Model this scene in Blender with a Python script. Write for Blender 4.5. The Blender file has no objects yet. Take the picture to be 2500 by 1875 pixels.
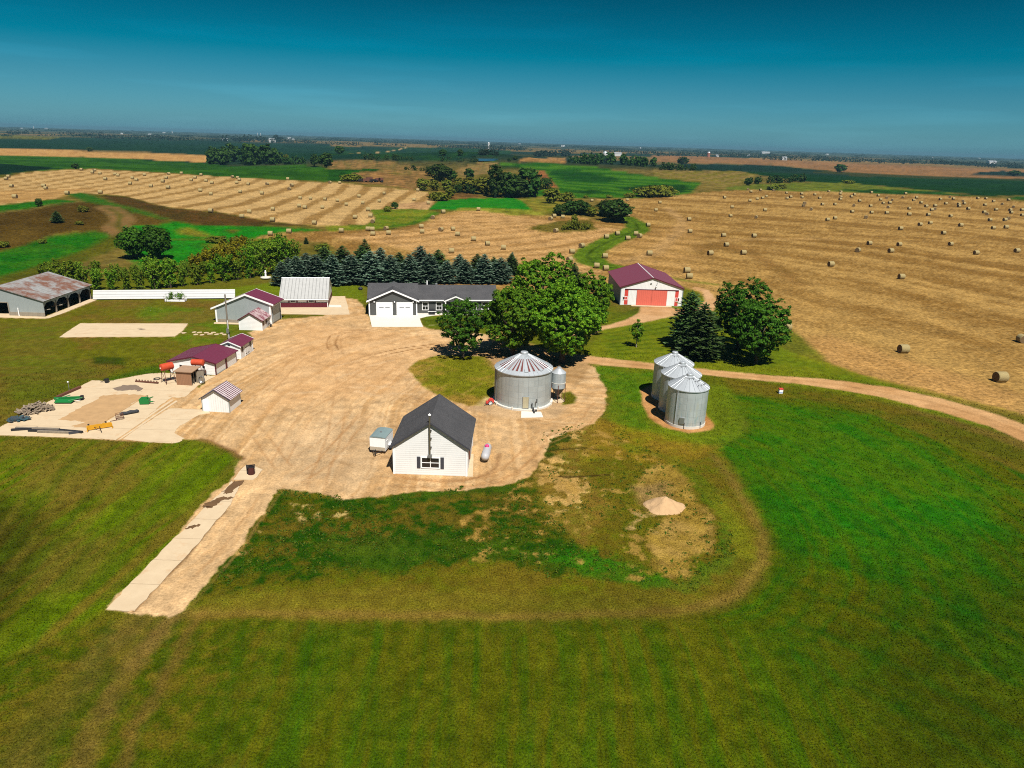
import bpy, bmesh, math, random
import numpy as np
from mathutils import Vector, Matrix

# ------------------------------------------------------------------ camera, sky, sun, exposure
SC = bpy.context.scene
CAM_H, TH, RL, FPX = 34.0, math.radians(18.9), math.radians(1.81), 1736.0
F = np.array([0, math.cos(TH), -math.sin(TH)])
R0 = np.array([1., 0, 0]); U0 = np.array([0, math.sin(TH), math.cos(TH)])
RC = math.cos(RL) * R0 + math.sin(RL) * U0
UC = -math.sin(RL) * R0 + math.cos(RL) * U0
cd = bpy.data.cameras.new('camera'); cam = bpy.data.objects.new('camera', cd)
SC.collection.objects.link(cam); SC.camera = cam
cd.sensor_width = 36.0; cd.lens = 36.0 * FPX / 2500.0; cd.clip_start = 0.5; cd.clip_end = 60000
cam.matrix_world = Matrix(((RC[0], UC[0], -F[0], 0), (RC[1], UC[1], -F[1], 0), (RC[2], UC[2], -F[2], CAM_H), (0, 0, 0, 1)))
SUN_EL = math.radians(57); SH = Vector((-0.36, 0.93, 0)).normalized()      # the way shadows fall on the ground
to_sun = Vector((-SH.x * math.cos(SUN_EL), -SH.y * math.cos(SUN_EL), math.sin(SUN_EL)))
sd = bpy.data.lights.new('sun', 'SUN'); sd.energy = 5.0; sd.angle = math.radians(0.5); sd.color = (1, 0.95, 0.87)
sun = bpy.data.objects.new('sun', sd); SC.collection.objects.link(sun)
sun.rotation_euler = (-to_sun).to_track_quat('-Z', 'Y').to_euler(); sun.location = (0, 0, 300)
W = bpy.data.worlds.new('World'); SC.world = W; W.use_nodes = True
nt = W.node_tree; nt.nodes.clear(); N = nt.nodes.new; L = nt.links.new
out = N('ShaderNodeOutputWorld'); bg = N('ShaderNodeBackground'); bg.inputs['Strength'].default_value = 0.085
sky = N('ShaderNodeTexSky'); sky.sky_type = 'NISHITA'; sky.sun_disc = False
sky.sun_elevation = SUN_EL; sky.sun_rotation = math.atan2(to_sun.x, to_sun.y)
sky.air_density = 1.0; sky.dust_density = 0.6; sky.ozone_density = 2.0
tc = N('ShaderNodeTexCoord'); sep = N('ShaderNodeSeparateXYZ'); L(tc.outputs['Generated'], sep.inputs[0])
ramp = N('ShaderNodeValToRGB'); L(sep.outputs['Z'], ramp.inputs[0])
el = ramp.color_ramp.elements
el[0].position = 0.0; el[0].color = (0.17, 0.44, 0.70, 1)
el[1].position = 1.0; el[1].color = (0.16, 0.28, 0.4, 1)
for p_, c_ in [(0.02, (0.145, 0.41, 0.62, 1)), (0.06, (0.08, 0.335, 0.475, 1)), (0.10, (0.001, 0.275, 0.365, 1)), (0.17, (0.0005, 0.16, 0.205, 1)), (0.35, (0.03, 0.13, 0.22, 1))]:
    e = el.new(p_); e.color = c_
mpp = N('ShaderNodeMapping'); mpp.inputs['Scale'].default_value = (2.2, 2.2, 26); L(tc.outputs['Generated'], mpp.inputs[0])
cn = N('ShaderNodeTexNoise'); cn.inputs['Scale'].default_value = 1.7; cn.inputs['Detail'].default_value = 5; L(mpp.outputs[0], cn.inputs['Vector'])
cr = N('ShaderNodeMapRange'); cr.inputs[1].default_value = 0.5; cr.inputs[2].default_value = 0.8; cr.inputs[3].default_value = 1.0; cr.inputs[4].default_value = 1.18
L(cn.outputs['Fac'], cr.inputs[0])
mul = N('ShaderNodeMix'); mul.data_type = 'RGBA'; mul.blend_type = 'MULTIPLY'; mul.inputs[0].default_value = 1
L(sky.outputs[0], mul.inputs[6]); L(ramp.outputs[0], mul.inputs[7])
mul2 = N('ShaderNodeVectorMath'); mul2.operation = 'SCALE'; L(mul.outputs[2], mul2.inputs[0]); L(cr.outputs[0], mul2.inputs['Scale'])
L(mul2.outputs[0], bg.inputs[0]); L(bg.outputs[0], out.inputs[0])
SC.view_settings.view_transform = 'Standard'; SC.view_settings.look = 'None'
SC.view_settings.exposure = 0.6; SC.view_settings.gamma = 1.0
SC.render.engine = 'CYCLES'; SC.cycles.use_denoising = False; SC.cycles.filter_width = 1.05; SC.cycles.max_bounces = 5
SC.cycles.diffuse_bounces = 2; SC.cycles.glossy_bounces = 2; SC.cycles.transmission_bounces = 2
SC.cycles.transparent_max_bounces = 6; SC.cycles.volume_bounces = 0
KLIT = 1.7           # what a sunlit horizontal surface of albedo 1 renders to (linear)

# ------------------------------------------------------------------ pixel of the photograph (2500 wide) -> point on the terrain
HILLS = []
def ray(px, py): return F + (px - 1250) / FPX * RC - (py - 937.5) / FPX * UC
def flat(px, py, z=0.0):
    d = ray(px, py); t = (z - CAM_H) / d[2]; return np.array([d[0] * t, d[1] * t, z])
for px, py, a, sx, sy in [(60, 545, 7, 60, 38), (420, 445, 5, 150, 70), (1160, 528, 3.0, 26, 22), (880, 440, 8, 60, 45), (1000, 408, 8, 90, 80),
                          (1480, 425, 9, 150, 90), (1190, 408, 8, 50, 60), (1385, 562, 2.2, 15, 10), (1430, 525, 3.5, 28, 22), (850, 392, 8, 80, 70),
                          (2000, 470, 3, 200, 120), (700, 600, -1.2, 60, 25), (300, 590, -1.5, 60, 30)]:
    c = flat(px, py); HILLS.append((c[0], c[1], a, sx * 1.2, sy * 1.2))
def terr(x, y):
    x = np.asarray(x, float); y = np.asarray(y, float); z = np.zeros_like(x)
    for cx, cy, a, sx, sy in HILLS:
        z = z + a * np.exp(-0.5 * (((x - cx) / sx) ** 2 + ((y - cy) / sy) ** 2))
    d = np.hypot(x, y); w = np.clip((d - 230) / 250, 0, 1)
    z = z + w * 1.1 * (np.sin(x / 61 + 1.3) * np.sin(y / 83 + .4) + np.sin(x / 143 + y / 117))
    return z
TS = np.geomspace(25, 14500, 1600)
def at(px, py):
    d = ray(px, py); d = d / np.hypot(d[0], d[1])
    zz = CAM_H + d[2] * TS - terr(d[0] * TS, d[1] * TS)
    k = np.nonzero(zz <= 0)[0]
    if len(k) == 0: t = 13500.0
    elif k[0] == 0: t = TS[0]
    else:
        i = k[0]; a, b = zz[i - 1], zz[i]; t = TS[i - 1] + (TS[i] - TS[i - 1]) * a / (a - b)
    x, y = d[0] * t, d[1] * t
    return np.array([x, y, float(terr(x, y))])
def vert(px, py, base):      # height above z=0 at which a plumb line over base is seen at this pixel
    d = ray(px, py); k = math.hypot(base[0], base[1]) / math.hypot(d[0], d[1]); return CAM_H + d[2] * k
def zz(ox, oy, s): return lambda pts: [(ox + x / s, oy + y / s) for x, y in pts]
D = zz(0, 0, 2212 / 2500); Z1 = zz(0, 270, 2.458); Z2 = zz(800, 280, 2.458); Z3 = zz(1600, 300, 2.458)
Z4 = zz(0, 640, 3.568); Z5 = zz(500, 640, 5.53); Z6 = zz(0, 850, 3.568); Z7 = zz(850, 650, 5.53); Z8 = zz(1050, 600, 4.424)
Z9 = zz(1450, 620, 4.424); ZB = zz(1150, 850, 7.373); ZW = zz(880, 950, 5.978); ZS = zz(200, 1080, 3.16); ZR = zz(1850, 800, 3.403); ZM = zz(1250, 1000, 3.16); ZT = zz(1540, 820, 6.38)

# ------------------------------------------------------------------ helpers
def link(o, parent=None):
    SC.collection.objects.link(o)
    if parent is not None: o.parent = parent
    return o
def tag(o, label=None, cat=None, group=None, kind=None):
    if label: o['label'] = label
    if cat: o['category'] = cat
    if group: o['group'] = group
    if kind: o['kind'] = kind
    return o
def thing(name, label, cat, loc=(0, 0, 0), rz=0, group=None):
    o = bpy.data.objects.new(name, None); o.empty_display_size = .3; o.location = loc; o.rotation_euler = (0, 0, rz)
    link(o); return tag(o, label, cat, group)
def copy_tree(o, parent=None):
    c = o.copy(); link(c)
    if parent is not None: c.parent = parent
    for ch in list(o.children): copy_tree(ch, c)
    return c
class MB:
    def __init__(s): s.v = []; s.f = []
    def add(s, vs, fs):
        b = len(s.v); s.v += [tuple(map(float, p)) for p in vs]; s.f += [tuple(b + i for i in f) for f in fs]; return s
    def box(s, x0, x1, y0, y1, z0, z1):
        return s.add([(x0, y0, z0), (x1, y0, z0), (x1, y1, z0), (x0, y1, z0), (x0, y0, z1), (x1, y0, z1), (x1, y1, z1), (x0, y1, z1)],
                     [(0, 3, 2, 1), (4, 5, 6, 7), (0, 1, 5, 4), (1, 2, 6, 5), (2, 3, 7, 6), (3, 0, 4, 7)])
    def prism(s, a, b):      # two matching rings
        n = len(a); return s.add(list(a) + list(b), [tuple(range(n))[::-1], tuple(range(n, 2 * n))] + [(i, (i + 1) % n, n + (i + 1) % n, n + i) for i in range(n)])
    def slab(s, q, t):       # thick quad: offset along its normal
        q = [Vector(p) for p in q]; n = (q[1] - q[0]).cross(q[2] - q[0]).normalized() * t
        return s.prism(q, [p + n for p in q])
    def tube(s, path, r, n=8):
        path = [Vector(p) for p in path]; rr = r if isinstance(r, (list, tuple)) else [r] * len(path); rings = []
        for i, p in enumerate(path):
            d = (path[min(i + 1, len(path) - 1)] - path[max(i - 1, 0)]).normalized()
            u = d.cross(Vector((0, 0, 1)) if abs(d.z) < .9 else Vector((1, 0, 0))).normalized(); w = d.cross(u)
            rings.append([p + (u * math.cos(2 * math.pi * k / n) + w * math.sin(2 * math.pi * k / n)) * rr[i] for k in range(n)])
        b = [q for ring in rings for q in ring]; fs = []
        for i in range(len(rings) - 1):
            for k in range(n): fs.append((i * n + k, i * n + (k + 1) % n, (i + 1) * n + (k + 1) % n, (i + 1) * n + k))
        fs += [tuple(range(n))[::-1], tuple(range((len(rings) - 1) * n, len(rings) * n))]
        return s.add(b, fs)
    def lathe(s, prof, n=32, c=(0, 0, 0), axis='z'):
        vs = []
        for r, z in prof:
            for k in range(n):
                a = 2 * math.pi * k / n; p = (r * math.cos(a), r * math.sin(a), z)
                if axis == 'x': p = (z, p[0], p[1])
                if axis == 'y': p = (p[0], z, p[1])
                vs.append((p[0] + c[0], p[1] + c[1], p[2] + c[2]))
        fs = [(i * n + k, i * n + (k + 1) % n, (i + 1) * n + (k + 1) % n, (i + 1) * n + k) for i in range(len(prof) - 1) for k in range(n)]
        fs += [tuple(range(n))[::-1], tuple(range((len(prof) - 1) * n, len(prof) * n))]
        return s.add(vs, fs)
    def build(s, name, m, parent=None, smooth=False, loc=None):
        me = bpy.data.meshes.new(name); me.from_pydata(s.v, [], s.f)
        b = bmesh.new(); b.from_mesh(me); bmesh.ops.recalc_face_normals(b, faces=b.faces); b.to_mesh(me); b.free()
        if smooth:
            me.polygons.foreach_set('use_smooth', np.ones(len(me.polygons), bool)); me.set_sharp_from_angle(angle=math.radians(35))
        me.materials.append(m); o = bpy.data.objects.new(name, me)
        if loc is not None: o.location = loc
        return link(o, parent)
def fast_mesh(name, verts, quads, m, parent=None):
    me = bpy.data.meshes.new(name); nv, nf = len(verts), len(quads)
    me.vertices.add(nv); me.vertices.foreach_set('co', np.asarray(verts, np.float32).ravel())
    me.loops.add(nf * 4); me.loops.foreach_set('vertex_index', np.asarray(quads, np.int32).ravel())
    me.polygons.add(nf); me.polygons.foreach_set('loop_start', np.arange(0, nf * 4, 4, dtype=np.int32))
    me.update(calc_edges=True); me.materials.append(m)
    return link(bpy.data.objects.new(name, me), parent)

# ------------------------------------------------------------------ materials
def lin(c):
    c = np.asarray(c, float) / 255.; return np.where(c <= .04045, c / 12.92, ((c + .055) / 1.055) ** 2.4)
def alb(c):
    l = lin(c) / KLIT
    if l[1] >= .8 * l[0] and l[2] < .35 * l[1]: l[2] *= .5
    return tuple(np.clip(l, 0.0006, .8))        # colour as seen in the sun -> base colour
def new_mat(name):
    m = bpy.data.materials.new(name); m.use_nodes = True; n = m.node_tree; p = n.nodes['Principled BSDF']; return m, n, p
def vmath(n, op, a, b):
    x = n.nodes.new('ShaderNodeMath'); x.operation = op
    for i, q in enumerate((a, b)):
        if isinstance(q, (int, float)): x.inputs[i].default_value = q
        else: n.links.new(q, x.inputs[i])
    return x.outputs[0]
def mixc(n, f, a, b, mode='MIX'):
    x = n.nodes.new('ShaderNodeMix'); x.data_type = 'RGBA'; x.blend_type = mode
    for i, q in ((0, f), (6, a), (7, b)):
        if isinstance(q, (int, float)): x.inputs[i].default_value = q
        elif isinstance(q, tuple): x.inputs[i].default_value = (*q[:3], 1)
        else: n.links.new(q, x.inputs[i])
    return x.outputs[2]
def noise(n, vec, scale, detail=4, rough=.6, lo=.3, hi=.7, a=0., b=1.):
    t = n.nodes.new('ShaderNodeTexNoise'); t.inputs['Scale'].default_value = scale; t.inputs['Detail'].default_value = detail; t.inputs['Roughness'].default_value = rough
    n.links.new(vec, t.inputs['Vector']); r = n.nodes.new('ShaderNodeMapRange')
    for i, q in enumerate((lo, hi, a, b)): r.inputs[i + 1].default_value = q
    n.links.new(t.outputs['Fac'], r.inputs[0]); return r.outputs[0]
def bump(n, p, h, strength=.4, dist=.03):
    b = n.nodes.new('ShaderNodeBump'); b.inputs['Strength'].default_value = strength; b.inputs['Distance'].default_value = dist
    n.links.new(h, b.inputs['Height']); n.links.new(b.outputs[0], p.inputs['Normal'])
def stretch(n, vec, sc):
    m = n.nodes.new('ShaderNodeMapping'); m.inputs['Scale'].default_value = sc; n.links.new(vec, m.inputs[0]); return m.outputs[0]
def mat(name, c, rough=.6, metal=0., dirt=.18, scale=1.2, dirtc=None, ribs=None, rust=None, spec=.3, streak=True, bumpy=0.0):
    """Weathered paint or metal; ribs=(axis, period, depth, dark) adds corrugation or lap siding; rust=(amount, colour) patches of rust."""
    m, n, p = new_mat(name); o = n.nodes.new('ShaderNodeTexCoord').outputs['Object']
    base = tuple(c)
    f = noise(n, o, scale, 6, .65); col = mixc(n, vmath(n, 'MULTIPLY', f, dirt), base, dirtc or tuple(x * .45 for x in base))
    if streak:
        f2 = noise(n, stretch(n, o, (3, 3, .25)), 1.6, 4, .6, .45, .75); col = mixc(n, vmath(n, 'MULTIPLY', f2, dirt * .8), col, dirtc or tuple(x * .5 for x in base))
    if rust:
        fr = noise(n, o, rust[2] if len(rust) > 2 else .5, 7, .7, .5 - rust[0] * .5, .62 - rust[0] * .3); col = mixc(n, fr, col, tuple(rust[1]))
    h = None
    if ribs:
        ax, per, dep, dark = ribs; s = n.nodes.new('ShaderNodeSeparateXYZ'); n.links.new(o, s.inputs[0])
        t = vmath(n, 'FRACT', vmath(n, 'DIVIDE', s.outputs['XYZ'.index(ax)], per), 0.)
        g = n.nodes.new('ShaderNodeMapRange'); n.links.new(t, g.inputs[0]); g.inputs[1].default_value = 0; g.inputs[2].default_value = .22; g.inputs[3].default_value = 1; g.inputs[4].default_value = 0
        col = mixc(n, vmath(n, 'MULTIPLY', g.outputs[0], dark), col, tuple(x * .3 for x in base)); h = g.outputs[0]
        bump(n, p, vmath(n, 'MULTIPLY', h, -1.), .6, dep)
    elif bumpy: bump(n, p, noise(n, o, 9, 5), bumpy, .03)
    n.links.new(col, p.inputs['Base Color']); p.inputs['Roughness'].default_value = rough; p.inputs['Metallic'].default_value = metal
    p.inputs['Specular IOR Level'].default_value = spec; return m
def leaf_mat(name, cols, transl=.25, hue=.12):
    m, n, p = new_mat(name); gi = n.nodes.new('ShaderNodeNewGeometry'); oi = n.nodes.new('ShaderNodeObjectInfo')
    r = n.nodes.new('ShaderNodeValToRGB'); n.links.new(gi.outputs['Random Per Island'], r.inputs[0]); e = r.color_ramp.elements
    e[0].position = 0; e[0].color = (*cols[0], 1); e[1].position = 1; e[1].color = (*cols[-1], 1)
    for i, c in enumerate(cols[1:-1]): q = e.new((i + 1) / (len(cols) - 1)); q.color = (*c, 1)
    hs = n.nodes.new('ShaderNodeHueSaturation'); n.links.new(r.outputs[0], hs.inputs['Color'])
    n.links.new(vmath(n, 'ADD', vmath(n, 'MULTIPLY', oi.outputs['Random'], hue * .35), .5 - hue * .17), hs.inputs['Hue'])
    n.links.new(vmath(n, 'ADD', vmath(n, 'MULTIPLY', oi.outputs['Random'], .5), .75), hs.inputs['Value'])
    n.links.new(hs.outputs[0], p.inputs['Base Color']); p.inputs['Roughness'].default_value = .65; p.inputs['Specular IOR Level'].default_value = .12
    t = n.nodes.new('ShaderNodeBsdfTranslucent'); n.links.new(hs.outputs[0], t.inputs[0]); mx = n.nodes.new('ShaderNodeMixShader'); mx.inputs[0].default_value = transl
    n.links.new(p.outputs[0], mx.inputs[1]); n.links.new(t.outputs[0], mx.inputs[2]); n.links.new(mx.outputs[0], n.nodes['Material Output'].inputs[0]); return m

# ------------------------------------------------------------------ the land: one polar sheet, denser in front, painted with its own grass, soil and crop colours
def vnoise(x, y, seed=0):
    xi = np.floor(x).astype(np.int64); yi = np.floor(y).astype(np.int64); fx = x - xi; fy = y - yi
    def h(i, j):
        k = (i * 374761393 + j * 668265263 + seed * 974634533) & 0xffffffff; k = ((k ^ (k >> 13)) * 1274126177) & 0xffffffff
        return ((k ^ (k >> 16)) & 0xffff) / 65535.0
    u = fx * fx * (3 - 2 * fx); v = fy * fy * (3 - 2 * fy)
    return (h(xi, yi) * (1 - u) + h(xi + 1, yi) * u) * (1 - v) + (h(xi, yi + 1) * (1 - u) + h(xi + 1, yi + 1) * u) * v
def fbm(x, y, s, seed=0, o=4):
    t = 0; a = .5; w = 0
    for k in range(o): t = t + a * vnoise(x / s * 2 ** k + 17.3 * k, y / s * 2 ** k - 9.1 * k, seed + k); w += a; a *= .55
    return t / w
def sstep(x, a, b): t = np.clip((x - a) / (b - a), 0, 1); return t * t * (3 - 2 * t)

az = np.concatenate([np.arange(-180, -52, 4.), np.arange(-52, 52, .085), np.arange(52, 180, 4.)]); az = np.radians(az)
dep = np.concatenate([np.arange(75, 55, -2.), np.arange(55, .55, -.08)]); rad = CAM_H / np.tan(np.radians(dep))
rad = np.concatenate([[3.0], rad, np.geomspace(rad[-1] * 1.03, 14000, 70)])
NA, NR = len(az), len(rad)
GX = (np.sin(az)[None, :] * rad[:, None]).ravel(); GY = (np.cos(az)[None, :] * rad[:, None]).ravel(); GD = np.hypot(GX, GY)
GZ = terr(GX, GY)
COL = np.zeros((len(GX), 3)); REG = np.zeros(len(GX), np.int8)
REGIONS = ['farmland', 'lawn', 'gravel_yard', 'dirt_road', 'hay_field', 'crop_field', 'meadow']
nA = fbm(GX, GY, 9, 1); nB = fbm(GX, GY, 2.2, 5); nC = fbm(GX, GY, 40, 9); nE1 = fbm(GX, GY, 3, 21, 3) - .5; nE2 = fbm(GX, GY, 3, 31, 3) - .5; nF = fbm(GX, GY, .7, 41, 3); nG1 = fbm(GX, GY, .6, 51, 2) - .5; nG2 = fbm(GX, GY, .6, 61, 2) - .5
def wpts(pts, sub=5):
    o = []
    for i, p in enumerate(pts):
        q = pts[(i + 1) % len(pts)]
        for k in range(sub): o.append((p[0] + (q[0] - p[0]) * k / sub, p[1] + (q[1] - p[1]) * k / sub))
    return np.array([at(*p)[:2] for p in o])
def sdist(w, closed, idx, jit):
    x = GX[idx] + (nE1[idx] + .5 * nG1[idx]) * jit; y = GY[idx] + (nE2[idx] + .5 * nG2[idx]) * jit
    d2 = np.full(len(idx), 1e18); ins = np.zeros(len(idx), bool); m = len(w)
    for i in range(m if closed else m - 1):
        x0, y0 = w[i]; x1, y1 = w[(i + 1) % m]; ex, ey = x1 - x0, y1 - y0
        t = np.clip(((x - x0) * ex + (y - y0) * ey) / (ex * ex + ey * ey + 1e-12), 0, 1)
        d2 = np.minimum(d2, (x - x0 - t * ex) ** 2 + (y - y0 - t * ey) ** 2)
        if closed:
            c = (y0 > y) != (y1 > y); ins ^= c & (x < (ex * (y - y0)) / (ey + 1e-12) + x0)
    d = np.sqrt(d2); return np.where(ins, d, -d) if closed else d
def near_idx(w, mg):
    return np.nonzero((GX > w[:, 0].min() - mg) & (GX < w[:, 0].max() + mg) & (GY > w[:, 1].min() - mg) & (GY < w[:, 1].max() + mg))[0]
def shade(idx, c, c2, tex):
    a = np.array(alb(c)); b = np.array(alb(c2 if c2 else tuple(v * .8 for v in c)))
    if tex == 'blot': t = sstep(nA[idx] * .6 + nB[idx] * .4, .38, .62)
    elif tex == 'fine': t = sstep(nB[idx] * .5 + nF[idx] * .5, .35, .65)
    elif tex == 'big': t = sstep(nC[idx] * .6 + nA[idx] * .4, .36, .64)
    else: t = tex(idx)
    return a + (b - a) * t[:, None]
def fill(pts, c, c2=None, soft=.4, jit=.8, mix=1., reg=None, tex='blot', sub=5, patch=None):
    w = wpts(pts, sub); idx = near_idx(w, soft + jit + 2); 
    if not len(idx): return
    s = sdist(w, True, idx, jit); sf = soft + GD[idx] * .0006; m = sstep(s, -sf, sf) * mix
    if patch is not None: m = m * sstep(nB[idx] * .4 + nA[idx] * .35 + nF[idx] * .25, patch - .04, patch + .04)
    COL[idx] += (shade(idx, c, c2, tex) - COL[idx]) * m[:, None]
    if reg is not None: REG[idx[m > .5]] = REGIONS.index(reg)
def stroke(pts, width, c, c2=None, soft=.3, jit=.5, mix=1., reg=None, tex='blot', sub=5):
    pts2 = []
    for p, q in zip(pts[:-1], pts[1:]):
        for k in range(sub): pts2.append((p[0] + (q[0] - p[0]) * k / sub, p[1] + (q[1] - p[1]) * k / sub))
    w = np.array([at(*p)[:2] for p in pts2 + [pts[-1]]]); idx = near_idx(w, width + soft + jit + 2)
    if not len(idx): return
    s = width / 2 - sdist(w, False, idx, jit); sf = soft + GD[idx] * .0006; m = sstep(s, -sf, sf) * mix
    COL[idx] += (shade(idx, c, c2, tex) - COL[idx]) * m[:, None]
    if reg is not None: REG[idx[m > .5]] = REGIONS.index(reg)
def swath(ang, width, seed, warp=10., lo=.35, hi=.65):
    ca, sa = math.cos(ang), math.sin(ang)
    def f(idx):
        ph = (GX[idx] * ca + GY[idx] * sa + (fbm(GX[idx], GY[idx], 90, seed, 2) - .5) * warp * 2) / width
        b = .5 + .5 * np.sin(ph * math.pi) * (.35 + .65 * vnoise(ph * .5, ph * 0 + .5, seed)) + .35 * (nA[idx] - .5); return sstep(b + (nF[idx] - .5) * .3, lo, hi)
    return f
def swath_path(pts, width, seed, lo=.38, hi=.64):
    w = wpts(pts, 4)
    def f(idx):
        d = sdist(w, False, idx, 3.0); ph = d / width + (nC[idx] - .5) * 1.2
        b = .42 * vnoise(ph, ph * 0 + .5, seed) + .3 * vnoise(ph * 3.1, ph * 0 + .5, seed + 1) + .28 * nA[idx]; return sstep(b + (nF[idx] - .5) * .35, lo, hi)
    return f

def streak(ang, w_=.45, seed=3, lo=.36, hi=.64, far_=30., big=.4):
    ca, sa = math.cos(ang), math.sin(ang)
    def f(idx):
        u = GX[idx] * ca + GY[idx] * sa; v = -GX[idx] * sa + GY[idx] * ca + (nC[idx] - .5) * 6
        b = (1 - big) * (.5 * vnoise(v / w_, u / (w_ * far_), seed) + .3 * vnoise(v / (w_ * 2.7), u / (w_ * far_), seed + 1) + .2 * nF[idx]) + big * (.6 * nA[idx] + .4 * nC[idx]); return sstep(b, lo, hi)
    return f
def pathstreak(pts, w_=.4, seed=5, lo=.36, hi=.64, big=.4, warp=.6):
    w = wpts(pts, 4)[:-3]
    def f(idx):
        d = sdist(w, False, idx, warp); b = (1 - big) * (.45 * vnoise(d / w_, nC[idx] * 3, seed) + .35 * vnoise(d / (w_ * 3), nC[idx] * 3, seed + 2) + .2 * nF[idx]) + big * (.5 * nA[idx] + .5 * nC[idx]); return sstep(b, lo, hi)
    return f
# far patchwork of fields
u = (GX * .96 + GY * .28); v = (GY * .96 - GX * .28); row = np.floor(v / 420 + .3); cell = np.floor(u / (600 + 300 * vnoise(row, row * 0 + .5, 3)) + vnoise(row * 1.7, row * 0, 8) * 5)
rr = vnoise(cell * 3.7 + .5, row * 5.3 + .5, 77)
pal = np.array([alb(c) for c in [(150, 118, 68), (58, 62, 34), (128, 104, 58), (30, 52, 36), (104, 92, 50), (44, 60, 38), (140, 112, 66)]])
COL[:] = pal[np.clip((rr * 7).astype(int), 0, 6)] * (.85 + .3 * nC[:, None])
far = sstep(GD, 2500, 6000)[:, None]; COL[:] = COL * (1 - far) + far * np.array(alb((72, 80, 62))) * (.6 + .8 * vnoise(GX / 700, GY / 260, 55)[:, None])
# middle ground base
m = sstep(-GD, -900, -650)[:, None]; COL[:] = COL * (1 - m) + m * shade(np.arange(len(GX)), (122, 104, 46), (92, 86, 36), 'big')
# base lawn near the farm
m = sstep(-GD, -215, -190)[:, None]; COL[:] = COL * (1 - m) + m * shade(np.arange(len(GX)), (92, 92, 26), (104, 84, 34), 'big'); REG[GD < 200] = 1
E8 = 'hay_field'
# far crops
fill(Z1([(-400, 165), (400, 155), (1000, 165), (1500, 200), (1850, 200), (2300, 222), (2300, 292), (1800, 288), (1260, 268), (700, 242), (-400, 220)]), (20, 50, 34), (26, 58, 36), 4, 4, reg='crop_field', tex='big')
fill(Z1([(-400, 140), (400, 155), (300, 172), (-400, 168)]), (112, 108, 52), None, 4, 4)
fill(Z1([(-400, 222), (0, 226), (600, 246), (1255, 270), (1275, 314), (800, 290), (-400, 262)]), (202, 152, 84), (186, 136, 74), 2, 2, reg=E8)
fill(Z1([(-400, 264), (0, 268), (500, 276), (1200, 312), (1400, 335), (1800, 325), (2130, 362), (2080, 420), (1950, 427), (1400, 402), (1000, 372), (560, 347), (420, 350), (150, 368), (0, 390), (-400, 430)]), (54, 98, 26), (34, 74, 20), 2, 2, reg='crop_field', tex='big')
fill(Z1([(-400, 318), (0, 318), (380, 346), (150, 366), (0, 388), (-400, 420)]), (16, 46, 26), None, 2, 2)
fill(Z2([(0, 190), (320, 205), (500, 195), (800, 200), (1100, 215), (1100, 240), (900, 250), (880, 270), (540, 280), (300, 265), (0, 240)]), (22, 52, 36), (34, 68, 36), 3, 4, reg='crop_field', tex='big')
stroke(Z2([(100, 232), (320, 226), (420, 212), (480, 195), (560, 190)]), 7, (204, 172, 116), None, 1, 2, reg='dirt_road')
stroke(Z2([(440, 248), (700, 246), (900, 244)]), 6, (150, 140, 80), None, 1, 2)
fill(Z2([(10, 155), (760, 185), (780, 198), (480, 192), (20, 190)]), (140, 112, 62), (118, 98, 54), 4, 5)
fill(Z2([(1150, 262), (1425, 258), (1430, 290), (1150, 285)]), (176, 130, 72), None, 2, 2)
fill(Z2([(30, 275), (180, 265), (420, 290), (600, 330), (600, 370), (320, 340), (180, 345), (100, 330), (0, 325)]), (142, 108, 60), (112, 96, 46), 2, 3)
fill(Z2([(0, 330), (120, 325), (310, 325), (290, 345), (170, 345), (110, 380), (40, 400), (0, 400)]), (36, 84, 22), (26, 64, 18), 1, 2, reg='crop_field')
fill(Z2([(170, 345), (330, 345), (600, 375), (580, 440), (500, 450), (400, 430), (200, 410), (90, 400), (120, 370)]), (150, 110, 62), (120, 94, 50), 1, 3)
fill(Z2([(760, 330), (900, 290), (1020, 290), (1010, 350), (800, 370)]), (146, 116, 66), (120, 104, 56), 1, 2)
fill(Z2([(1000, 285), (1300, 290), (1590, 310), (1700, 330), (2000, 380), (2240, 410), (2180, 470), (2070, 488), (1800, 500), (1440, 500), (1400, 470), (1200, 500), (1190, 455), (1380, 440), (1300, 340), (1050, 300)]), (70, 116, 28), (38, 88, 22), 2, 2, reg='crop_field', tex=swath(1.2, 16, 5, 14))
fill(Z2([(1320, 335), (1500, 335), (1760, 385), (1700, 410), (1420, 400), (1370, 370)]), (14, 58, 20), (24, 72, 22), 5, 8, mix=.85)
fill(Z2([(1720, 440), (1900, 425), (2130, 420), (2190, 450), (2080, 475), (1880, 465)]), (14, 54, 20), None, 5, 6, mix=.85)
fill(Z2([(1410, 460), (1600, 450), (1700, 465), (1560, 480)]), (16, 60, 22), None, 4, 5, mix=.8)
fill(Z2([(1020, 300), (1140, 300), (1150, 325), (1050, 325)]), (18, 60, 22), None, 3, 4, mix=.8)
fill(Z2([(1235, 330), (1295, 335), (1385, 445), (1330, 435), (1290, 380)]), (150, 96, 52), None, 1, 2)
fill(Z2([(890, 268), (1010, 262), (1040, 270), (1000, 284), (905, 284)]), (40, 90, 40), None, 2, 2)
fill(Z3([(-20, 290), (540, 290), (660, 310), (540, 350), (420, 385), (260, 355), (0, 325)]), (132, 112, 56), (112, 102, 48), 3, 3, tex=swath(.3, 10, 6, 8))
fill(Z3([(100, 245), (700, 255), (1040, 292), (700, 290), (240, 285)]), (22, 50, 32), None, 3, 3, reg='crop_field')
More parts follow.
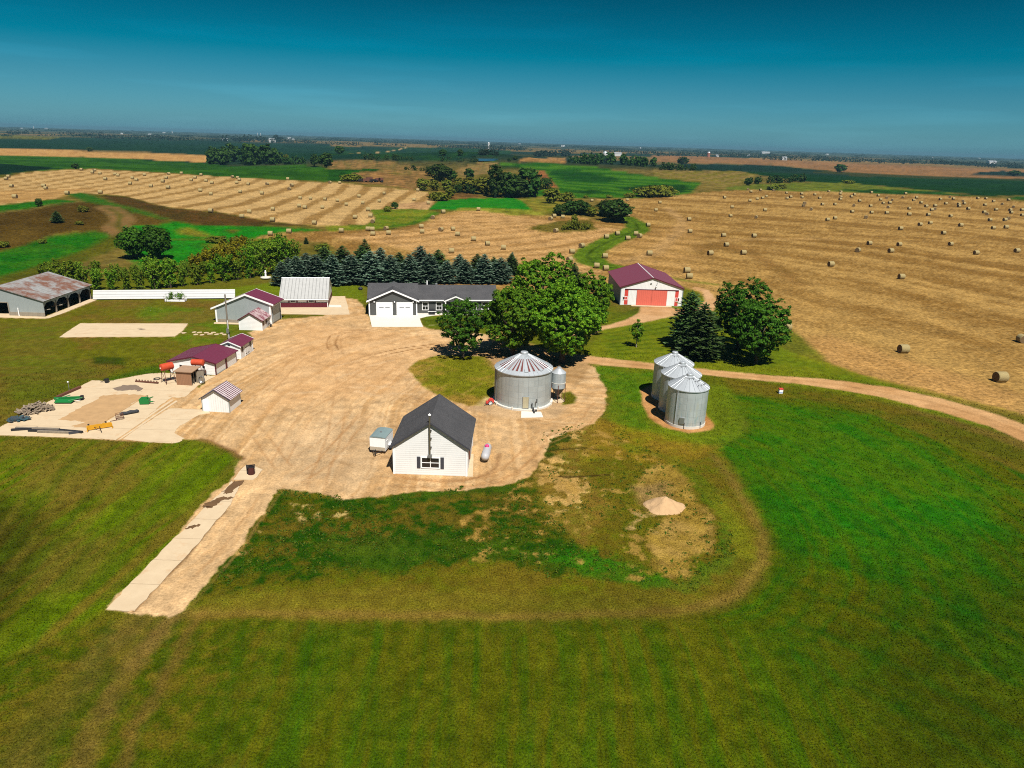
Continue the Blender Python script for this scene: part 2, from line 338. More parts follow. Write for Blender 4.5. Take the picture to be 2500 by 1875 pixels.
fill(Z3([(-20, 195), (400, 205), (1000, 230), (1600, 255), (2600, 300), (2600, 345), (1800, 325), (1100, 292), (700, 252), (240, 240), (-20, 235)]), (156, 112, 66), (134, 98, 58), 6, 6, tex='big')
fill(Z3([(1840, 300), (2080, 290), (2300, 305), (2300, 322), (2000, 316)]), (26, 48, 34), None, 3, 3)
fill(Z3([(520, 292), (640, 292), (1200, 320), (2300, 350), (2900, 370), (2900, 440), (2300, 432), (1980, 440), (1700, 410), (1300, 372), (900, 355), (660, 320)]), (16, 50, 26), (24, 60, 28), 3, 3, reg='crop_field', tex='big')
fill(Z3([(420, 388), (560, 370), (900, 357), (1180, 360), (1400, 385), (1700, 412), (1890, 438), (1300, 420), (800, 408), (540, 402), (430, 400)]), (106, 112, 48), (92, 104, 42), 2, 2)
fill(Z3([(1080, 402), (1400, 398), (1700, 416), (1890, 438), (1300, 424)]), (40, 82, 26), None, 2, 2)
fill(Z3([(2060, 445), (2500, 440), (2500, 470), (2200, 462)]), (44, 84, 28), None, 2, 2)
# hay fields
HL1, HL2 = (200, 160, 98), (156, 118, 62)
a0, a1 = at(*Z1([(1250, 570)])[0]), at(*Z1([(1700, 440)])[0]); angL = math.atan2(a1[1] - a0[1], a1[0] - a0[0]) + math.pi / 2
fill(Z1([(-300, 460), (0, 408), (150, 371), (420, 354), (560, 352), (1000, 376), (1500, 407), (1950, 432), (2212, 447)]) + Z2([(180, 425), (530, 455), (620, 470), (632, 530), (600, 568), (420, 565), (250, 570), (290, 620), (230, 660), (0, 668)]) + Z1([(2212, 690), (1900, 690), (1650, 668), (1300, 606), (1000, 578), (750, 512), (600, 500), (400, 496), (330, 530), (0, 565), (-300, 590)]),
     HL1, HL2, .8, 1.5, reg=E8, tex=swath(angL, 6.5, 12, 9, .5, .8))
fill(Z2([(420, 535), (620, 520), (632, 545), (600, 568), (430, 562)]), (208, 158, 104), None, 2, 2, mix=.7)
fill(Z1([(-300, 500), (0, 480), (600, 470), (420, 498), (330, 528), (0, 562), (-300, 585)]), (196, 150, 84), (176, 130, 70), 3, 3, mix=.8)
edge = [(1640, 700), (1700, 715), (1800, 790), (1903, 850), (1967, 870), (2144, 923), (2350, 973), (2500, 1011), (2700, 1070)]
fill(Z1([(1530, 765), (1640, 735), (2000, 722), (2212, 712)]) + Z2([(250, 700), (400, 692), (560, 650), (640, 605), (760, 580), (900, 572), (1100, 600), (1350, 612), (1500, 605), (1620, 640), (1780, 600), (1720, 540), (1600, 508), (1890, 502), (2080, 486), (2212, 472)]) + Z3([(110, 440), (300, 415), (540, 402), (800, 408), (1300, 422), (1900, 440), (2212, 472), (2900, 500)]) + [(3300, 900), (3300, 1250), (2700, 1075), (2500, 1011), (2350, 973), (2144, 923), (1967, 870), (1903, 846), (1800, 780), (1700, 712), (1640, 690), (1500, 694), (1440, 720), (1250, 720), (1000, 705), (860, 640), (800, 592)],
     (188, 146, 78), (140, 102, 46), .8, 1.5, reg=E8, tex=swath_path(edge, 9, 31, .32, .68))
fill(Z2([(700, 600), (900, 575), (1100, 605), (1400, 640), (1780, 690), (1640, 780), (1540, 830), (1560, 900), (1640, 940), (1620, 1000), (1050, 900), (700, 850), (200, 760), (0, 730), (250, 705), (520, 690)]), (208, 160, 98), (166, 122, 66), 3, 3, mix=.8, tex=swath(2.1, 5, 17, 30, .35, .95))
fill(Z2([(1640, 860), (1800, 760), (1960, 700), (2212, 640), (2212, 950), (2100, 960), (1900, 920), (1740, 920)]), (200, 152, 86), (158, 116, 58), 8, 5, mix=.6, tex=swath(1.0, 8, 19, 12, .4, .7))
stroke(Z2([(2040, 560), (2130, 640), (2110, 700), (1960, 830), (1750, 890)]), 5, (206, 160, 96), None, 2, 2, mix=.7)
fill(ZR([(150, 140), (600, 60), (1200, 260), (2212, 560), (2212, 720), (1500, 560), (1000, 430), (400, 250)]), (196, 146, 82), (160, 114, 56), 3, 2, mix=.7, tex=swath_path(edge, 5, 33))
fill(Z3([(220, 740), (420, 700), (620, 780), (760, 860), (960, 980), (860, 985), (700, 880), (560, 800), (380, 760), (250, 800)]), (124, 90, 38), (150, 108, 52), 2, 3, mix=.75)
fill(Z3([(300, 700), (600, 690), (1050, 690), (1040, 700), (620, 705), (330, 715)]), (206, 160, 92), None, 2, 3, mix=.5)
# green S-curved track through the hay
trk = Z2([(1790, 618), (1850, 650), (1865, 685), (1800, 715), (1690, 760), (1590, 810), (1555, 850), (1600, 890), (1690, 915), (1760, 925)])
stroke(trk, 10, (92, 116, 34), (76, 104, 26), 1, 1.5, reg='meadow'); stroke(trk, 1.2, (56, 76, 22), None, .6, .4, mix=.8)
# strip of green between the two hay fields
fill(Z2([(-20, 668), (230, 662), (290, 625), (250, 570), (420, 566), (600, 570), (660, 585), (560, 640), (390, 680), (0, 700)]), (120, 124, 46), (92, 116, 34), .8, 2, reg='meadow')
stroke(Z2([(640, 590), (580, 630), (500, 655), (400, 668)]), 4, (60, 112, 30), None, 1.5, 1, mix=.8)
fill(Z2([(660, 520), (760, 505), (1100, 498), (1150, 505), (1240, 575), (1100, 580), (900, 562), (780, 572), (605, 568)]), (26, 118, 34), (44, 124, 34), .8, 1.2, reg='meadow')
fill(Z2([(780, 558), (900, 558), (1240, 575), (1350, 600), (1100, 602), (900, 574), (780, 578)]), (134, 134, 62), (120, 122, 50), 1, 2)
fill(Z2([(1150, 505), (1300, 500), (1420, 520), (1340, 600), (1240, 578)]), (132, 120, 58), (104, 108, 44), 1.5, 3)
fill(Z2([(740, 470), (860, 470), (930, 495), (760, 510), (640, 515)]), (120, 88, 42), None, 1.5, 3)
fill(Z2([(1180, 680), (1380, 640), (1580, 630), (1620, 690), (1480, 706), (1280, 700)]), (104, 92, 34), (86, 82, 28), 1, 2, reg='meadow')
# hillside and valley on the other side
fill(Z1([(-500, 600), (0, 612), (330, 560), (560, 545), (700, 570), (1000, 660), (960, 700), (780, 690), (700, 740), (560, 720), (330, 740), (150, 820), (-500, 900)]), (76, 58, 18), (92, 72, 24), 2, 4, reg='meadow', tex='big')
fill(Z1([(600, 505), (760, 518), (1000, 582), (1300, 612), (1650, 672), (1900, 694), (1700, 690), (1300, 700), (1050, 660), (860, 600), (700, 560)]), (88, 62, 24), (72, 58, 20), 1.5, 3, reg='meadow')
fill(Z1([(-300, 590), (0, 567), (330, 532), (480, 545), (300, 572), (0, 610), (-300, 640)]), (34, 98, 24), (48, 104, 26), 2, 2, reg='meadow')
stroke(Z1([(0, 612), (200, 590), (330, 560), (480, 548)]), 3, (128, 108, 52), None, .8, 1, mix=.8)
fill(Z1([(400, 500), (500, 492), (700, 560), (860, 600), (1000, 650), (940, 650), (700, 580), (500, 545)]), (36, 96, 26), (60, 96, 30), 2, 3, reg='meadow')
fill(Z1([(760, 690), (950, 690), (1050, 664), (1180, 690), (1600, 695), (1950, 715), (1640, 735), (1540, 760), (1420, 800), (1290, 850), (1100, 920), (880, 980), (760, 870), (800, 730)]), (26, 122, 28), (40, 116, 28), 1.5, 2.5, reg='meadow')
fill(Z1([(1060, 712), (1140, 700), (1240, 740), (1280, 765), (1180, 755), (1080, 740)]), (128, 124, 48), None, 2, 2)
fill(Z1([(1340, 722), (1400, 712), (1445, 722), (1400, 734)]), (96, 96, 36), None, 1, 1)
stroke(Z1([(1020, 778), (1240, 775), (1400, 790)]), 2.2, (110, 116, 40), None, .6, 1, mix=.8)
fill(Z1([(-400, 860), (0, 850), (350, 745), (560, 725), (700, 742), (740, 800), (500, 900), (200, 980), (-400, 1100)]), (28, 98, 20), (52, 104, 24), 2, 3, reg='meadow')
stroke(Z1([(640, 580), (715, 620), (740, 660), (690, 700), (740, 750)]), 8, (132, 100, 58), (112, 92, 48), 1, 1.5, reg='dirt_road')
stroke(Z1([(652, 585), (722, 625), (712, 690), (745, 750)]), 1.6, (92, 92, 34), None, .8, 1, mix=.8)
stroke(Z1([(740, 760), (600, 830), (420, 900), (200, 970), (0, 1020)]), 7, (96, 88, 30), (84, 84, 28), 2, 2, mix=.9)
stroke(Z1([(760, 880), (620, 915), (480, 950)]), 3, (118, 104, 50), None, 1, 1, mix=.8)
fill(Z1([(1240, 800), (1440, 790), (1640, 760), (1740, 800), (1660, 860), (1280, 850)]), (120, 110, 40), (100, 104, 36), 2, 3)
# lawns round the yard
fill(D([(-100, 690), (190, 650), (470, 640), (465, 700), (540, 720), (480, 770), (380, 800), (220, 822), (-100, 960)]), (98, 92, 26), (106, 80, 30), 1, 1, mix=.9, tex='blot')
fill(D([(520, 620), (600, 608), (780, 615), (790, 650), (745, 640), (500, 640), (460, 650), (390, 640)]), (104, 112, 28), (92, 104, 24), 1, 1, mix=.8)
fill(D([(300, 660), (470, 670), (520, 720), (440, 760), (300, 700)]), (84, 104, 24), (104, 90, 30), 1.5, 1.5, mix=.8, tex='blot')
fill(D([(0, 700), (140, 690), (120, 760), (240, 800), (200, 830), (0, 900)]), (104, 88, 30), (84, 92, 24), 2, 2, mix=.8, tex=streak(.2, .6, 14))
fill(D([(200, 770), (270, 772), (265, 788), (205, 785)]), (44, 62, 16), None, .6, .8, mix=.8)
fill(D([(330, 790), (420, 790), (360, 806), (240, 830), (200, 826)]), (52, 84, 18), None, 1.2, 1, mix=.7)
fill(D([(1250, 785), (1320, 690), (1500, 640), (1700, 700), (1800, 790), (2250, 930), (2250, 960), (1900, 862), (1600, 812), (1420, 800)]), (112, 112, 30), (92, 102, 24), 1, 1, mix=.9)
fill(D([(1255, 785), (1420, 805), (1400, 940), (1330, 960), (1310, 900), (1320, 850)]), (74, 104, 22), (98, 104, 28), 1, 1, mix=.9)
fill(D([(1540, 830), (1620, 845), (1600, 940), (1540, 965), (1400, 960), (1380, 940)]), (104, 112, 30), (92, 100, 26), 1, 1, mix=.9)
fill(D([(1560, 815), (1700, 835), (1900, 870), (2050, 915), (2300, 1000), (2300, 1060), (2100, 975), (1960, 925), (1850, 886), (1700, 862), (1590, 856)]), (104, 86, 22), (80, 80, 20), .8, .8, mix=.9)
LOOP = D([(480, 1335), (800, 1335), (1200, 1335), (1480, 1325), (1600, 1285), (1665, 1210), (1655, 1140), (1600, 1050), (1545, 980)])
fill(D([(1590, 855), (1700, 860), (1850, 884), (1960, 925), (2100, 975), (2300, 1060), (2600, 1900), (900, 1900), (1400, 1500), (1500, 1335), (1580, 1310), (1645, 1260), (1668, 1200), (1662, 1130), (1620, 1060), (1575, 1000), (1540, 968), (1605, 945), (1615, 915)]), (50, 84, 10), (84, 82, 14), .8, 1, tex=pathstreak(LOOP, .5, 7, .36, .62, .45))
fill(D([(1600, 858), (1850, 890), (2000, 960), (2150, 1060), (2150, 1250), (1950, 1250), (1700, 1150), (1580, 1000), (1550, 968), (1610, 940)]), (24, 104, 16), (54, 100, 14), 5, 5, mix=.6)
fill(D([(1950, 1250), (2300, 1150), (2500, 1900), (1500, 1900), (1700, 1400)]), (34, 66, 6), (54, 62, 8), 8, 3, mix=.7)
# foreground lawn
fill(D([(-300, 1500), (240, 1325), (420, 1335), (800, 1330), (1480, 1325), (1600, 1400), (1500, 1560), (1600, 1900), (-300, 1900)]), (74, 84, 12), (96, 82, 20), 2, 1, tex='fine')
fill(D([(600, 1345), (1500, 1335), (1800, 1420), (2000, 1900), (400, 1900)]), (62, 86, 11), (84, 82, 16), 4, 2, mix=.85, tex=streak(1.6, .35, 6, .3, .7, 40, .25))
fill(D([(-300, 960), (0, 948), (380, 955), (500, 980), (525, 1000), (480, 1060), (330, 1225), (235, 1310), (190, 1340), (-300, 1560)]), (86, 100, 12), (108, 92, 26), .6, .6, tex=streak(1.42, .45, 8, .34, .62))
fill(D([(390, 958), (500, 985), (515, 1000), (430, 1100), (250, 1150), (160, 1140), (330, 1040)]), (98, 112, 12), (74, 92, 12), 2, 1.5, mix=.8, tex=streak(1.42, .45, 9))
fill(D([(80, 1000), (280, 985), (300, 1040), (140, 1090), (60, 1060)]), (120, 88, 38), (100, 84, 28), 1.5, 1.5, mix=.55)
fill(D([(-300, 1060), (30, 1080), (110, 1150), (70, 1260), (-50, 1400), (-300, 1500)]), (46, 42, 12), (64, 56, 18), 2.5, 2.5, mix=.75)
fill(D([(100, 1170), (220, 1160), (260, 1210), (120, 1290), (60, 1250)]), (104, 82, 32), None, 1.5, 1.5, mix=.5)
# mown weedy flat in front of the white barn
fill(D([(420, 1320), (470, 1240), (560, 1130), (600, 1062), (1150, 1035), (1290, 905), (1400, 940), (1560, 975), (1640, 1130), (1640, 1200), (1560, 1290), (1480, 1330), (800, 1335), (430, 1335)]), (110, 92, 24), (86, 86, 20), .6, 1, tex='fine')
fill(D([(430, 1300), (470, 1240), (560, 1130), (605, 1064), (700, 1082), (800, 1075), (1000, 1068), (1140, 1045), (1180, 1100), (1230, 1150), (1255, 1215), (1190, 1252), (1100, 1215), (1000, 1200), (930, 1235), (740, 1245), (600, 1258)]), (40, 74, 12), (84, 76, 22), .35, 1.8, tex='fine')
fill(D([(560, 1120), (900, 1075), (1150, 1050), (1200, 1120), (1000, 1160), (800, 1200), (600, 1220)]), (88, 66, 20), (104, 80, 28), 2, 3, mix=.5, patch=.52)
fill(D([(700, 1165), (880, 1150), (1230, 1180), (1230, 1240), (1000, 1205), (760, 1240), (690, 1230)]), (22, 84, 20), (44, 80, 16), .8, 3.5, mix=.7, patch=.52)
fill(D([(700, 1062), (860, 1062), (1130, 1042), (1130, 1056), (860, 1085), (720, 1084)]), (40, 92, 20), None, .8, 1.5, mix=.7, patch=.48)
fill(D([(620, 1085), (720, 1085), (760, 1120), (640, 1130)]), (206, 168, 112), None, .2, .8, patch=.57)
fill(D([(440, 1230), (480, 1190), (560, 1100), (600, 1100), (500, 1240), (440, 1290)]), (196, 156, 100), None, .2, .8, mix=.8, patch=.6)
fill(D([(1240, 1235), (1180, 1205), (1210, 1175), (1300, 1190), (1360, 1215), (1470, 1255), (1560, 1200), (1560, 1130), (1500, 1050), (1480, 1000), (1540, 1060), (1600, 1150), (1590, 1210), (1500, 1280), (1420, 1275), (1300, 1250)]), (34, 96, 16), (62, 98, 20), .6, 2, mix=.85, patch=.40)
fill(D([(1180, 940), (1300, 905), (1340, 950), (1250, 1010), (1330, 1090), (1260, 1180), (1180, 1120), (1160, 1060), (1170, 1000)]), (136, 102, 42), (110, 96, 30), .8, 1.5, mix=.85, tex='fine')
fill(D([(1290, 905), (1420, 935), (1560, 965), (1480, 1000), (1400, 1000), (1320, 985), (1260, 1000)]), (122, 112, 30), (134, 100, 32), 1, 1.5, mix=.8)
fill(D([(1170, 945), (1260, 915), (1250, 990), (1290, 1090), (1200, 1110), (1160, 1050)]), (198, 158, 106), (180, 136, 84), .3, 1.2, patch=.55)
fill(D([(1180, 935), (1230, 930), (1240, 960), (1200, 985), (1170, 990)]), (66, 76, 24), None, .3, 1.5, patch=.5)
stroke(D([(1160, 1028), (1240, 1030), (1320, 1026)]), .35, (74, 52, 20), None, .15, .5)
stroke(D([(1175, 975), (1260, 968), (1300, 972)]), .3, (74, 60, 20), None, .15, .5)
fill(D([(1150, 1030), (1290, 930), (1400, 960), (1500, 1040), (1560, 1180), (1480, 1260), (1250, 1250), (1120, 1210), (980, 1215), (1000, 1120)]), (176, 134, 80), (150, 112, 58), .15, 2.5, mix=.8, patch=.6)
fill(D([(1400, 1010), (1470, 1000), (1490, 1060), (1545, 1130), (1540, 1190), (1500, 1200), (1480, 1245), (1420, 1235), (1400, 1165), (1440, 1110), (1390, 1090), (1380, 1040)]), (172, 132, 74), (140, 108, 46), .4, 2, mix=.95, patch=.33)
fill(D([(1370, 1050), (1440, 1040), (1460, 1090), (1400, 1110)]), (176, 136, 84), None, .8, 1)
fill(D([(1300, 1105), (1440, 1110), (1450, 1160), (1330, 1140)]), (188, 150, 98), None, .2, 1, patch=.6)
fill(D([(400, 1330), (700, 1258), (900, 1250), (1000, 1205), (1120, 1225), (1250, 1260), (1480, 1290), (1480, 1325), (800, 1330)]), (112, 92, 26), (92, 88, 22), .8, 3, mix=.6)
stroke(D([(420, 1322), (800, 1326), (1150, 1330), (1480, 1318), (1590, 1282), (1650, 1215), (1645, 1150), (1590, 1050), (1540, 985)]), 1.0, (142, 108, 52), None, .5, .6, mix=.6)
stroke(D([(480, 1300), (800, 1290), (1200, 1300), (1440, 1290), (1540, 1250), (1600, 1200), (1590, 1130), (1540, 1060)]), 2.4, (120, 104, 32), None, .8, .8, mix=.5)
stroke(D([(1330, 955), (1450, 990), (1530, 1060), (1600, 1150), (1610, 1200)]), 1.6, (120, 116, 36), None, .6, .6, mix=.7)
# mowing stripes
for k in range(-6, 26):
    x = 300 + k * 100; stroke(D([(860 + (x - 860) * .72, 1345), (x, 1900)]), .45, (44, 84, 12) if k % 2 else (104, 100, 24), None, .3, .4, mix=.34)
for k in range(12):
    y = 1000 + k * 42; stroke(D([(1640 + k * 8, y), (1900 + k * 10, y + 60 + k * 8), (2300, y + 190 + k * 14)]), .9, (70, 92, 18) if k % 2 else (20, 86, 20), None, .6, .5, mix=.4)
for k in range(9):
    o = k * 34; stroke(D([(230 - o, 1290 - o * .3), (380 - o, 1130 - o * .5), (500 - o, 1010 - o * .5)]), .8, (70, 84, 16) if k % 2 else (108, 92, 30), None, .4, .4, mix=.5)
for k in range(7):
    stroke(Z9([(170, 860 + k * 38), (480, 800 + k * 45), (840, 720 + k * 60)]), .7, (66, 84, 20), None, .3, .3, mix=.6)
    stroke(Z9([(200, 640 + k * 20), (350, 630 + k * 18), (500, 580 + k * 14)]), .7, (58, 74, 20), None, .3, .3, mix=.6)
# worn tracks leading out of the strip
stroke(D([(380, 1330), (300, 1420), (230, 1540), (160, 1680)]), 1.6, (128, 96, 52), (104, 84, 34), .6, 1.2, mix=.75)
stroke(D([(300, 1335), (200, 1440), (100, 1560), (40, 1660)]), 2.6, (112, 88, 42), (90, 80, 28), 1, 1.5, mix=.6)
stroke(D([(440, 1325), (370, 1440), (300, 1560), (260, 1680)]), .8, (126, 92, 44), None, .4, 1, mix=.6)
# ---- the yard
DY1, DY2 = (224, 186, 136), (200, 158, 106)
for pad in (Z6([(-300, 820), (0, 690), (170, 600), (480, 440), (700, 335), (800, 281), (940, 290), (1280, 225), (1420, 217), (1530, 222), (1880, 245), (1800, 285), (1720, 330), (1830, 570), (1610, 785), (1500, 830), (340, 768), (-300, 750)]), Z4([(700, 535), (1638, 537), (1590, 600), (1525, 648), (518, 655), (590, 605)]),
            Z5([(1000, 612), (1665, 612), (1675, 463), (1893, 462), (1957, 707), (1030, 700)]), Z7([(285, 663), (865, 660), (945, 640), (1285, 640), (1300, 655), (1060, 680), (965, 705), (1010, 819), (320, 820)]), ZS([(190, 1292), (405, 1306), (830, 855), (1130, 500), (1215, 345), (1395, 213), (1260, 183), (1080, 385), (960, 490), (690, 765), (360, 1105)]),
            Z4([(-100, 448), (185, 450), (395, 477), (780, 322), (845, 328), (560, 442), (390, 492), (-100, 480)])): fill(pad, DY1, DY2, .1, .15, reg='gravel_yard')
yard = D([(606, 690), (700, 682), (745, 645), (772, 646), (790, 668), (800, 700), (912, 705), (925, 710), (1050, 722), (1100, 735), (1250, 772), (1285, 795), (1308, 840), (1308, 890), (1285, 915), (1240, 930), (1190, 950), (1162, 1000), (1148, 1030), (1090, 1048), (1000, 1062), (900, 1060), (800, 1076), (740, 1082), (690, 1066), (640, 1058), (603, 1060), (560, 1120), (500, 1200), (440, 1270), (408, 1312), (370, 1332), (280, 1325), (234, 1310), (330, 1218), (430, 1100), (500, 1030), (528, 985), (500, 975), (470, 960), (430, 950), (395, 950), (200, 945), (100, 930), (140, 900), (230, 855), (340, 815), (420, 850), (450, 820), (500, 770), (545, 740), (540, 718), (565, 708)])
ARC = D([(300, 1330), (480, 1180), (620, 1000), (700, 860), (820, 780), (940, 745), (1100, 745), (1270, 790)]); RING = D([(640, 1040), (800, 1050), (1000, 1045), (1120, 1010), (1200, 930), (1280, 880), (1290, 820), (1240, 785)])
fill(yard, DY1, DY2, .12, .9, reg='gravel_yard', tex=pathstreak(ARC, .35, 15, .36, .62, .4, .8))
fill(D([(600, 1056), (700, 1050), (860, 980), (1000, 900), (1240, 890), (1320, 800), (1330, 900), (1160, 1040), (900, 1064), (740, 1084)]), DY1, (198, 150, 98), .8, 1.5, mix=.7, tex=pathstreak(RING, .35, 17, .36, .62, .35, .6)) if 0 else None
idx_ = np.nonzero(REG == 2)[0]; COL[idx_] *= (1 + .28 * (nB[idx_] - .5) + .5 * (nF[idx_] - .5))[:, None]
fill(D([(640, 700), (800, 710), (1000, 740), (900, 780), (860, 850), (700, 860), (560, 900), (600, 780)]), (214, 164, 108), (226, 182, 130), 3, 3, mix=.55)
fill(D([(700, 900), (830, 900), (850, 1000), (760, 1050), (640, 1040), (560, 1000)]), (238, 204, 158), None, 3, 3, mix=.5)
fill(D([(884, 798), (905, 778), (950, 766), (1050, 770), (1078, 800), (1068, 850), (1040, 876), (1012, 878), (960, 862), (910, 832)]), (114, 108, 34), (146, 112, 48), .3, .8, reg='lawn')
fill(D([(1050, 700), (1120, 735), (1300, 780), (1240, 830), (1070, 800), (1040, 770), (1010, 765), (1060, 745)]), (150, 112, 64), (180, 136, 84), .5, 1.5, mix=.6)
fill(D([(1212, 850), (1232, 845), (1247, 858), (1243, 872), (1215, 876)]), (110, 102, 34), None, .3, .5, reg='lawn')
fill(D([(912, 682), (1075, 680), (1070, 710), (925, 706)]), (96, 104, 30), None, .3, .4, reg='lawn')
rng = random.Random(3)
TR = (178, 130, 80)
def tracks(pts, mix=.5, gap=1.7, c=TR):
    w = np.array([flat(*p)[:2] for p in pts])
    for s in (-.5, .5):
        q = []
        for i in range(len(w)):
            d = w[min(i + 1, len(w) - 1)] - w[max(i - 1, 0)]; n = np.array([-d[1], d[0]]) / np.hypot(*d); q.append(w[i] + n * s * gap)
        q = np.array(q); fine = []
        for i in range(len(q) - 1):
            for k in range(6): fine.append(q[i] + (q[i + 1] - q[i]) * k / 6)
        fine = np.array(fine + [q[-1]]); idx = near_idx(fine, 2); s2 = .15 - sdist(fine, False, idx, .5); m = sstep(s2, -.15, .15) * mix * (.35 + .65 * sstep(nA[idx], .3, .6))
        COL[idx] += (np.array(alb(c)) - COL[idx]) * m[:, None]
for pts in [[(620, 760), (720, 790), (900, 800), (1000, 760)], [(600, 900), (700, 860), (830, 780), (960, 740)], [(680, 1060), (720, 950), (740, 820), (720, 720)], [(820, 1040), (900, 1045), (1020, 1042), (1100, 1020), (1160, 960), (1250, 925), (1300, 870)],
            [(640, 1040), (700, 1000), (800, 880), (870, 850), (960, 880), (1060, 900), (1180, 905), (1260, 880)], [(560, 860), (640, 780), (720, 740)], [(600, 1000), (660, 900), (760, 840)], [(700, 960), (800, 860), (860, 800)], [(600, 1050), (480, 1210), (380, 1320)], [(1060, 1040), (1120, 1000), (1180, 930)],
            [(880, 860), (960, 890), (1080, 920), (1200, 910)], [(610, 1010), (560, 940), (480, 870)], [(860, 1030), (960, 1052), (1080, 1035)]]:
    tracks(D(pts), .42)
for arc in [[(720, 755), (715, 740), (722, 725), (750, 715), (800, 715)], [(740, 790), (800, 770), (870, 755), (940, 745)]]: tracks(D(arc), .9, 1.5, (150, 106, 62))
for k in range(60):
    x, y = rng.uniform(600, 1000), rng.uniform(700, 1050); a = rng.uniform(-.6, .9); l = rng.uniform(20, 70)
    stroke(D([(x, y), (x + l * math.cos(a), y - l * math.sin(a) * .5)]), rng.uniform(.15, .6), rng.choice([(190, 142, 90), (240, 208, 164), (182, 134, 82)]), None, .3, 1, mix=.4)
stroke(D([(430, 950), (470, 960), (500, 975), (526, 990)]), .7, (146, 104, 62), None, .3, .5, mix=.8)
stroke(ZS([(400, 1300), (640, 1050), (830, 850), (1100, 530)]), .35, (140, 104, 64), None, .15, .3, mix=.9)
stroke(ZW([(480, 1240), (700, 1310), (1100, 1345), (1500, 1340), (1800, 1260), (2000, 1120), (2020, 950)]), .5, (190, 140, 90), None, .3, .5, mix=.8)
# ---- the drive and its branch to the machine shed
fill([(1390, 862), (1450, 870), (1595, 887), (1701, 900), (1879, 916)] + ZR([(300, 405), (700, 440), (1100, 495), (1500, 580), (1900, 690), (2212, 800), (2900, 1150), (2900, 1400), (2212, 945), (1900, 815), (1500, 695), (1100, 595), (700, 517), (300, 462)]) + [(1850, 929), (1595, 903), (1450, 889), (1395, 882)], (214, 168, 116), (198, 150, 98), .25, .5, reg='dirt_road')
stroke([(1450, 880), (1595, 895), (1860, 923)] + ZR([(300, 434), (700, 478), (1100, 545), (1500, 636), (1900, 750), (2212, 870)]), .6, (184, 136, 84), None, .4, .4, mix=.6)
fill([(1440, 803), (1484, 793), (1530, 780), (1560, 764), (1564, 750), (1626, 748), (1660, 755), (1700, 752), (1720, 735), (1715, 712), (1690, 704), (1695, 700), (1730, 708), (1750, 735), (1745, 758), (1700, 764), (1640, 772), (1580, 786), (1480, 803), (1430, 822), (1380, 830), (1380, 815)], (216, 172, 124), (200, 154, 104), .3, .5, reg='dirt_road')
stroke(ZR([(0, 386), (300, 403), (700, 438), (1100, 494), (1500, 580), (1900, 690), (2212, 800)]), .35, (74, 82, 22), None, .3, .8, mix=.7)
stroke(Z9([(850, 260), (1000, 290), (1320, 330)]), 2.5, (112, 122, 40), None, 1, 1, mix=.7)
# bare ground round the bins
fill(ZT([(150, 850), (230, 800), (420, 700), (900, 700), (1180, 1240), (1300, 1400), (1240, 1470), (900, 1510), (500, 1420), (280, 1260), (170, 1060)]), (204, 152, 96), (176, 122, 70), .25, .5, reg='gravel_yard')
fill(ZB([(0, 1120), (270, 880), (450, 950), (1400, 950), (1650, 1020), (1800, 1060), (1500, 1260), (700, 1260)]), (230, 192, 144), None, .5, .6, mix=.8)
COL[REG == 1] *= np.array([1.18, 1.34, 1.1]); COL[REG == 4] *= np.array([.96, 1.01, 1.12]); k_ = np.where(np.isin(REG, [1, 6]), 1., .35) * sstep(-GD, -260, -120); COL *= (1 + k_ * (.35 * (nB - .5) + .6 * (nF - .5)))[:, None]
COL[:] = np.clip(COL, .0006, .8)

def ground_mat(name, fs, contrast, bmp, aniso=(1, 1, 1), mids=.5, spec=.02):
    m, n, p = new_mat(name); a = n.nodes.new('ShaderNodeAttribute'); a.attribute_name = 'col'
    pos = n.nodes.new('ShaderNodeNewGeometry').outputs['Position']; v = stretch(n, pos, aniso)
    f = noise(n, v, fs, 6, .75, .33, .67, 1 - contrast, 1 + contrast); g = noise(n, v, fs * .13, 4, .6, .3, .7, 1 - mids, 1 + mids)
    k = vmath(n, 'MULTIPLY', f, g); s = n.nodes.new('ShaderNodeVectorMath'); s.operation = 'SCALE'; n.links.new(a.outputs['Color'], s.inputs[0]); n.links.new(k, s.inputs['Scale'])
    n.links.new(s.outputs[0], p.inputs['Base Color']); p.inputs['Roughness'].default_value = .9; p.inputs['Specular IOR Level'].default_value = spec
    bump(n, p, f, .5, bmp); return m
GM = {'farmland': ground_mat('farmland_soil', 1.2, .3, .1), 'lawn': ground_mat('mown_grass', 6.5, .7, .08, mids=.22), 'gravel_yard': ground_mat('gravel_soil', 4.5, .34, .05, mids=.14), 'dirt_road': ground_mat('packed_dirt', 4., .3, .04, mids=.12),
      'hay_field': ground_mat('hay_stubble', 1.3, .6, .12, mids=.22), 'crop_field': ground_mat('crop_leaves', .8, .6, .3, mids=.25), 'meadow': ground_mat('meadow_grass', 1.2, .6, .15, mids=.25)}
ii = np.arange(NR - 1)[:, None] * NA; jj = np.arange(NA)[None, :]; j2 = (jj + 1) % NA
Q = np.stack([ii + jj, ii + j2, ii + NA + j2, ii + NA + jj], -1).reshape(-1, 4)
QR = REG[Q[:, 0]]; VV = np.stack([GX, GY, GZ], 1)
for k, nm in enumerate(REGIONS):
    q = Q[QR == k]
    if not len(q): continue
    used, inv = np.unique(q, return_inverse=True); o = fast_mesh(nm, VV[used], inv.reshape(-1, 4), GM[nm]); tag(o, kind='structure')
    at_ = o.data.attributes.new('col', 'FLOAT_COLOR', 'POINT'); at_.data.foreach_set('color', np.c_[COL[used], np.ones(len(used))].astype(np.float32).ravel())

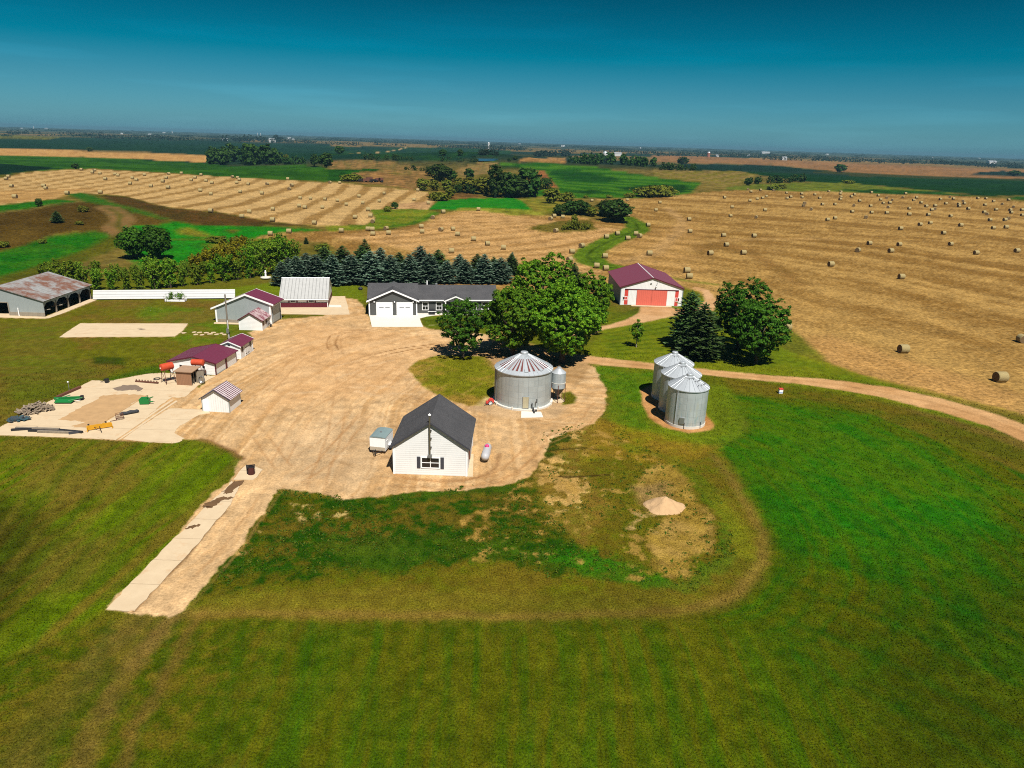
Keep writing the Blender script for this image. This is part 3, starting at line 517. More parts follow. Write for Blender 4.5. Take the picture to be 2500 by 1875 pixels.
# upright grass on the near lawns
gr = np.random.RandomState(77)
def blades(r0, r1, dens, w, h):
    a0 = math.radians(50); n_ = int(dens * a0 * (r1 * r1 - r0 * r0)); r = np.sqrt(gr.uniform(r0 * r0, r1 * r1, n_)); a = gr.uniform(-a0, a0, n_); x, y = r * np.sin(a), r * np.cos(a)
    ia = np.clip(np.searchsorted(az, a), 0, NA - 1); ir = np.clip(np.searchsorted(rad, r), 0, NR - 1); k = ir * NA + ia; c = COL[k]
    ok = (REG[k] == 1) & (c[:, 1] >= c[:, 0] * .55) & (c.max(1) < .2); x, y, k, c = x[ok], y[ok], k[ok], c[ok]; n_ = len(x)
    t = gr.uniform(0, math.pi, n_); hh = h * gr.uniform(.5, 1.3, n_); ww = w * gr.uniform(.6, 1.3, n_); lx, ly = gr.normal(size=n_) * hh * .5, gr.normal(size=n_) * hh * .5; ct, st = np.cos(t) * ww / 2, np.sin(t) * ww / 2; z = terr(x, y)
    v = np.stack([np.stack([x - ct, y - st, z - .01], 1), np.stack([x + ct, y + st, z - .01], 1), np.stack([x + lx + ct * .5, y + ly + st * .5, z + hh], 1), np.stack([x + lx - ct * .5, y + ly - st * .5, z + hh], 1)], 1)
    cc = np.clip(c * gr.uniform(.7, 1.9, (n_, 1)), 0, .5); return v.reshape(-1, 3), np.repeat(cc, 4, 0)
BV, BC = zip(blades(30, 50, 55, .05, .075), blades(50, 75, 26, .075, .10), blades(75, 120, 9, .11, .12)); BV, BC = np.concatenate(BV), np.concatenate(BC)
m, n, p = new_mat('grass_blade'); a = n.nodes.new('ShaderNodeAttribute'); a.attribute_name = 'col'; n.links.new(a.outputs['Color'], p.inputs['Base Color']); p.inputs['Roughness'].default_value = .8; p.inputs['Specular IOR Level'].default_value = .05
t_ = n.nodes.new('ShaderNodeBsdfTranslucent'); n.links.new(a.outputs['Color'], t_.inputs[0]); x_ = n.nodes.new('ShaderNodeMixShader'); x_.inputs[0].default_value = .35; n.links.new(p.outputs[0], x_.inputs[1]); n.links.new(t_.outputs[0], x_.inputs[2]); n.links.new(x_.outputs[0], n.nodes['Material Output'].inputs[0])
o = fast_mesh('grass', BV, np.arange(len(BV)).reshape(-1, 4), m); tag(o, 'short mown grass and weeds covering the near lawns', 'grass', kind='stuff')
at_ = o.data.attributes.new('col', 'FLOAT_COLOR', 'POINT'); at_.data.foreach_set('color', np.c_[BC, np.ones(len(BC))].astype(np.float32).ravel())
print('blades', len(BV) // 4)

# ------------------------------------------------------------------ building materials
WHITE = (.74, .74, .72)
M_siding = mat('white_lap_siding', WHITE, .6, ribs=('Z', .24, .012, .35), dirt=.1)
M_whitemetal = mat('white_ribbed_metal', WHITE, .5, ribs=('X', .3, .01, .4), dirt=.12)
M_fencemetal = mat('white_sheet_metal', (.50, .50, .495), .5, ribs=('Z', .5, .03, .8), dirt=.15)
M_trim = mat('white_trim', (.80, .80, .79), .5, dirt=.05)
M_shingle, n_, p_ = new_mat('charcoal_shingles')
o_ = n_.nodes.new('ShaderNodeTexCoord').outputs['Object']
a_ = noise(n_, stretch(n_, o_, (2.2, 5, 5)), 2.4, 5, .7, .3, .7); b_ = noise(n_, o_, .5, 3)
n_.links.new(mixc(n_, vmath(n_, 'MULTIPLY', a_, .9), (.03, .03, .033), mixc(n_, b_, (.115, .112, .115), (.08, .08, .083))), p_.inputs['Base Color'])
p_.inputs['Roughness'].default_value = .9; p_.inputs['Specular IOR Level'].default_value = .15; bump(n_, p_, a_, .7, .03)
M_maroon = mat('maroon_metal_roof', (.135, .026, .05), .42, ribs=('X', .45, .012, .35), dirt=.15, spec=.4)
M_maroony = mat('maroon_metal_roof_across', (.135, .026, .05), .42, ribs=('Y', .45, .012, .35), dirt=.15, spec=.4)
M_redroof = mat('faded_red_metal_roof', (.17, .04, .06), .42, ribs=('Y', .5, .012, .2), dirt=.12, spec=.4)
M_rustroof = mat('rusty_ribbed_roof', (.42, .36, .34), .6, ribs=('Y', .62, .02, .2), rust=(.35, (.17, .06, .045), .8), dirt=.4)
M_oldroof = mat('rust_streaked_galvanised_roof', (.30, .30, .29), .6, ribs=('Y', .9, .03, .6), rust=(.12, (.16, .07, .042), .32), dirt=.5)
M_striped = mat('maroon_streaked_metal_roof', (.48, .42, .42), .5, ribs=('Y', .3, .015, .2), dirt=.4)
nn = M_striped.node_tree; ob = nn.nodes.new('ShaderNodeTexCoord').outputs['Object']; s_ = nn.nodes.new('ShaderNodeSeparateXYZ'); nn.links.new(ob, s_.inputs[0])
t_ = vmath(nn, 'FRACT', vmath(nn, 'DIVIDE', s_.outputs['Y'], .42), 0.); g_ = vmath(nn, 'GREATER_THAN', t_, .5)
w_ = noise(nn, stretch(nn, ob, (.6, 5, .6)), 1.5, 4, .6, .25, .45)
nn.links.new(mixc(nn, vmath(nn, 'MULTIPLY', g_, w_), (.52, .46, .46), (.09, .02, .035)), nn.nodes['Principled BSDF'].inputs['Base Color'])
M_streak2 = mat('maroon_patched_metal_roof', (.2, .05, .07), .5, ribs=('Y', .4, .015, .5), dirt=.4, rust=(.2, (.4, .3, .3), 1.2))
M_galv = mat('galvanised_sheet', (.36, .40, .40), .45, metal=.25, dirt=.2, ribs=('X', .25, .008, .12))
M_galvy = mat('galvanised_sheet_side', (.36, .40, .40), .45, metal=.25, dirt=.2, ribs=('Y', .25, .008, .12))
M_whiteroof = mat('white_ribbed_roof', (.40, .40, .385), .45, ribs=('X', .7, .03, .8), dirt=.3)
M_wains = mat('maroon_wainscot', (.10, .012, .022), .5, ribs=('X', .3, .01, .3))
M_grey = mat('dark_grey_lap_siding', (.075, .078, .075), .6, ribs=('Z', .17, .012, .35), dirt=.1)
M_navy = mat('shade_navy_sheet', (.10, .17, .26), .5, ribs=('Y', .3, .01, .2))  # navy stands for the shade on the shed's side wall
M_reddoor = mat('red_ribbed_door', (.60, .13, .09), .5, ribs=('X', .42, .012, .3), dirt=.1)
M_red = mat('red_paint', (.55, .06, .045), .5, dirt=.15)
M_glass = mat('dark_window_glass', (.012, .012, .014), .12, spec=.6, dirt=.1, streak=False)
M_black = mat('black_void', (.008, .008, .009), .8)
M_charc = mat('charcoal_shutter', (.05, .05, .06), .6, ribs=('Z', .08, .01, .3))
M_maroontrim = mat('maroon_trim', (.09, .014, .025), .5)
M_wood = mat('weathered_wood', (.24, .20, .15), .85, dirt=.5, scale=2.5, bumpy=.3)
M_oldwood = mat('grey_plank', (.30, .26, .2), .85, dirt=.5, ribs=('Z', .25, .01, .4))
M_conc = mat('concrete', alb((238, 214, 176)), .9, dirt=.28, scale=.7, streak=False, dirtc=(.30, .2, .11), bumpy=.1)
nn = M_conc.node_tree; pb_ = nn.nodes['Principled BSDF']; src = pb_.inputs['Base Color'].links[0].from_socket; ob = nn.nodes.new('ShaderNodeTexCoord').outputs['Object']; s_ = nn.nodes.new('ShaderNodeSeparateXYZ'); nn.links.new(ob, s_.inputs[0])
wv_ = vmath(nn, 'ADD', s_.outputs['Y'], noise(nn, ob, .9, 4, .7, 0, 1, -.1, .1)); jt = vmath(nn, 'LESS_THAN', vmath(nn, 'FRACT', vmath(nn, 'DIVIDE', wv_, 3.4), 0.), .022); fs_ = noise(nn, ob, .45, 6, .75, .56, .66); fs2 = noise(nn, ob, 1.6, 5, .7, .66, .8)
c1 = mixc(nn, vmath(nn, 'MULTIPLY', jt, .55), src, (.2, .14, .08)); c1 = mixc(nn, vmath(nn, 'MULTIPLY', fs_, .5), c1, (.42, .26, .13)); c1 = mixc(nn, vmath(nn, 'MULTIPLY', fs2, .45), c1, (.2, .15, .1)); nn.links.new(c1, pb_.inputs['Base Color'])
M_concw = mat('pale_concrete', alb((252, 246, 232)), .9, dirt=.12, scale=.6, streak=False)
M_concd = mat('dirt_over_concrete', alb((218, 176, 124)), .95, dirt=.4, scale=.9, streak=False, bumpy=.3)
M_stain = mat('dark_stain', alb((150, 130, 112)), .8, dirt=.3, streak=False)
M_brass = mat('tarnished_pipe', (.16, .14, .09), .45, metal=.5)
M_steel = mat('steel', (.30, .31, .31), .4, metal=.6)
M_dark = mat('dark_steel', (.03, .03, .033), .5, metal=.3)
M_rusty = mat('rusty_steel', (.13, .05, .03), .8, dirt=.4)
M_tyre = mat('tyre_rubber', (.012, .012, .013), .85)
M_yellow = mat('yellow_paint', (.55, .27, .015), .45, dirt=.2)
M_green = mat('green_paint', (.012, .16, .035), .4, dirt=.2)
M_redtank = mat('faded_red_tank', (.48, .065, .025), .45, dirt=.3, scale=2)

# ------------------------------------------------------------------ gabled buildings: x along the front, y away from it
class Gable:
    def __init__(s, name, label, FL, rz, Wd, depth, eL, eR, ridge, ap=.5, wall=None, roof=None, over=.35, overf=.3, cat='shed', th=.12, group=None, roof_name='roof', hollow=False, roof2=None):
        s.W, s.dp, s.eL, s.eR, s.rd, s.ax = Wd, depth, eL, eR, ridge, Wd * ap
        s.root = thing(name, label, cat, (FL[0], FL[1], 0), rz, group)
        if not hollow:
            pr = [(0, 0, 0), (Wd, 0, 0), (Wd, 0, eR), (s.ax, 0, ridge), (0, 0, eL)]
            s.wall = MB().prism(pr, [(x, depth, z) for x, y, z in pr]).build('wall', wall, s.root)
        sl, sr = (ridge - eL) / s.ax, (ridge - eR) / (Wd - s.ax); y0, y1 = -overf, depth + overf; e = .02
        mb = MB(); p = lambda x, y, z: (x, y, z + e)
        mb.slab([p(-over, y0, eL - sl * over), p(s.ax, y0, ridge), p(s.ax, y1, ridge), p(-over, y1, eL - sl * over)], th)
        mb.slab([p(s.ax, y0, ridge), p(Wd + over, y0, eR - sr * over), p(Wd + over, y1, eR - sr * over), p(s.ax, y1, ridge)], th)
        s.roof = mb.build(roof_name, roof, s.root); s.y0, s.y1, s.over, s.sl, s.sr, s.th = y0, y1, over, sl, sr, th
    def cap(s, m, r=.09): return MB().tube([(s.ax, s.y0 - .02, s.rd + s.th + .0), (s.ax, s.y1 + .02, s.rd + s.th)], r, 6).build('ridge_cap', m, s.roof)
    def rake(s, m, w=.18, t=.05):
        o = None
        for y in (s.y0 - t - .004, s.y1 + .004):
            mb = MB()
            for x0, z0, x1, z1 in ((-s.over - .02, s.eL - s.sl * s.over, s.ax, s.rd), (s.ax, s.rd, s.W + s.over + .02, s.eR - s.sr * s.over)):
                a = [(x0, y, z0 - w + .08), (x1, y, z1 - w + .08), (x1, y, z1 + s.th + .06), (x0, y, z0 + s.th + .06)]; mb.prism(a, [(q[0], q[1] + t, q[2]) for q in a])
            mb.build('rake_trim', m, s.root)
    def corners(s, m, w=.16, t=.035):
        e = .004
        MB().box(-t, w, -t - e, -e, 0, s.eL).box(-t - e, -e, 0, w, 0, s.eL).build('corner_trim', m, s.root)
        MB().box(s.W - w, s.W + t, -t - e, -e, 0, s.eR).box(s.W + e, s.W + e + t, -e, w, 0, s.eR).build('corner_trim', m, s.root)
        MB().box(s.W + e, s.W + e + t, s.dp - w, s.dp, 0, s.eR).build('corner_trim', m, s.root)
    def bx(s, mb, face, u0, u1, z0, z1, off, t):
        if face == 'front': mb.box(u0, u1, -off - t, -off, z0, z1)
        elif face == 'right': mb.box(s.W + off, s.W + off + t, u0, u1, z0, z1)
        else: mb.box(-off - t, -off, u0, u1, z0, z1)
        return mb
    def panel(s, face, name, m, u0, u1, z0, z1, off=.003, t=.05, parent=None, label=None):
        o = s.bx(MB(), face, u0, u1, z0, z1, off, t).build(name, m, parent or s.root)
        if label: o['label'] = label
        return o
    def window(s, face, u0, u1, z0, z1, nx=2, nz=2, fr=.07, frame=None, shutter=None, sw=.3):
        mb = MB(); t = .06
        s.bx(mb, face, u0 - fr, u1 + fr, z1, z1 + fr, .003, t); s.bx(mb, face, u0 - fr, u1 + fr, z0 - fr, z0, .003, t)
        for k in range(nx + 1):
            u = u0 + (u1 - u0) * k / nx; a, b = (u - fr, u) if k == 0 else ((u, u + fr) if k == nx else (u - fr * .35, u + fr * .35)); s.bx(mb, face, a, b, z0, z1, .003, t)
        for k in range(1, nz): z = z0 + (z1 - z0) * k / nz; s.bx(mb, face, u0, u1, z - fr * .3, z + fr * .3, .003, t - .004)
        w = mb.build('window', frame or M_trim, s.root)
        s.bx(MB(), face, u0 + .002, u1 - .002, z0 + .002, z1 - .002, .003, .02).build('pane', M_glass, w)
        if shutter:
            for a in (u0 - fr - .06 - sw, u1 + fr + .06): s.bx(MB(), face, a, a + sw, z0 - fr, z1 + fr, .003, .05).build('shutter', shutter, s.root)
        return w
def V2(px, py): q = flat(px, py); return q
def off(FL, rz, x, y, z=0): return (FL[0] + x * math.cos(rz) - y * math.sin(rz), FL[1] + x * math.sin(rz) + y * math.cos(rz), z)

# white workshop in front
FL = V2(961, 1156.5); rz = math.radians(-.6)
b = Gable('white_workshop', 'white lap-sided workshop with steep charcoal shingle roof and tall vent pipe on its gable', FL, rz, 7.85, 8.2, 3.25, 3.3, 6.0, wall=M_siding, roof=M_shingle, over=.28, overf=.25, cat='workshop')
b.corners(M_trim, .18); b.rake(M_charc, .1, .04)
mb = MB()
for k in range(24):
    y = b.y0 + .1 + k * (b.y1 - b.y0 - .2) / 24
    mb.slab([(b.ax - .17, y, b.rd + .03), (b.ax, y, b.rd + .165), (b.ax, y + .34, b.rd + .185), (b.ax - .17, y + .34, b.rd + .05)], .03)
    mb.slab([(b.ax, y, b.rd + .165), (b.ax + .17, y, b.rd + .03), (b.ax + .17, y + .34, b.rd + .05), (b.ax, y + .34, b.rd + .185)], .03)
mb.build('ridge_shingles', M_shingle, b.roof)
b.window('front', 3.05, 4.85, .9, 2.0, 2, 2, .11, shutter=M_charc, sw=.36)
mb = MB().tube([(3.92, -.25, 2.35), (3.92, -.25, 6.95)], .09, 10); mb.tube([(3.92, -.25, 2.42), (3.92, .05, 2.42)], .07, 8)
st = mb.build('vent_pipe', M_brass, b.root, True); MB().lathe([(.16, 6.92), (.16, 7.0), (.03, 7.13)], 10, (3.92, -.25, 0)).build('pipe_cap', M_trim, st)
MB().box(3.7, 4.14, -.4, -.06, 2.2, 2.5).build('vent_box', M_steel, b.root)
[MB().box(3.85, 4.12, -.22, -.04, z, z + .04).build('pipe_bracket', M_dark, b.root) for z in (3.3, 4.3, 5.2)]
MB().box(7.853, 7.9, .3, .42, 1.9, 2.5).build('downspout', M_trim, b.root)
MB().box(7.853, 8.0, 2.1, 2.5, 1.0, 2.1).build('red_hose_reel', M_rusty, b.root)
b.panel('left', 'side_door', M_maroontrim, 5.2, 6.2, 0, 2.05)
# red machine shed
FL = V2(1512.8, 743.9); rz = math.radians(1.0)
b = Gable('machine_shed', 'large white machine shed with red sliding doors and faded red metal roof', FL, rz, 13.9, 19.5, 3.95, 3.95, 6.15, wall=M_whitemetal, roof=M_redroof, over=.25, overf=.2, cat='barn')
b.cap(M_trim); b.rake(M_maroontrim, .12); b.corners(mat('grey_corner_trim', (.2, .24, .27), .5), .14)
dd = b.panel('front', 'sliding_door', M_reddoor, 3.62, 6.95, .06, 3.45, .09, .06); d2 = b.panel('front', 'sliding_door', M_reddoor, 7.0, 10.35, .06, 3.45, .09, .06)
b.panel('front', 'door_track', M_maroontrim, .95, 12.9, 3.52, 3.64, .003, .16)
b.panel('front', 'white_door_leaf', M_whitemetal, 1.75, 3.58, .06, 3.45, .003, .06); b.panel('front', 'white_door_leaf', M_whitemetal, 10.4, 12.15, .06, 3.45, .003, .06)
b.panel('front', 'red_stripe', M_red, .92, 1.68, .1, 3.5, .003, .03); b.panel('front', 'red_stripe', M_red, 12.2, 12.95, .1, 3.5, .003, .03)
b.panel('left', 'shade_tinted_cladding', M_navy, .02, 19.4, .05, 3.9, .003, .03)  # side wall away from the sun: its shade put into the colour
b.window('front', .62, 1.52, 1.2, 1.85, 2, 1, .09); b.window('front', 12.35, 13.2, 1.2, 1.85, 2, 1, .09)
mb = MB().tube([(8.1, -.2, 5.5), (7.9, -.35, 5.0), (7.75, -.3, 4.5)], .05, 6); mb.lathe([(.02, 4.6), (.16, 4.35), (.1, 4.15)], 10, (7.75, -.3, 0)); mb.build('yard_lamp', M_steel, b.root)
MB().lathe([(.2, -.07), (.2, -.004)], 14, (6.6, 0, 4.9), 'y').build('gable_vent', M_steel, b.root)
MB().box(2.5, 11.5, -1.2, -.2, 0, .05).build('door_apron', M_conc, b.root)
# grey ranch house with its garage wing
FL = V2(901.5, 770.3); rz = math.radians(8.3)
R = thing('ranch_house', 'long dark grey ranch house with white trim, two white garage doors and charcoal shingle roof', 'house', (FL[0], FL[1], 0), rz)
gw, gd = 9.5, 10.0; mw, my0, md = 16.2, 1.5, 9.6; ge, gr, me_, mr = 3.0, 5.5, 2.85, 4.9; ga = 5.05
pr = [(0, 0, 0), (gw, 0, 0), (gw, 0, ge), (gw / 2, 0, ga), (0, 0, ge)]
MB().prism(pr, [(x, gd, z) for x, y, z in pr]).build('garage_wall', M_grey, R)
MB().box(gw + .003, gw + mw, my0, my0 + md, 0, me_).build('wall', M_grey, R)
mb = MB()
# main roof, ridge along x
rx0, rx1, ym = gw - .5, gw + mw + .4, my0 + md / 2
mb.slab([(rx0, my0 - .4, me_ - .1), (rx1, my0 - .4, me_ - .1), (rx1, ym, mr), (rx0, ym, mr)], .14); mb.slab([(rx0, ym, mr), (rx1, ym, mr), (rx1, my0 + md + .4, me_ - .1), (rx0, my0 + md + .4, me_ - .1)], .14)
pr = [(gw + mw - .003, my0, me_), (gw + mw - .003, my0 + md, me_), (gw + mw - .003, ym, mr - .05)]; mb2 = MB().prism(pr, [(x - .1, y, z) for x, y, z in pr]); mb2.build('gable_wall', M_grey, R)
mb.build('roof', M_shingle, R)
mb = MB(); gy = gd / 2; e0 = ge - .12
mb.slab([(-.35, .6, e0 + .3), (gw + .35, .6, e0 + .3), (gw + .35, gy, gr), (-.35, gy, gr)], .14); mb.slab([(-.35, gy, gr), (gw + .35, gy, gr), (gw + .35, gd + .4, e0), (-.35, gd + .4, e0)], .14)
pr = [(0.01, 0, ge - .02), (.01, gd, ge - .02), (.01, gy, gr)]; mb.prism(pr, [(x + .1, y, z) for x, y, z in pr]); pr = [(gw - .02, 0, ge - .02), (gw - .02, gd, ge - .02), (gw - .02, gy, gr)]; mb.prism(pr, [(x - .1, y, z) for x, y, z in pr])
sl = (ga - ge) / (gw / 2); yb = gy - .6
for sx in (0, 1):
    x0, x1 = (-.4, gw / 2) if sx == 0 else (gw + .4, gw / 2); zl = ge - sl * .4
    mb.slab([(x0, -.35, zl + .03), (x1, -.35, ga + .03), (x1, yb, ga + .03), (x0, 1.2, zl + .03)] if sx else [(x0, -.35, zl + .03), (x0, 1.2, zl + .03), (x1, yb, ga + .03), (x1, -.35, ga + .03)], -.16 if sx == 0 else -.16)
mb.build('garage_roof', M_shingle, R)
mb = MB(); y = -.42
for x0, z0, x1, z1 in ((-.45, ge - sl * .45, gw / 2, ga), (gw / 2, ga, gw + .45, ge - sl * .45)):
    a = [(x0, y, z0 - .06), (x1, y, z1 - .06), (x1, y, z1 + .26), (x0, y, z0 + .26)]; mb.prism(a, [(q[0], q[1] + .06, q[2]) for q in a])
mb.box(gw + .1, gw + mw + .42, my0 - .48, my0 - .41, me_ - .14, me_ + .1); mb.box(-.05, .18, -.045, -.003, 0, ge); mb.box(gw - .18, gw + .05, -.045, -.003, 0, ge); mb.box(gw + mw - .15, gw + mw + .04, my0 - .045, my0 - .003, 0, me_)
mb.build('white_fascia', M_trim, R)
# entry gable
ex, ew, ea = gw + 5.5, 4.6, 3.75; mb = MB()
for x0, z0, x1, z1 in ((ex, me_ - .05, ex + ew / 2, ea), (ex + ew / 2, ea, ex + ew, me_ - .05)): mb.slab([(x0, my0 - 1.3, z0), (x1, my0 - 1.3, z1), (x1, my0 + 1.6, z1), (x0, my0 + 1.6, z0)], .12)
er = mb.build('entry_roof', M_shingle, R); mb = MB(); y = my0 - 1.36
for x0, z0, x1, z1 in ((ex - .1, me_ - .1, ex + ew / 2, ea), (ex + ew / 2, ea, ex + ew + .1, me_ - .1)):
    a = [(x0, y, z0 - .1), (x1, y, z1 - .1), (x1, y, z1 + .16), (x0, y, z0 + .16)]; mb.prism(a, [(q[0], q[1] + .05, q[2]) for q in a])
mb.build('entry_fascia', M_trim, er)
pr = [(ex + .1, my0 - 1.28, me_ - .1), (ex + ew - .1, my0 - 1.28, me_ - .1), (ex + ew / 2, my0 - 1.28, ea - .06)]; MB().prism(pr, [(x, y + .1, z) for x, y, z in pr]).build('entry_gable', M_grey, R)
[MB().box(x, x + .2, my0 - 1.28, my0 - 1.08, 0, me_ - .1).build('porch_post', M_trim, R) for x in (ex + .15, ex + ew - .35)]
for x in (1.55, 5.55):
    g = MB().box(x, x + 3.0, -.05, -.003, .02, 2.5).build('garage_door', mat('white_garage_door', (.8, .8, .79), .45, ribs=('Z', .55, .01, .25), dirt=.03), R)
    for k in (.45, 1.65): MB().box(x + k, x + k + .9, -.062, -.052, 1.55, 1.8).build('door_window', mat('pale_door_glass', (.25, .26, .27), .2), g)
    mb = MB(); mb.box(x - .12, x - .003, -.07, -.003, 0, 2.62); mb.box(x + 3.003, x + 3.12, -.07, -.003, 0, 2.62); mb.box(x - .12, x + 3.12, -.07, -.003, 2.503, 2.7); mb.build('door_casing', M_trim, R)
for x in (1.05, 5.05, 8.75): MB().lathe([(.07, 2.62), (.12, 2.7), (.1, 2.9), (.03, 2.95)], 8, (x, -.12, 0)).build('wall_lamp', M_trim, R)
for x, w, z0, z1 in ((gw + 1.15, 1.05, .85, 2.35), (gw + 3.95, 1.05, .85, 2.35), (gw + 10.8, 1.3, .95, 2.35), (gw + 13.3, 1.2, .95, 2.35)):
    mb = MB(); y0, y1 = my0 - .07, my0 - .003
    mb.box(x - .13, x, y0, y1, z0 - .12, z1 + .12); mb.box(x + w, x + w + .13, y0, y1, z0 - .12, z1 + .12); mb.box(x, x + w, y0, y1, z1, z1 + .12); mb.box(x, x + w, y0, y1, z0 - .12, z0); mb.box(x, x + w, y0, y1, (z0 + z1) / 2 - .05, (z0 + z1) / 2 + .05); mb.box(x + w / 2 - .03, x + w / 2 + .03, y0 + .01, y1, z0, (z0 + z1) / 2 - .05)
    f = mb.build('window', M_trim, R); MB().box(x + .002, x + w - .002, my0 - .03, my0 - .003, z0 + .002, z1 - .002).build('pane', M_glass, f)
g = MB().box(ex + 1.7, ex + 2.7, my0 - .06, my0 - .003, .1, 2.25).build('front_door', mat('front_door_paint', (.08, .05, .045), .5), R)
mb = MB(); mb.box(ex + 1.55, ex + 1.697, my0 - .08, my0 - .003, .1, 2.4); mb.box(ex + 2.703, ex + 2.85, my0 - .08, my0 - .003, .1, 2.4); mb.build('door_casing', M_trim, R)
MB().box(gw + .05, gw + mw, my0 - .3, my0 - .01, 0, .1).build('footing', M_concw, R)
mb = MB().tube([(gw + 2.2, ym + 1.2, mr - .3), (gw + 2.2, ym + 1.2, mr + .75)], .14, 8); mb.build('vent_stack', M_trim, R)
MB().lathe([(.28, mr - .15), (.28, mr + .25), (.1, mr + .35)], 12, (gw + 4.1, ym + .6, 0)).build('roof_vent', M_steel, R)
q = off(FL, rz, gw + 3.0, my0 - .9); t = thing('patio_grill', 'black patio grill with a bright lid edge by the grey house wall', 'grill', q, rz)
mb = MB(); mb.prism([(-.6, -.3, .75), (.6, -.3, .75), (.6, .3, .75), (-.6, .3, .75)], [(-.55, -.2, 1.2), (.55, -.2, 1.2), (.55, .25, 1.2), (-.55, .25, 1.2)]); mb.build('hood', M_dark, t); MB().box(-.6, .6, -.3, .3, .12, .72).build('cabinet', M_dark, t); MB().box(-.85, .85, -.38, -.31, .68, .78).build('front_shelf', M_trim, t)
# white-roofed outbuilding
FL = V2(684.5, 751); rz = math.radians(10.0)
Wd, dp, ev, rg, ry = 9.55, 11.5, 2.0, 4.95, 5.9
R = thing('white_roofed_outbuilding', 'white outbuilding with large ribbed white roof, maroon wainscot and two shuttered windows', 'outbuilding', (FL[0], FL[1], 0), rz)
pr = [(0, 0, 0), (0, dp, 0), (0, dp, ev), (0, ry, rg), (0, 0, ev)]; MB().prism(pr, [(x + Wd, y, z) for x, y, z in pr]).build('wall', M_whitemetal, R)
s = (rg - ev) / ry; mb = MB(); mb.slab([(-.15, -.4, ev - s * .4 + .03), (Wd + .15, -.4, ev - s * .4 + .03), (Wd + .15, ry, rg + .03), (-.15, ry, rg + .03)], .1); mb.slab([(-.15, ry, rg + .03), (Wd + .15, ry, rg + .03), (Wd + .15, dp + .4, ev - .2), (-.15, dp + .4, ev - .2)], .1)
rf = mb.build('roof', M_whiteroof, R); mb = MB(); mb.tube([(-.17, ry, rg + .14), (Wd + .17, ry, rg + .14)], .1, 6); mb.build('ridge_cap', M_trim, rf)
MB().box(-.2, Wd + .2, -.5, -.42, ev - .36, ev - .16).build('gutter', M_trim, R)
mb = MB(); mb.box(.05, Wd - .05, -.05, -.003, .04, 1.02); mb.box(Wd + .003, Wd + .05, .0, dp, .04, 1.02); mb.build('wainscot', M_wains, R)
for x in (2.1, 5.75):
    mb = MB(); z0, z1, w = 1.18, 1.68, 1.0
    mb.box(x - .12, x + w + .12, -.08, -.003, z1, z1 + .12); mb.box(x - .12, x + w + .12, -.08, -.003, z0 - .12, z0); mb.box(x - .12, x, -.08, -.003, z0, z1); mb.box(x + w, x + w + .12, -.08, -.003, z0, z1)
    f = mb.build('window', M_trim, R); MB().box(x, x + w, -.03, -.003, z0, z1).build('pane', M_glass, f)
    for u in (x - .45, x + w + .15): MB().box(u, u + .28, -.06, -.003, 1.08, 1.85).build('shutter', M_maroontrim, R)
for u, m_ in ((0, M_trim), (Wd - .12, M_trim)): MB().box(u, u + .12, -.09, -.055, 0, ev).build('corner_trim', m_, R)
# grey sheet-metal shed
FL = V2(528.4, 786); rz = math.radians(-4.0)
b = Gable('grey_metal_shed', 'tall grey sheet-metal shed with white rake trim and one maroon roof slope', FL, rz, 10.7, 4.7, 2.85, 4.0, 5.5, .57, wall=M_galv, roof=M_maroon, over=.7, overf=.25, cat='shed')
b.rake(M_trim, .22, .06); b.corners(M_trim, .26)
b.panel('front', 'plank_base', M_oldwood, .3, 10.3, .05, .62, .003, .06); b.panel('right', 'grey_side_door', M_galvy, .7, 3.9, .3, 3.2, .04, .05)
b.panel('right', 'door_track', M_trim, .3, 4.3, 3.25, 3.4, .003, .12); b.panel('right', 'walk_door', M_charc, 4.05, 4.5, .1, 2.1)
# small white shed leaning against it
FL = V2(585, 805.5); rz = math.radians(0)
b = Gable('white_tool_shed', 'small white shed with patched maroon roof in front of the grey metal shed', FL, rz, 4.15, 4.45, 1.9, 1.85, 3.15, wall=M_siding, roof=M_streak2, over=.2, overf=.2, cat='shed', th=.08)
b.rake(M_maroontrim, .12); b.corners(M_trim, .1)
for u in (.45, 2.0): b.window('right', u, u + .5, .95, 1.6, 1, 1, .06, frame=M_maroontrim)
b.panel('right', 'double_door', M_siding, 3.0, 4.1, .05, 1.75); b.panel('right', 'door_strap', M_dark, 3.05, 4.05, 1.3, 1.4, .06, .02); b.panel('right', 'door_strap', M_dark, 3.05, 4.05, .4, .5, .06, .02)
q = off(FL, rz, 4.75, 2.6); t = thing('scrap_tools', 'dark garden tools leaning on the small white shed with the patched roof', 'tools', q, 0)
for k in range(5): MB().tube([(.1 * k - .2, -.6 + .3 * k, 0), (-.45, -.6 + .3 * k, 1.2)], .03, 5).build('tool_handle', M_dark, t)
MB().lathe([(.3, -.05), (.3, .05)], 12, (0, .3, .32), 'x').build('spare_wheel', M_tyre, t)
# long white shed
FL = V2(528.3, 916); rz = math.radians(-4.6); FL = off(FL, rz, -7.1, 0)
b = Gable('long_white_shed', 'long low white shed with maroon metal roof behind the brown fuel hut', FL, rz, 7.1, 6.65, 1.75, 1.8, 2.62, .54, wall=M_siding, roof=M_maroony, over=.25, overf=.2, cat='shed', th=.08)
b.rake(M_maroontrim, .14); b.corners(M_maroontrim, .1); b.window('front', 1.6, 2.0, .95, 1.35, 1, 1, .04); b.window('front', 5.1, 5.5, .95, 1.35, 1, 1, .04)
b.panel('right', 'maroon_door', M_maroontrim, 3.0, 3.5, .05, 1.7); b.panel('right', 'base_board', M_galvy, .2, 2.9, .02, .2, .003, .03)
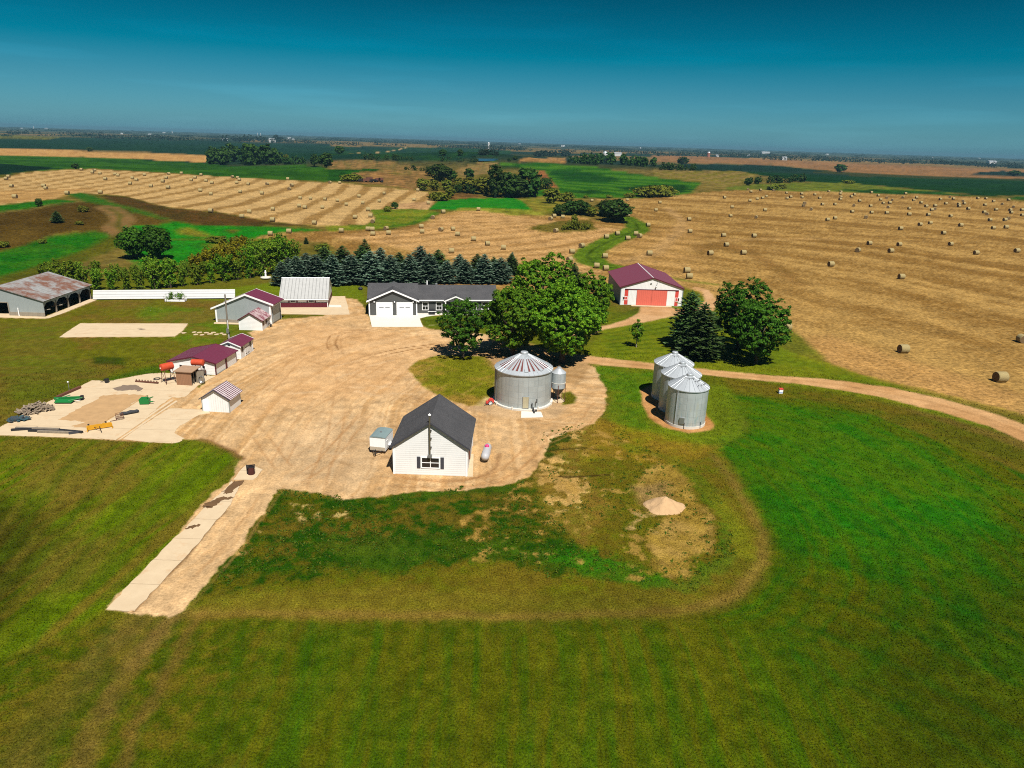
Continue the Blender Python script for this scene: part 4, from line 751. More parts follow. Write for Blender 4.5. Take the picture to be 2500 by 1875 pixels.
# small shed beside it
FL = V2(588.6, 876.9); rz = math.radians(-3); FL = off(FL, rz, -3.5, 0)
b = Gable('white_garden_shed', 'white garden shed with maroon roof, double doors and two side windows beside the utility pole', FL, rz, 3.5, 4.75, 2.0, 2.05, 2.75, .5, wall=M_siding, roof=M_maroony, over=.22, overf=.2, cat='shed', th=.08)
b.rake(M_trim, .1); b.corners(M_trim, .1); b.window('right', .55, .95, 1.15, 1.75, 1, 2, .05, frame=M_dark); b.window('right', 3.6, 4.0, 1.2, 1.8, 1, 2, .05, frame=M_dark)
for u in (1.65, 2.45):
    d = b.panel('right', 'shed_door', M_siding, u, u + .77, .08, 1.85, .003, .05); b.panel('right', 'door_strap', M_dark, u + .1, u + .67, 1.35, 1.43, .056, .02, d); b.panel('right', 'door_strap', M_dark, u + .1, u + .67, .35, .43, .056, .02, d)
b.panel('front', 'gable_vent', M_dark, 1.55, 1.95, 2.15, 2.3)
# small garage
FL = V2(495.5, 1004); rz = math.radians(-3.2)
b = Gable('small_white_garage', 'small white garage with maroon and white striped metal roof', FL, rz, 3.55, 3.3, 1.8, 1.82, 2.95, .5, wall=M_whitemetal, roof=M_striped, over=.25, overf=.2, cat='garage', th=.07)
b.rake(M_charc, .08); b.corners(M_galv, .07); b.panel('front', 'white_door', M_trim, .15, .95, .02, 1.65, .003, .04); MB().box(-.3, -.05, .4, .55, .1, .5).build('meter_box', M_dark, b.root)
# open pole barn
FR = V2(110.7, 773); rz = math.radians(.6); Wd, dp = 16.6, 15.75; FL = off(FR, rz, -Wd, 0)
b = Gable('pole_barn', 'open-bay grey pole barn with rust-streaked roof and wooden posts', FL, rz, Wd, dp, 2.9, 2.95, 5.35, .5, roof=M_oldroof, over=.35, overf=.25, cat='barn', hollow=True)
mb = MB(); ax, rd = b.ax, b.rd; t = .12; zb = lambda x: 2.9 + (rd - 2.9) * x / ax if x < ax else rd + (2.95 - rd) * (x - ax) / (Wd - ax)
def gw_(x0, x1, z0):
    xs = sorted({x0, x1} | ({ax} if x0 < ax < x1 else set())); a = [(x0, 0, z0)] + [(x1, 0, z0)] + [(x, 0, zb(x) - .02) for x in reversed(xs)]
    mb.prism(a, [(p[0], t, p[2]) for p in a])
gw_(0, 4.0, .75); gw_(4.003, 9.997, 2.55); gw_(10.0, Wd - .003, .75)
mb.build('front_wall', M_galv, b.root)
MB().box(.02, t, t + .003, dp - .12, .75, 2.88).build('side_wall', M_galvy, b.root)
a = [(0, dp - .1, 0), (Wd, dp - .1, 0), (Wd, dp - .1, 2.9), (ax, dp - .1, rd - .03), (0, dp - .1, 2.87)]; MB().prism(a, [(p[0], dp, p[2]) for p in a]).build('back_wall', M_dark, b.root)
mb = MB(); mb.box(10.02, Wd - .02, -.04, .1, 0, .747); mb.box(.02, 3.98, -.04, .1, 0, .747); mb.build('plank_base', M_oldwood, b.root)
mb = MB(); [mb.box(x, x + .2, -.06, .16, 0, 2.55) for x in (3.85, 9.95)]; mb.box(4.1, 9.9, -.08, .02, 2.45, 2.62); mb.build('door_frame', M_oldwood, b.root)
for k in range(1, 5):
    y = dp * k / 4 - .1; MB().box(Wd - .26, Wd - .02, y - .14, y + .12, 0, 2.7).build('post', M_wood, b.root)
mb = MB(); mb.box(Wd - .1, Wd - .002, .14, dp - .12, 2.45, 2.86)
for k in range(4):
    y0, y1 = dp * k / 4 + .05, dp * (k + 1) / 4 - .12
    for ys, s in ((y0, 1), (y1, -1)): a = [(Wd - .09, ys, 1.75), (Wd - .09, ys, 2.447), (Wd - .09, ys + s * 1.0, 2.447)]; mb.prism(a, [(p[0] + .07, p[1], p[2]) for p in a])
mb.build('header_beam', M_galvy, b.root)
mb = MB(); [mb.tube([(Wd - 1.5, y, .9), (Wd + .5, y + .3, 1.2)], .09, 6) for y in (.8, 4.6)]; mb.build('protruding_board', M_oldwood, b.root)
MB().tube([(11.9, -.25, 0), (11.9, -.25, 1.6)], .09, 8).build('white_standpipe', M_trim, b.root)
q = off(FL, rz, 8, 7); t = thing('stored_implement', 'dark farm implement stored deep inside the open pole barn', 'implement', q, 0)
MB().box(-1.4, 1.4, -.6, .6, .5, 1.2).build('frame', M_dark, t); [MB().lathe([(.55, -.15), (.55, .15)], 16, (x, 0, .55), 'x').build('wheel', M_tyre, t) for x in (-1.6, 1.6)]
q = off(FL, rz, 14, 9.5); t = thing('parked_hay_rake', 'low machine parked under the pole barn roof between the side posts', 'implement', q, .3)
MB().box(-1.2, 1.2, -1.6, 1.6, .5, .7).build('frame', M_steel, t); [MB().lathe([(.45, -.1), (.45, .1)], 14, (x, y, .45), 'x').build('wheel', M_tyre, t) for x in (-1.35, 1.35) for y in (-1, 1)]
# white windbreak fence
a, c = V2(227, 732), V2(574, 729); Lf = math.hypot(*(c - a)[:2]); rz = math.atan2(c[1] - a[1], c[0] - a[0])
t = thing('windbreak_fence', 'long white sheet-metal windbreak fence running between the pole barn and the lawn', 'fence', (a[0], a[1], 0), rz)
MB().slab([(0, 0, .12), (Lf, 0, .12), (Lf, .9, 1.85), (0, .9, 1.85)], .06).build('sheet_panel', M_fencemetal, t)
for k in range(12): x = .2 + k * (Lf - .5) / 11; MB().box(x, x + .15, .95, 1.12, 0, 1.7).build('post', M_wood, t); MB().box(x, x + .15, .05, .2, 0, .11).build('foot_block', M_wood, t)

# ------------------------------------------------------------------ concrete, slabs
def sheet(name, pts, m, z=.03, sub=4, jit=0.0, kind='structure', seed=0, h=None):
    rr = random.Random(seed + len(pts)); w = []
    for i, p in enumerate(pts):
        q = pts[(i + 1) % len(pts)]; a, c = flat(*p), flat(*q)
        for k in range(sub):
            s = a + (c - a) * k / sub; w.append((s[0] + (rr.uniform(-jit, jit) if k else 0), s[1] + (rr.uniform(-jit, jit) if k else 0)))
    me = bpy.data.meshes.new(name); bm = bmesh.new(); vs = [bm.verts.new((x, y, z)) for x, y in w]; f = bm.faces.new(vs)
    if f.calc_area() and f.normal.z < 0: f.normal_flip()
    bm.normal_update()
    if f.normal.z < 0: f.normal_flip()
    r = bmesh.ops.extrude_face_region(bm, geom=[f]); nv = [e for e in r['geom'] if isinstance(e, bmesh.types.BMVert)]
    bmesh.ops.translate(bm, vec=(0, 0, -(z + .1)), verts=vs)
    bmesh.ops.triangulate(bm, faces=[g for g in bm.faces if len(g.verts) > 4]); bmesh.ops.recalc_face_normals(bm, faces=bm.faces)
    bm.to_mesh(me); bm.free(); me.materials.append(m); o = link(bpy.data.objects.new(name, me)); return tag(o, kind=kind)
sheet('concrete_yard', Z6([(-300, 820), (0, 690), (170, 600), (480, 440), (700, 335), (800, 281), (940, 290), (1280, 225), (1420, 217), (1530, 222), (1880, 245), (1800, 285), (1720, 330), (1620, 420), (1560, 432), (1500, 428), (1440, 408), (1290, 408), (1180, 470), (880, 660), (740, 730), (900, 795), (340, 768), (-300, 750)]), M_conc, .03, 5, .12)
sheet('dirt_patch', Z6([(500, 622), (600, 570), (760, 490), (900, 412), (1050, 405), (1200, 408), (1290, 412), (1180, 466), (1050, 556), (880, 655), (820, 700), (700, 690), (620, 680), (740, 648), (690, 640)]), M_concd, .036, 5, .25)
sheet('concrete_apron', Z6([(1300, 410), (1430, 408), (1500, 432), (1420, 482), (1290, 590), (1100, 730), (1000, 800), (905, 792), (760, 760), (745, 735), (890, 665), (1190, 474)]), M_conc, .032, 5, .1)
sheet('concrete_strip', Z6([(1500, 445), (1515, 452), (1010, 800), (985, 798)]), M_conc, .03, 3, .05)
sheet('concrete_strip', Z6([(1535, 455), (1550, 462), (1060, 790), (1030, 800)]), M_conc, .03, 3, .05)
sheet('concrete_slab', Z6([(1480, 527), (1680, 530), (1790, 540), (1830, 570), (1740, 580), (1560, 680), (1520, 742), (1610, 785), (1560, 820), (1500, 830), (1300, 822), (1070, 795), (1280, 650)]), M_conc, .03, 5, .12)
sheet('dark_stain', Z6([(975, 350), (1040, 335), (1080, 322), (1180, 320), (1230, 345), (1240, 380), (1200, 378), (1180, 362), (1080, 372), (1010, 368)]), M_stain, .0345, 4, .2)
sheet('concrete_pad', Z4([(700, 535), (1638, 537), (1590, 600), (1525, 648), (518, 655), (590, 605)]), M_conc, .05, 6, .08)
sheet('dark_stain', Z4([(1190, 583), (1230, 580), (1275, 586), (1230, 592)]), M_stain, .055, 3, .05)
sheet('concrete_apron', Z5([(1000, 612), (1665, 612), (1675, 463), (1893, 462), (1930, 590), (1957, 707), (1660, 711), (1030, 700)]), M_conc, .04, 5, .06)
sheet('concrete_slab', Z5([(1680, 578), (1840, 580), (1845, 612), (1670, 610)]), M_concw, .045, 3)
sheet('driveway', Z7([(285, 663), (600, 661), (865, 660), (945, 640), (1285, 640), (1300, 655), (1180, 662), (1060, 680), (965, 705), (985, 760), (1012, 819), (320, 820)]), M_concw, .05, 4)
sheet('walkway', Z7([(1300, 640), (1990, 640), (1990, 660), (1300, 656)]), M_concw, .045, 3)
sheet('concrete_strip', ZS([(190, 1292), (300, 1302), (405, 1306), (620, 1080), (830, 855), (980, 680), (1130, 500), (1180, 420), (1215, 345), (1160, 300), (1080, 385), (960, 490), (800, 668), (690, 765), (500, 962), (360, 1105)]), M_conc, .06, 5, .1)
sheet('concrete_slab', ZS([(1170, 290), (1200, 250), (1260, 183), (1330, 186), (1395, 213), (1360, 260), (1325, 292)]), M_conc, .06, 4, .08)
for k, p in enumerate([[(1180, 300), (1250, 300), (1150, 400), (1075, 385)], [(960, 470), (1060, 450), (1040, 490), (980, 510), (930, 500)], [(1000, 455), (1090, 420), (1170, 430), (1060, 460)], [(795, 670), (870, 640), (915, 640), (860, 665)], [(1090, 400), (1160, 370), (1150, 395)]]):
    sheet('dirt_patch', ZS(p), mat('brown_dirt', alb((128, 96, 62)), .95, dirt=.5, streak=False), .064 + k * .004, 5, .2)
sheet('concrete_slab', ZB([(905, 1140), (1260, 1148), (1300, 1245), (900, 1256)]), M_concw, .04, 3)
sheet('walkway', ZW([(1556, 1278), (1612, 950), (1652, 950), (1640, 1282)]), M_conc, .04, 3)
sheet('concrete_apron', Z4([(-100, 448), (185, 450), (188, 472), (395, 477), (560, 412), (780, 322), (845, 328), (700, 385), (560, 442), (430, 488), (390, 492), (-100, 480)]), M_conc, .04, 4, .05)
sheet('concrete_apron', Z5([(125, 815), (200, 812), (470, 820), (470, 842), (125, 832)]), M_conc, .04, 3, .05)
rng = random.Random(11)
for k, (x, y) in enumerate(Z4([(1705, 632), (1740, 614), (1760, 634), (1800, 616), (1830, 627), (1860, 614), (1890, 630), (1930, 622), (1955, 632), (1600, 618), (1690, 612)])):
    q = flat(x, y); mb = MB(); a = [(.45 * rng.uniform(.7, 1.2) * math.cos(i * math.pi / 3 + k), .45 * rng.uniform(.7, 1.2) * math.sin(i * math.pi / 3 + k), 0) for i in range(6)]
    o = mb.prism(a, [(p[0], p[1], .07) for p in a]).build('stepping_stone', M_conc, None, loc=q); tag(o, 'flat pale stepping stone set in the lawn by the utility pole', 'stone', 'stepping stones in the lawn')
# sand heap
q = flat(1622, 1238); ang = np.linspace(0, 2 * np.pi, 64, endpoint=False); vs, fs = [], []; rs = np.linspace(1, 0, 16)
for i, r in enumerate(rs):
    for a in ang:
        rad_ = (2.05 if math.cos(a) > 0 else 2.1) * (1 + .06 * math.sin(3 * a + 1) + .05 * math.sin(5 * a)); x, y = rad_ * r * math.cos(a), rad_ * .8 * r * math.sin(a); h = 1.2 * (1 - r) ** .95 * (1 - .12 * math.sin(2 * a + .6) * r)
        h += .28 * (fbm(np.array([x + 9.]), np.array([y + 4.]), .5, 3, 3)[0] - .5) * (1 if r < .98 else 0); vs.append((x, y, h if r < 1 else -.03))
for i in range(15):
    for k in range(64): fs.append((i * 64 + k, i * 64 + (k + 1) % 64, (i + 1) * 64 + (k + 1) % 64, (i + 1) * 64 + k))
o = MB().add(vs, fs).build('sand_heap', mat('pale_sand', alb((228, 188, 140)), .95, dirt=.25, streak=False, scale=3, bumpy=.6), None, True, q); tag(o, 'conical heap of pale sand on the weedy ground', 'sand heap')

# ------------------------------------------------------------------ grain bins
def sheet_metal(name, seams, base=(.40, .44, .44), teal=False):
    m, n, p = new_mat(name); o = n.nodes.new('ShaderNodeTexCoord').outputs['Object']; s = n.nodes.new('ShaderNodeSeparateXYZ'); n.links.new(o, s.inputs[0])
    th = vmath(n, 'ARCTAN2', s.outputs['Y'], s.outputs['X']); u = vmath(n, 'MULTIPLY', th, seams / (2 * math.pi)); zr = vmath(n, 'DIVIDE', s.outputs['Z'], .82)
    cell = n.nodes.new('ShaderNodeCombineXYZ'); zf = vmath(n, 'FLOOR', zr, 0.); sh = vmath(n, 'MULTIPLY', vmath(n, 'MODULO', zf, 2.), .5); uu = vmath(n, 'ADD', u, sh); n.links.new(vmath(n, 'FLOOR', uu, 0.), cell.inputs[0]); n.links.new(zf, cell.inputs[1])
    wn = n.nodes.new('ShaderNodeTexWhiteNoise'); n.links.new(cell.outputs[0], wn.inputs['Vector'])
    col = mixc(n, wn.outputs['Value'], tuple(c * .93 for c in base), tuple(c * 1.06 for c in base))
    su = vmath(n, 'LESS_THAN', vmath(n, 'ABSOLUTE', vmath(n, 'SUBTRACT', vmath(n, 'FRACT', u, 0.), .5), 0.), .012); sz = vmath(n, 'LESS_THAN', vmath(n, 'FRACT', zr, 0.), .04)
    col = mixc(n, vmath(n, 'MULTIPLY', su, .75), col, (.06, .075, .085)); col = mixc(n, vmath(n, 'MULTIPLY', sz, .35), col, (.1, .12, .13))
    f = noise(n, stretch(n, o, (2, 2, .35)), 1.2, 5, .65); col = mixc(n, vmath(n, 'MULTIPLY', f, .3), col, tuple(c * .55 for c in base))
    if teal:
        w = noise(n, stretch(n, o, (4, 1.2, .35)), 1.3, 4, .6, .56, .68); col = mixc(n, vmath(n, 'MULTIPLY', w, .45), col, (.12, .30, .36)); w2 = noise(n, stretch(n, o, (3, 3, .5)), 1.1, 4, .6, .58, .72); col = mixc(n, vmath(n, 'MULTIPLY', w2, .4), col, (.5, .45, .28))
    n.links.new(col, p.inputs['Base Color']); p.inputs['Metallic'].default_value = .3; p.inputs['Roughness'].default_value = .42
    wv = vmath(n, 'SINE', vmath(n, 'MULTIPLY', s.outputs['Z'], 2 * math.pi / .1), 0.); bump(n, p, wv, .35, .012); return m
M_binroof = mat('bin_roof_metal', (.42, .45, .47), .42, metal=.3, dirt=.15, scale=1)
M_binbig = sheet_metal('bin_sheets', 18); M_bin = sheet_metal('bin_sheets_narrow', 16, (.40, .45, .47)); M_bint = sheet_metal('bin_sheets_stained', 16, (.46, .50, .50), True)
def bin_roof(root, r, ev, pk, m, nrib=28, cap=.45, over=.12):
    mb = MB().lathe([(r + over, ev - .1), (r + over, ev), (cap, pk), (.02, pk + .02)], 56); rf = mb.build('roof', m, root)
    rb = MB()
    for k in range(nrib):
        a = 2 * math.pi * k / nrib; c, s = math.cos(a), math.sin(a); rb.tube([((r + over) * c, (r + over) * s, ev + .02), ((cap + .05) * c, (cap + .05) * s, pk + .01)], .022, 4)
    rb.build('roof_ribs', m, rf); MB().lathe([(cap, pk - .03), (cap, pk + .22), (cap * .9, pk + .3), (.03, pk + .32)], 24).build('cap', M_binroof, rf); return rf
# big round bin
c = flat(1280, 1002); rB = 3.85; cy = math.hypot(c[0], c[1]); c = c * (1 + rB / cy); c[0] = (flat(1209, 985)[0] + flat(1344, 981)[0]) / 2 - .05
B = thing('round_grain_bin', 'wide galvanised grain bin with rust streaks fanning over its conical roof', 'grain bin', (c[0], c[1], 0), math.radians(-90))
MB().lathe([(rB, .25), (rB, 4.85)], 72).build('wall', M_binbig, B, True); MB().lathe([(rB + .3, 0), (rB + .3, .24), (rB + .02, .249)], 72).build('foundation', M_concw, B, True)
rf = bin_roof(B, rB, 4.9, 6.75, M_binroof, 36, .52, .16); mb = MB()
for a in [-78, -66, -52, -40, -28, -17, -6, 12, 24, 38, 52, 64, 76]:
    a = math.radians(a); c0, s0 = math.cos(a), math.sin(a); f = lambda r, w: (r * c0 - w * s0, r * s0 + w * c0, 4.9 + 1.85 * (rB + .16 - r) / (rB + .16 - .52) + .012)
    mb.prism([f(3.35, -.15), f(3.35, .15), f(1.3, .05), f(1.3, -.05)], [(p[0], p[1], p[2] + .012) for p in [f(3.35, -.15), f(3.35, .15), f(1.3, .05), f(1.3, -.05)]])
mb.build('rust_streaks', mat('dark_rust', (.13, .035, .03), .8, dirt=.3), rf)
for a in (5, 42): 
    a = math.radians(a); mb = MB(); mb.box(2.95, 3.55, -.22, .22, 0, .12); o = mb.build('roof_hatch', M_binroof, rf); o.rotation_euler = (0, 0.47, 0); o.location = (0, 0, 0); zz_ = 4.9 + 1.85 * (rB + .16 - 3.25) / (rB - .36)
    o.matrix_local = Matrix.Rotation(a, 4, 'Z') @ Matrix.Translation((3.25, 0, zz_)) @ Matrix.Rotation(.46, 4, 'Y') @ Matrix.Translation((-3.25, 0, 0))
d = MB().box(rB - .12, rB + .06, -.1, .78, .3, 1.95).build('door_frame', M_steel, B); MB().box(rB + .02, rB + .1, -.03, .71, .36, 1.9).build('door', mat('pale_wood_door', (.45, .40, .26), .7, ribs=('Y', .2, .01, .4), dirt=.4), d)
for y, m_ in ((1.15, M_dark), (1.75, M_dark)): MB().box(rB - .1, rB + .12, y, y + .12, .5 + (y - 1.1), 1.0 + (y - 1.1)).build('door_latch', m_, B)
mb = MB(); mb.tube([(rB - .05, 1.35, .4), (rB + .6, 1.45, .25), (rB + 1.1, 1.5, .1)], .11, 8); mb.lathe([(.12, -.12), (.12, .12)], 10, (rB + .5, 1.75, .25), 'y'); mb.build('unload_auger', M_dark, B)
for a in (-60, -20, 30, 70): a = math.radians(a); MB().box(-.1, .1, -.1, .1, 0, .45).build('anchor_block', M_concw, B).location = ((rB + .25) * math.cos(a), (rB + .25) * math.sin(a), 0)
for a in (-84, -71): a = math.radians(a); MB().tube([((rB + .06) * math.cos(a), (rB + .06) * math.sin(a), .3), ((rB + .06) * math.cos(a), (rB + .06) * math.sin(a), 4.7)], .06, 6).build('stiffener', M_steel, B)
# hopper bin
c = flat(1361, 978); t = thing('hopper_bin', 'slim hopper-bottom feed bin on rusty legs beside the wide grain bin', 'hopper bin', (c[0], c[1], 0), 0)
MB().lathe([(.98, 2.0), (.98, 4.15)], 32).build('tank', M_bin, t, True); MB().lathe([(1.0, 4.15), (.28, 4.75), (.28, 4.88), (.02, 4.9)], 28).build('roof', M_binroof, t); MB().lathe([(.97, 1.998), (.25, .9), (.25, .7)], 28).build('hopper', mat('dull_hopper', (.10, .09, .085), .6), t, True)
for k in range(5): a = 2 * math.pi * k / 5 + .9; MB().tube([(1.02 * math.cos(a), 1.02 * math.sin(a), 0), (1.02 * math.cos(a), 1.02 * math.sin(a), 2.55)], .05, 6).build('leg', M_rusty, t)
MB().lathe([(1.05, .0), (1.05, .05)], 6).build('foot_pad', M_conc, t); MB().lathe([(1.0, 2.72), (1.01, 2.76), (1.0, 2.8)], 32).build('band', M_concw, t)
# three bins in a line
for i, (l, r_, btm, ev, lab, m_) in enumerate([((1622.3, 1025.3), (1720.3, 1034.7), (1678, 1048.8), 5.05, 'front silver grain bin of three in a line, teal streaks down its wall', M_bint), ((1606.6, 992.4), (1702, 1002), (1660, 1012), 5.1, 'middle silver grain bin standing between two others of the same height', M_bin), ((1589.7, 964), (1684, 972), (1642, 982), 5.1, 'silver grain bin closest to the gravel drive, last of three in a line', M_bin)]):
    p, q = flat(*l), flat(*r_); c = (p + q) / 2; r = np.hypot(*(q - p)[:2]) / 2 * .995
    t = thing('grain_bin', lab, 'grain bin', (c[0], c[1], 0), math.radians(-70), 'silver grain bins in a line')
    MB().lathe([(r, .35), (r, ev)], 56).build('wall', m_, t, True); MB().lathe([(r + .05, 0), (r + .05, .349)], 56).build('foundation', M_concw, t, True)
    rf = bin_roof(t, r, ev, ev + 1.3, M_binroof, 24, .42, .1); mb = MB()
    mb.lathe([(.72, ev + 1.1), (.76, ev + 1.16), (.70, ev + 1.18)], 20)
    for k in range(10): a = 2 * math.pi * k / 10; mb.tube([(.72 * math.cos(a), .75 * math.sin(a), ev + 1.16), (.95 * math.cos(a), .95 * math.sin(a), ev + 1.05)], .045, 4)
    mb.build('vent_collar', M_steel, rf); 
    if i == 0:
        mb = MB()
        for k, a in enumerate([-8, 6, 20, 34]): a = math.radians(a + 10); mb.tube([(1.9 * math.cos(a), 1.9 * math.sin(a), ev + .66), (2.1 * math.cos(a), 2.1 * math.sin(a), ev + .56)], .05, 4); mb.tube([(1.2 * math.cos(a), 1.2 * math.sin(a), ev + .97), (1.35 * math.cos(a), 1.35 * math.sin(a), ev + .9)], .04, 4)
        mb.build('vent_slots', M_dark, rf)
    for a in (-35, 15): a = math.radians(a); MB().tube([((r + .05) * math.cos(a), (r + .05) * math.sin(a), 0), ((r + .05) * math.cos(a), (r + .05) * math.sin(a), .85)], .05, 5).build('anchor_rod', M_dark, t)
    a = math.radians(-62); MB().tube([((r + .08) * math.cos(a), (r + .08) * math.sin(a), .6), ((r + .08) * math.cos(a), (r + .08) * math.sin(a), ev - .1)], .05, 5).build('ladder_rail', M_binroof, t)
    a = math.radians(-42); MB().box(-.05, .25, -.3, .3, .7, 1.5).build('access_hatch', M_steel, t).matrix_local = Matrix.Rotation(a, 4, 'Z') @ Matrix.Translation((r - .1, 0, 0))

# ------------------------------------------------------------------ vehicles, tanks and implements
# box trailer
c = (flat(903.4, 1107) + flat(941, 1109)) / 2; t = thing('box_trailer', 'white enclosed box trailer with grey roof parked by the white workshop', 'trailer', (c[0], c[1], 0), math.radians(-9))
w, l = .9, 2.75
MB().box(-w, w, 0, l, .4, 1.98).build('body', mat('white_trailer_skin', (.78, .79, .78), .4, dirt=.06), t); 
pr = [(-w - .03, 0, 1.983), (w + .03, 0, 1.983), (w * .6, 0, 2.1), (0, 0, 2.14), (-w * .6, 0, 2.1)]; MB().prism([(x, -.04, z) for x, y, z in pr], [(x, l + .04, z) for x, y, z in pr]).build('roof', mat('grey_green_roof', (.17, .23, .23), .45), t)
MB().box(-w + .01, w - .01, -.03, -.003, .46, .85).build('stone_guard', mat('dusty_guard', (.42, .36, .27), .6), t)
for s in (-1, 1):
    wh = MB().lathe([(.33, -.11), (.33, .11)], 20, (s * (w + .14), 1.5, .33), 'x').build('wheel', M_tyre, t); MB().lathe([(.18, -.12), (.18, .12)], 14, (s * (w + .145), 1.5, .33), 'x').build('rim', M_steel, wh)
    MB().box(s * (w + .14) - .17, s * (w + .14) + .17, 1.05, 1.95, .7, .76).build('fender', M_trim, t)
mb = MB(); mb.tube([(-.6, .1, .42), (0, -1.0, .42)], .05, 6); mb.tube([(.6, .1, .42), (0, -1.0, .42)], .05, 6); mb.tube([(0, -.7, 0), (0, -.7, .85)], .045, 6); mb.build('hitch', M_dark, t)
MB().lathe([(.03, 2.14), (.14, 2.15), (.14, 2.22), (.02, 2.25)], 10, (0, 1.3, 0)).build('roof_vent', M_steel, t)
MB().box(w + .003, w + .04, .3, .9, .6, 1.55).build('side_door', mat('trailer_door', (.7, .7, .68), .4), t)
# propane tank
c = flat(1187.5, 1117); t = thing('propane_tank', 'white propane tank with pink dome lid lying beside the white workshop', 'tank', (c[0], c[1], 0), math.radians(-4))
pr = [(.02, -1.75), (.25, -1.68), (.4, -1.5), (.47, -1.25), (.47, 1.25), (.4, 1.5), (.25, 1.68), (.02, 1.75)]; MB().lathe(pr, 28, (0, 0, .72), 'y').build('tank', mat('white_tank', (.40, .40, .41), .25, dirt=.1, spec=.6), t, True)
MB().lathe([(.24, 1.1), (.24, 1.28), (.16, 1.38), (.02, 1.4)], 18, (0, .45, 0)).build('dome_lid', mat('pink_lid', (.6, .03, .16), .5), t, True)
for y in (-.9, .9): MB().box(-.4, .4, y - .1, y + .1, 0, .32).build('foot', M_conc, t)
# red blower with spoked wheel
c = flat(1197, 989); t = thing('red_blower', 'red bin blower with pale spoked fan wheel beside the wide grain bin', 'blower', (c[0], c[1], 0), math.radians(20))
MB().lathe([(.62, -.3), (.66, 0), (.62, .3)], 24, (.35, .55, .75), 'y').build('housing', M_red, t, True); MB().box(-.85, -.3, .2, .7, .35, .85).build('motor', M_red, t)
wl = MB().lathe([(.5, -.05), (.5, .05)], 20, (0, -.15, .5), 'y').build('fan_wheel', M_dark, t); mb = MB()
for k in range(8): a = math.pi * k / 4; mb.tube([(0, -.22, .5), (.46 * math.cos(a), -.22, .5 + .46 * math.sin(a))], .045, 5)
mb.build('spokes', M_trim, wl); mb = MB(); mb.tube([(-1.4, 0, .12), (0, 0, .25), (1.0, .2, .3)], .06, 6); mb.build('tongue', M_dark, t); t.scale = (.62, .62, .62)
# red fuel tanks on stands
def fuel_tank(base, ztop, rz, lab, L_=2.0, r=.58):
    t = thing('fuel_tank', lab, 'fuel tank', (base[0], base[1], 0), rz, 'red fuel tanks on stands'); zc = ztop - r
    k = MB().lathe([(.02, -L_ / 2 - .06), (r * .75, -L_ / 2 - .02), (r, -L_ / 2 + .06), (r, L_ / 2 - .06), (r * .75, L_ / 2 + .02), (.02, L_ / 2 + .06)], 26, (0, 0, zc), 'x').build('tank', M_redtank, t, True); MB().lathe([(.1, -.05), (.1, .05)], 10, (-L_ / 2 - .05, 0, zc - .05), 'x').build('gauge', M_trim, k)
    for sx in (-1, 1):
        for sy in (-1, 1): MB().tube([(sx * L_ * .42, sy * .75, 0), (sx * L_ * .34, sy * .42, zc - .38)], .045, 5).build('leg', M_rusty, t)
    mb = MB()
    for sx in (-1, 1): mb.tube([(sx * L_ * .4, -.66, .5), (sx * L_ * .36, .5, zc - .7)], .025, 4); mb.tube([(sx * L_ * .4, .66, .5), (sx * L_ * .36, -.5, zc - .7)], .025, 4)
    for sy in (-1, 1): mb.tube([(-L_ * .4, sy * .66, .55), (L_ * .4, sy * .66, .55)], .025, 4)
    mb.build('brace', M_rusty, t); return t
p = flat(412, 934); fuel_tank(p, vert(408, 886, p) , math.radians(52), 'red fuel tank on a tall rusty stand, slanting away on the concrete yard', 1.7, .52)
p = flat(487, 922); fuel_tank(p, vert(484, 877, p), math.radians(-2), 'red fuel tank raised behind the brown fuel hut', 1.75, .47)
# brown fuel hut
FL = V2(432, 940); rz = math.radians(-3.7); t = thing('brown_fuel_hut', 'small flat-roofed brown board hut with an open side', 'hut', (FL[0], FL[1], 0), rz)
mb = MB(); mb.box(0, 2.2, 0, .08, 0, 1.95); mb.box(0, .08, .083, 2.1, 0, 1.95); mb.box(0, 2.2, 2.1, 2.2, 0, 1.9); mb.build('wall', mat('tan_board_wall', (.27, .14, .075), .7, ribs=('X', .22, .01, .35)), t)
MB().slab([(-.2, -.2, 2.0), (2.5, -.2, 1.98), (2.5, 2.4, 2.06), (-.2, 2.4, 2.08)], .1).build('roof', mat('tan_flat_roof', (.33, .21, .13), .8, dirt=.3), t)
mb = MB(); [mb.box(2.12, 2.2, y, y + .09, 0, 1.95) for y in (.09, .7, 1.35, 2.0)]; mb.build('side_post', M_wood, t); MB().box(.3, 1.9, .4, 1.8, 0, .9).build('pump_cabinet', M_dark, t)
mb = MB(); mb.slab([(2.3, 1.3, .05), (3.1, 1.9, .05), (3.1, 1.9, 1.7), (2.3, 1.3, 1.7)], .05); mb.build('open_gate', M_wood, t)
q = off(FL, rz, 3.2, .9); tt = thing('hose_coil', 'coil of grey hose hanging at the open side of the brown hut', 'hose', q, 0); mb = MB()
for k in range(3): mb.tube([(.42 * math.cos(a) * (1 - .1 * k), .1 * k, .7 + .5 * math.sin(a) * (1 - .1 * k)) for a in np.linspace(0, 2 * math.pi, 15)], .05, 5)
mb.build('coil', M_steel, tt); MB().tube([(0, .12, 0), (0, .12, 1.3)], .05, 6).build('post', M_wood, tt)
# utility pole
c = flat(559, 829); t = thing('utility_pole', 'tall bare wooden utility pole standing by the garden shed', 'utility pole', (c[0], c[1], 0), 0)
MB().tube([(0, 0, 0), (.05, .1, 7.9)], [.17, .12], 10).build('pole', mat('pole_wood', (.22, .19, .15), .8, dirt=.5), t); MB().box(-.2, .2, -.32, -.16, 1.2, 2.0).build('meter_box', M_steel, t); MB().tube([(.12, -.16, .05), (.12, -.1, 3.4)], .05, 6).build('conduit', M_trim, t)
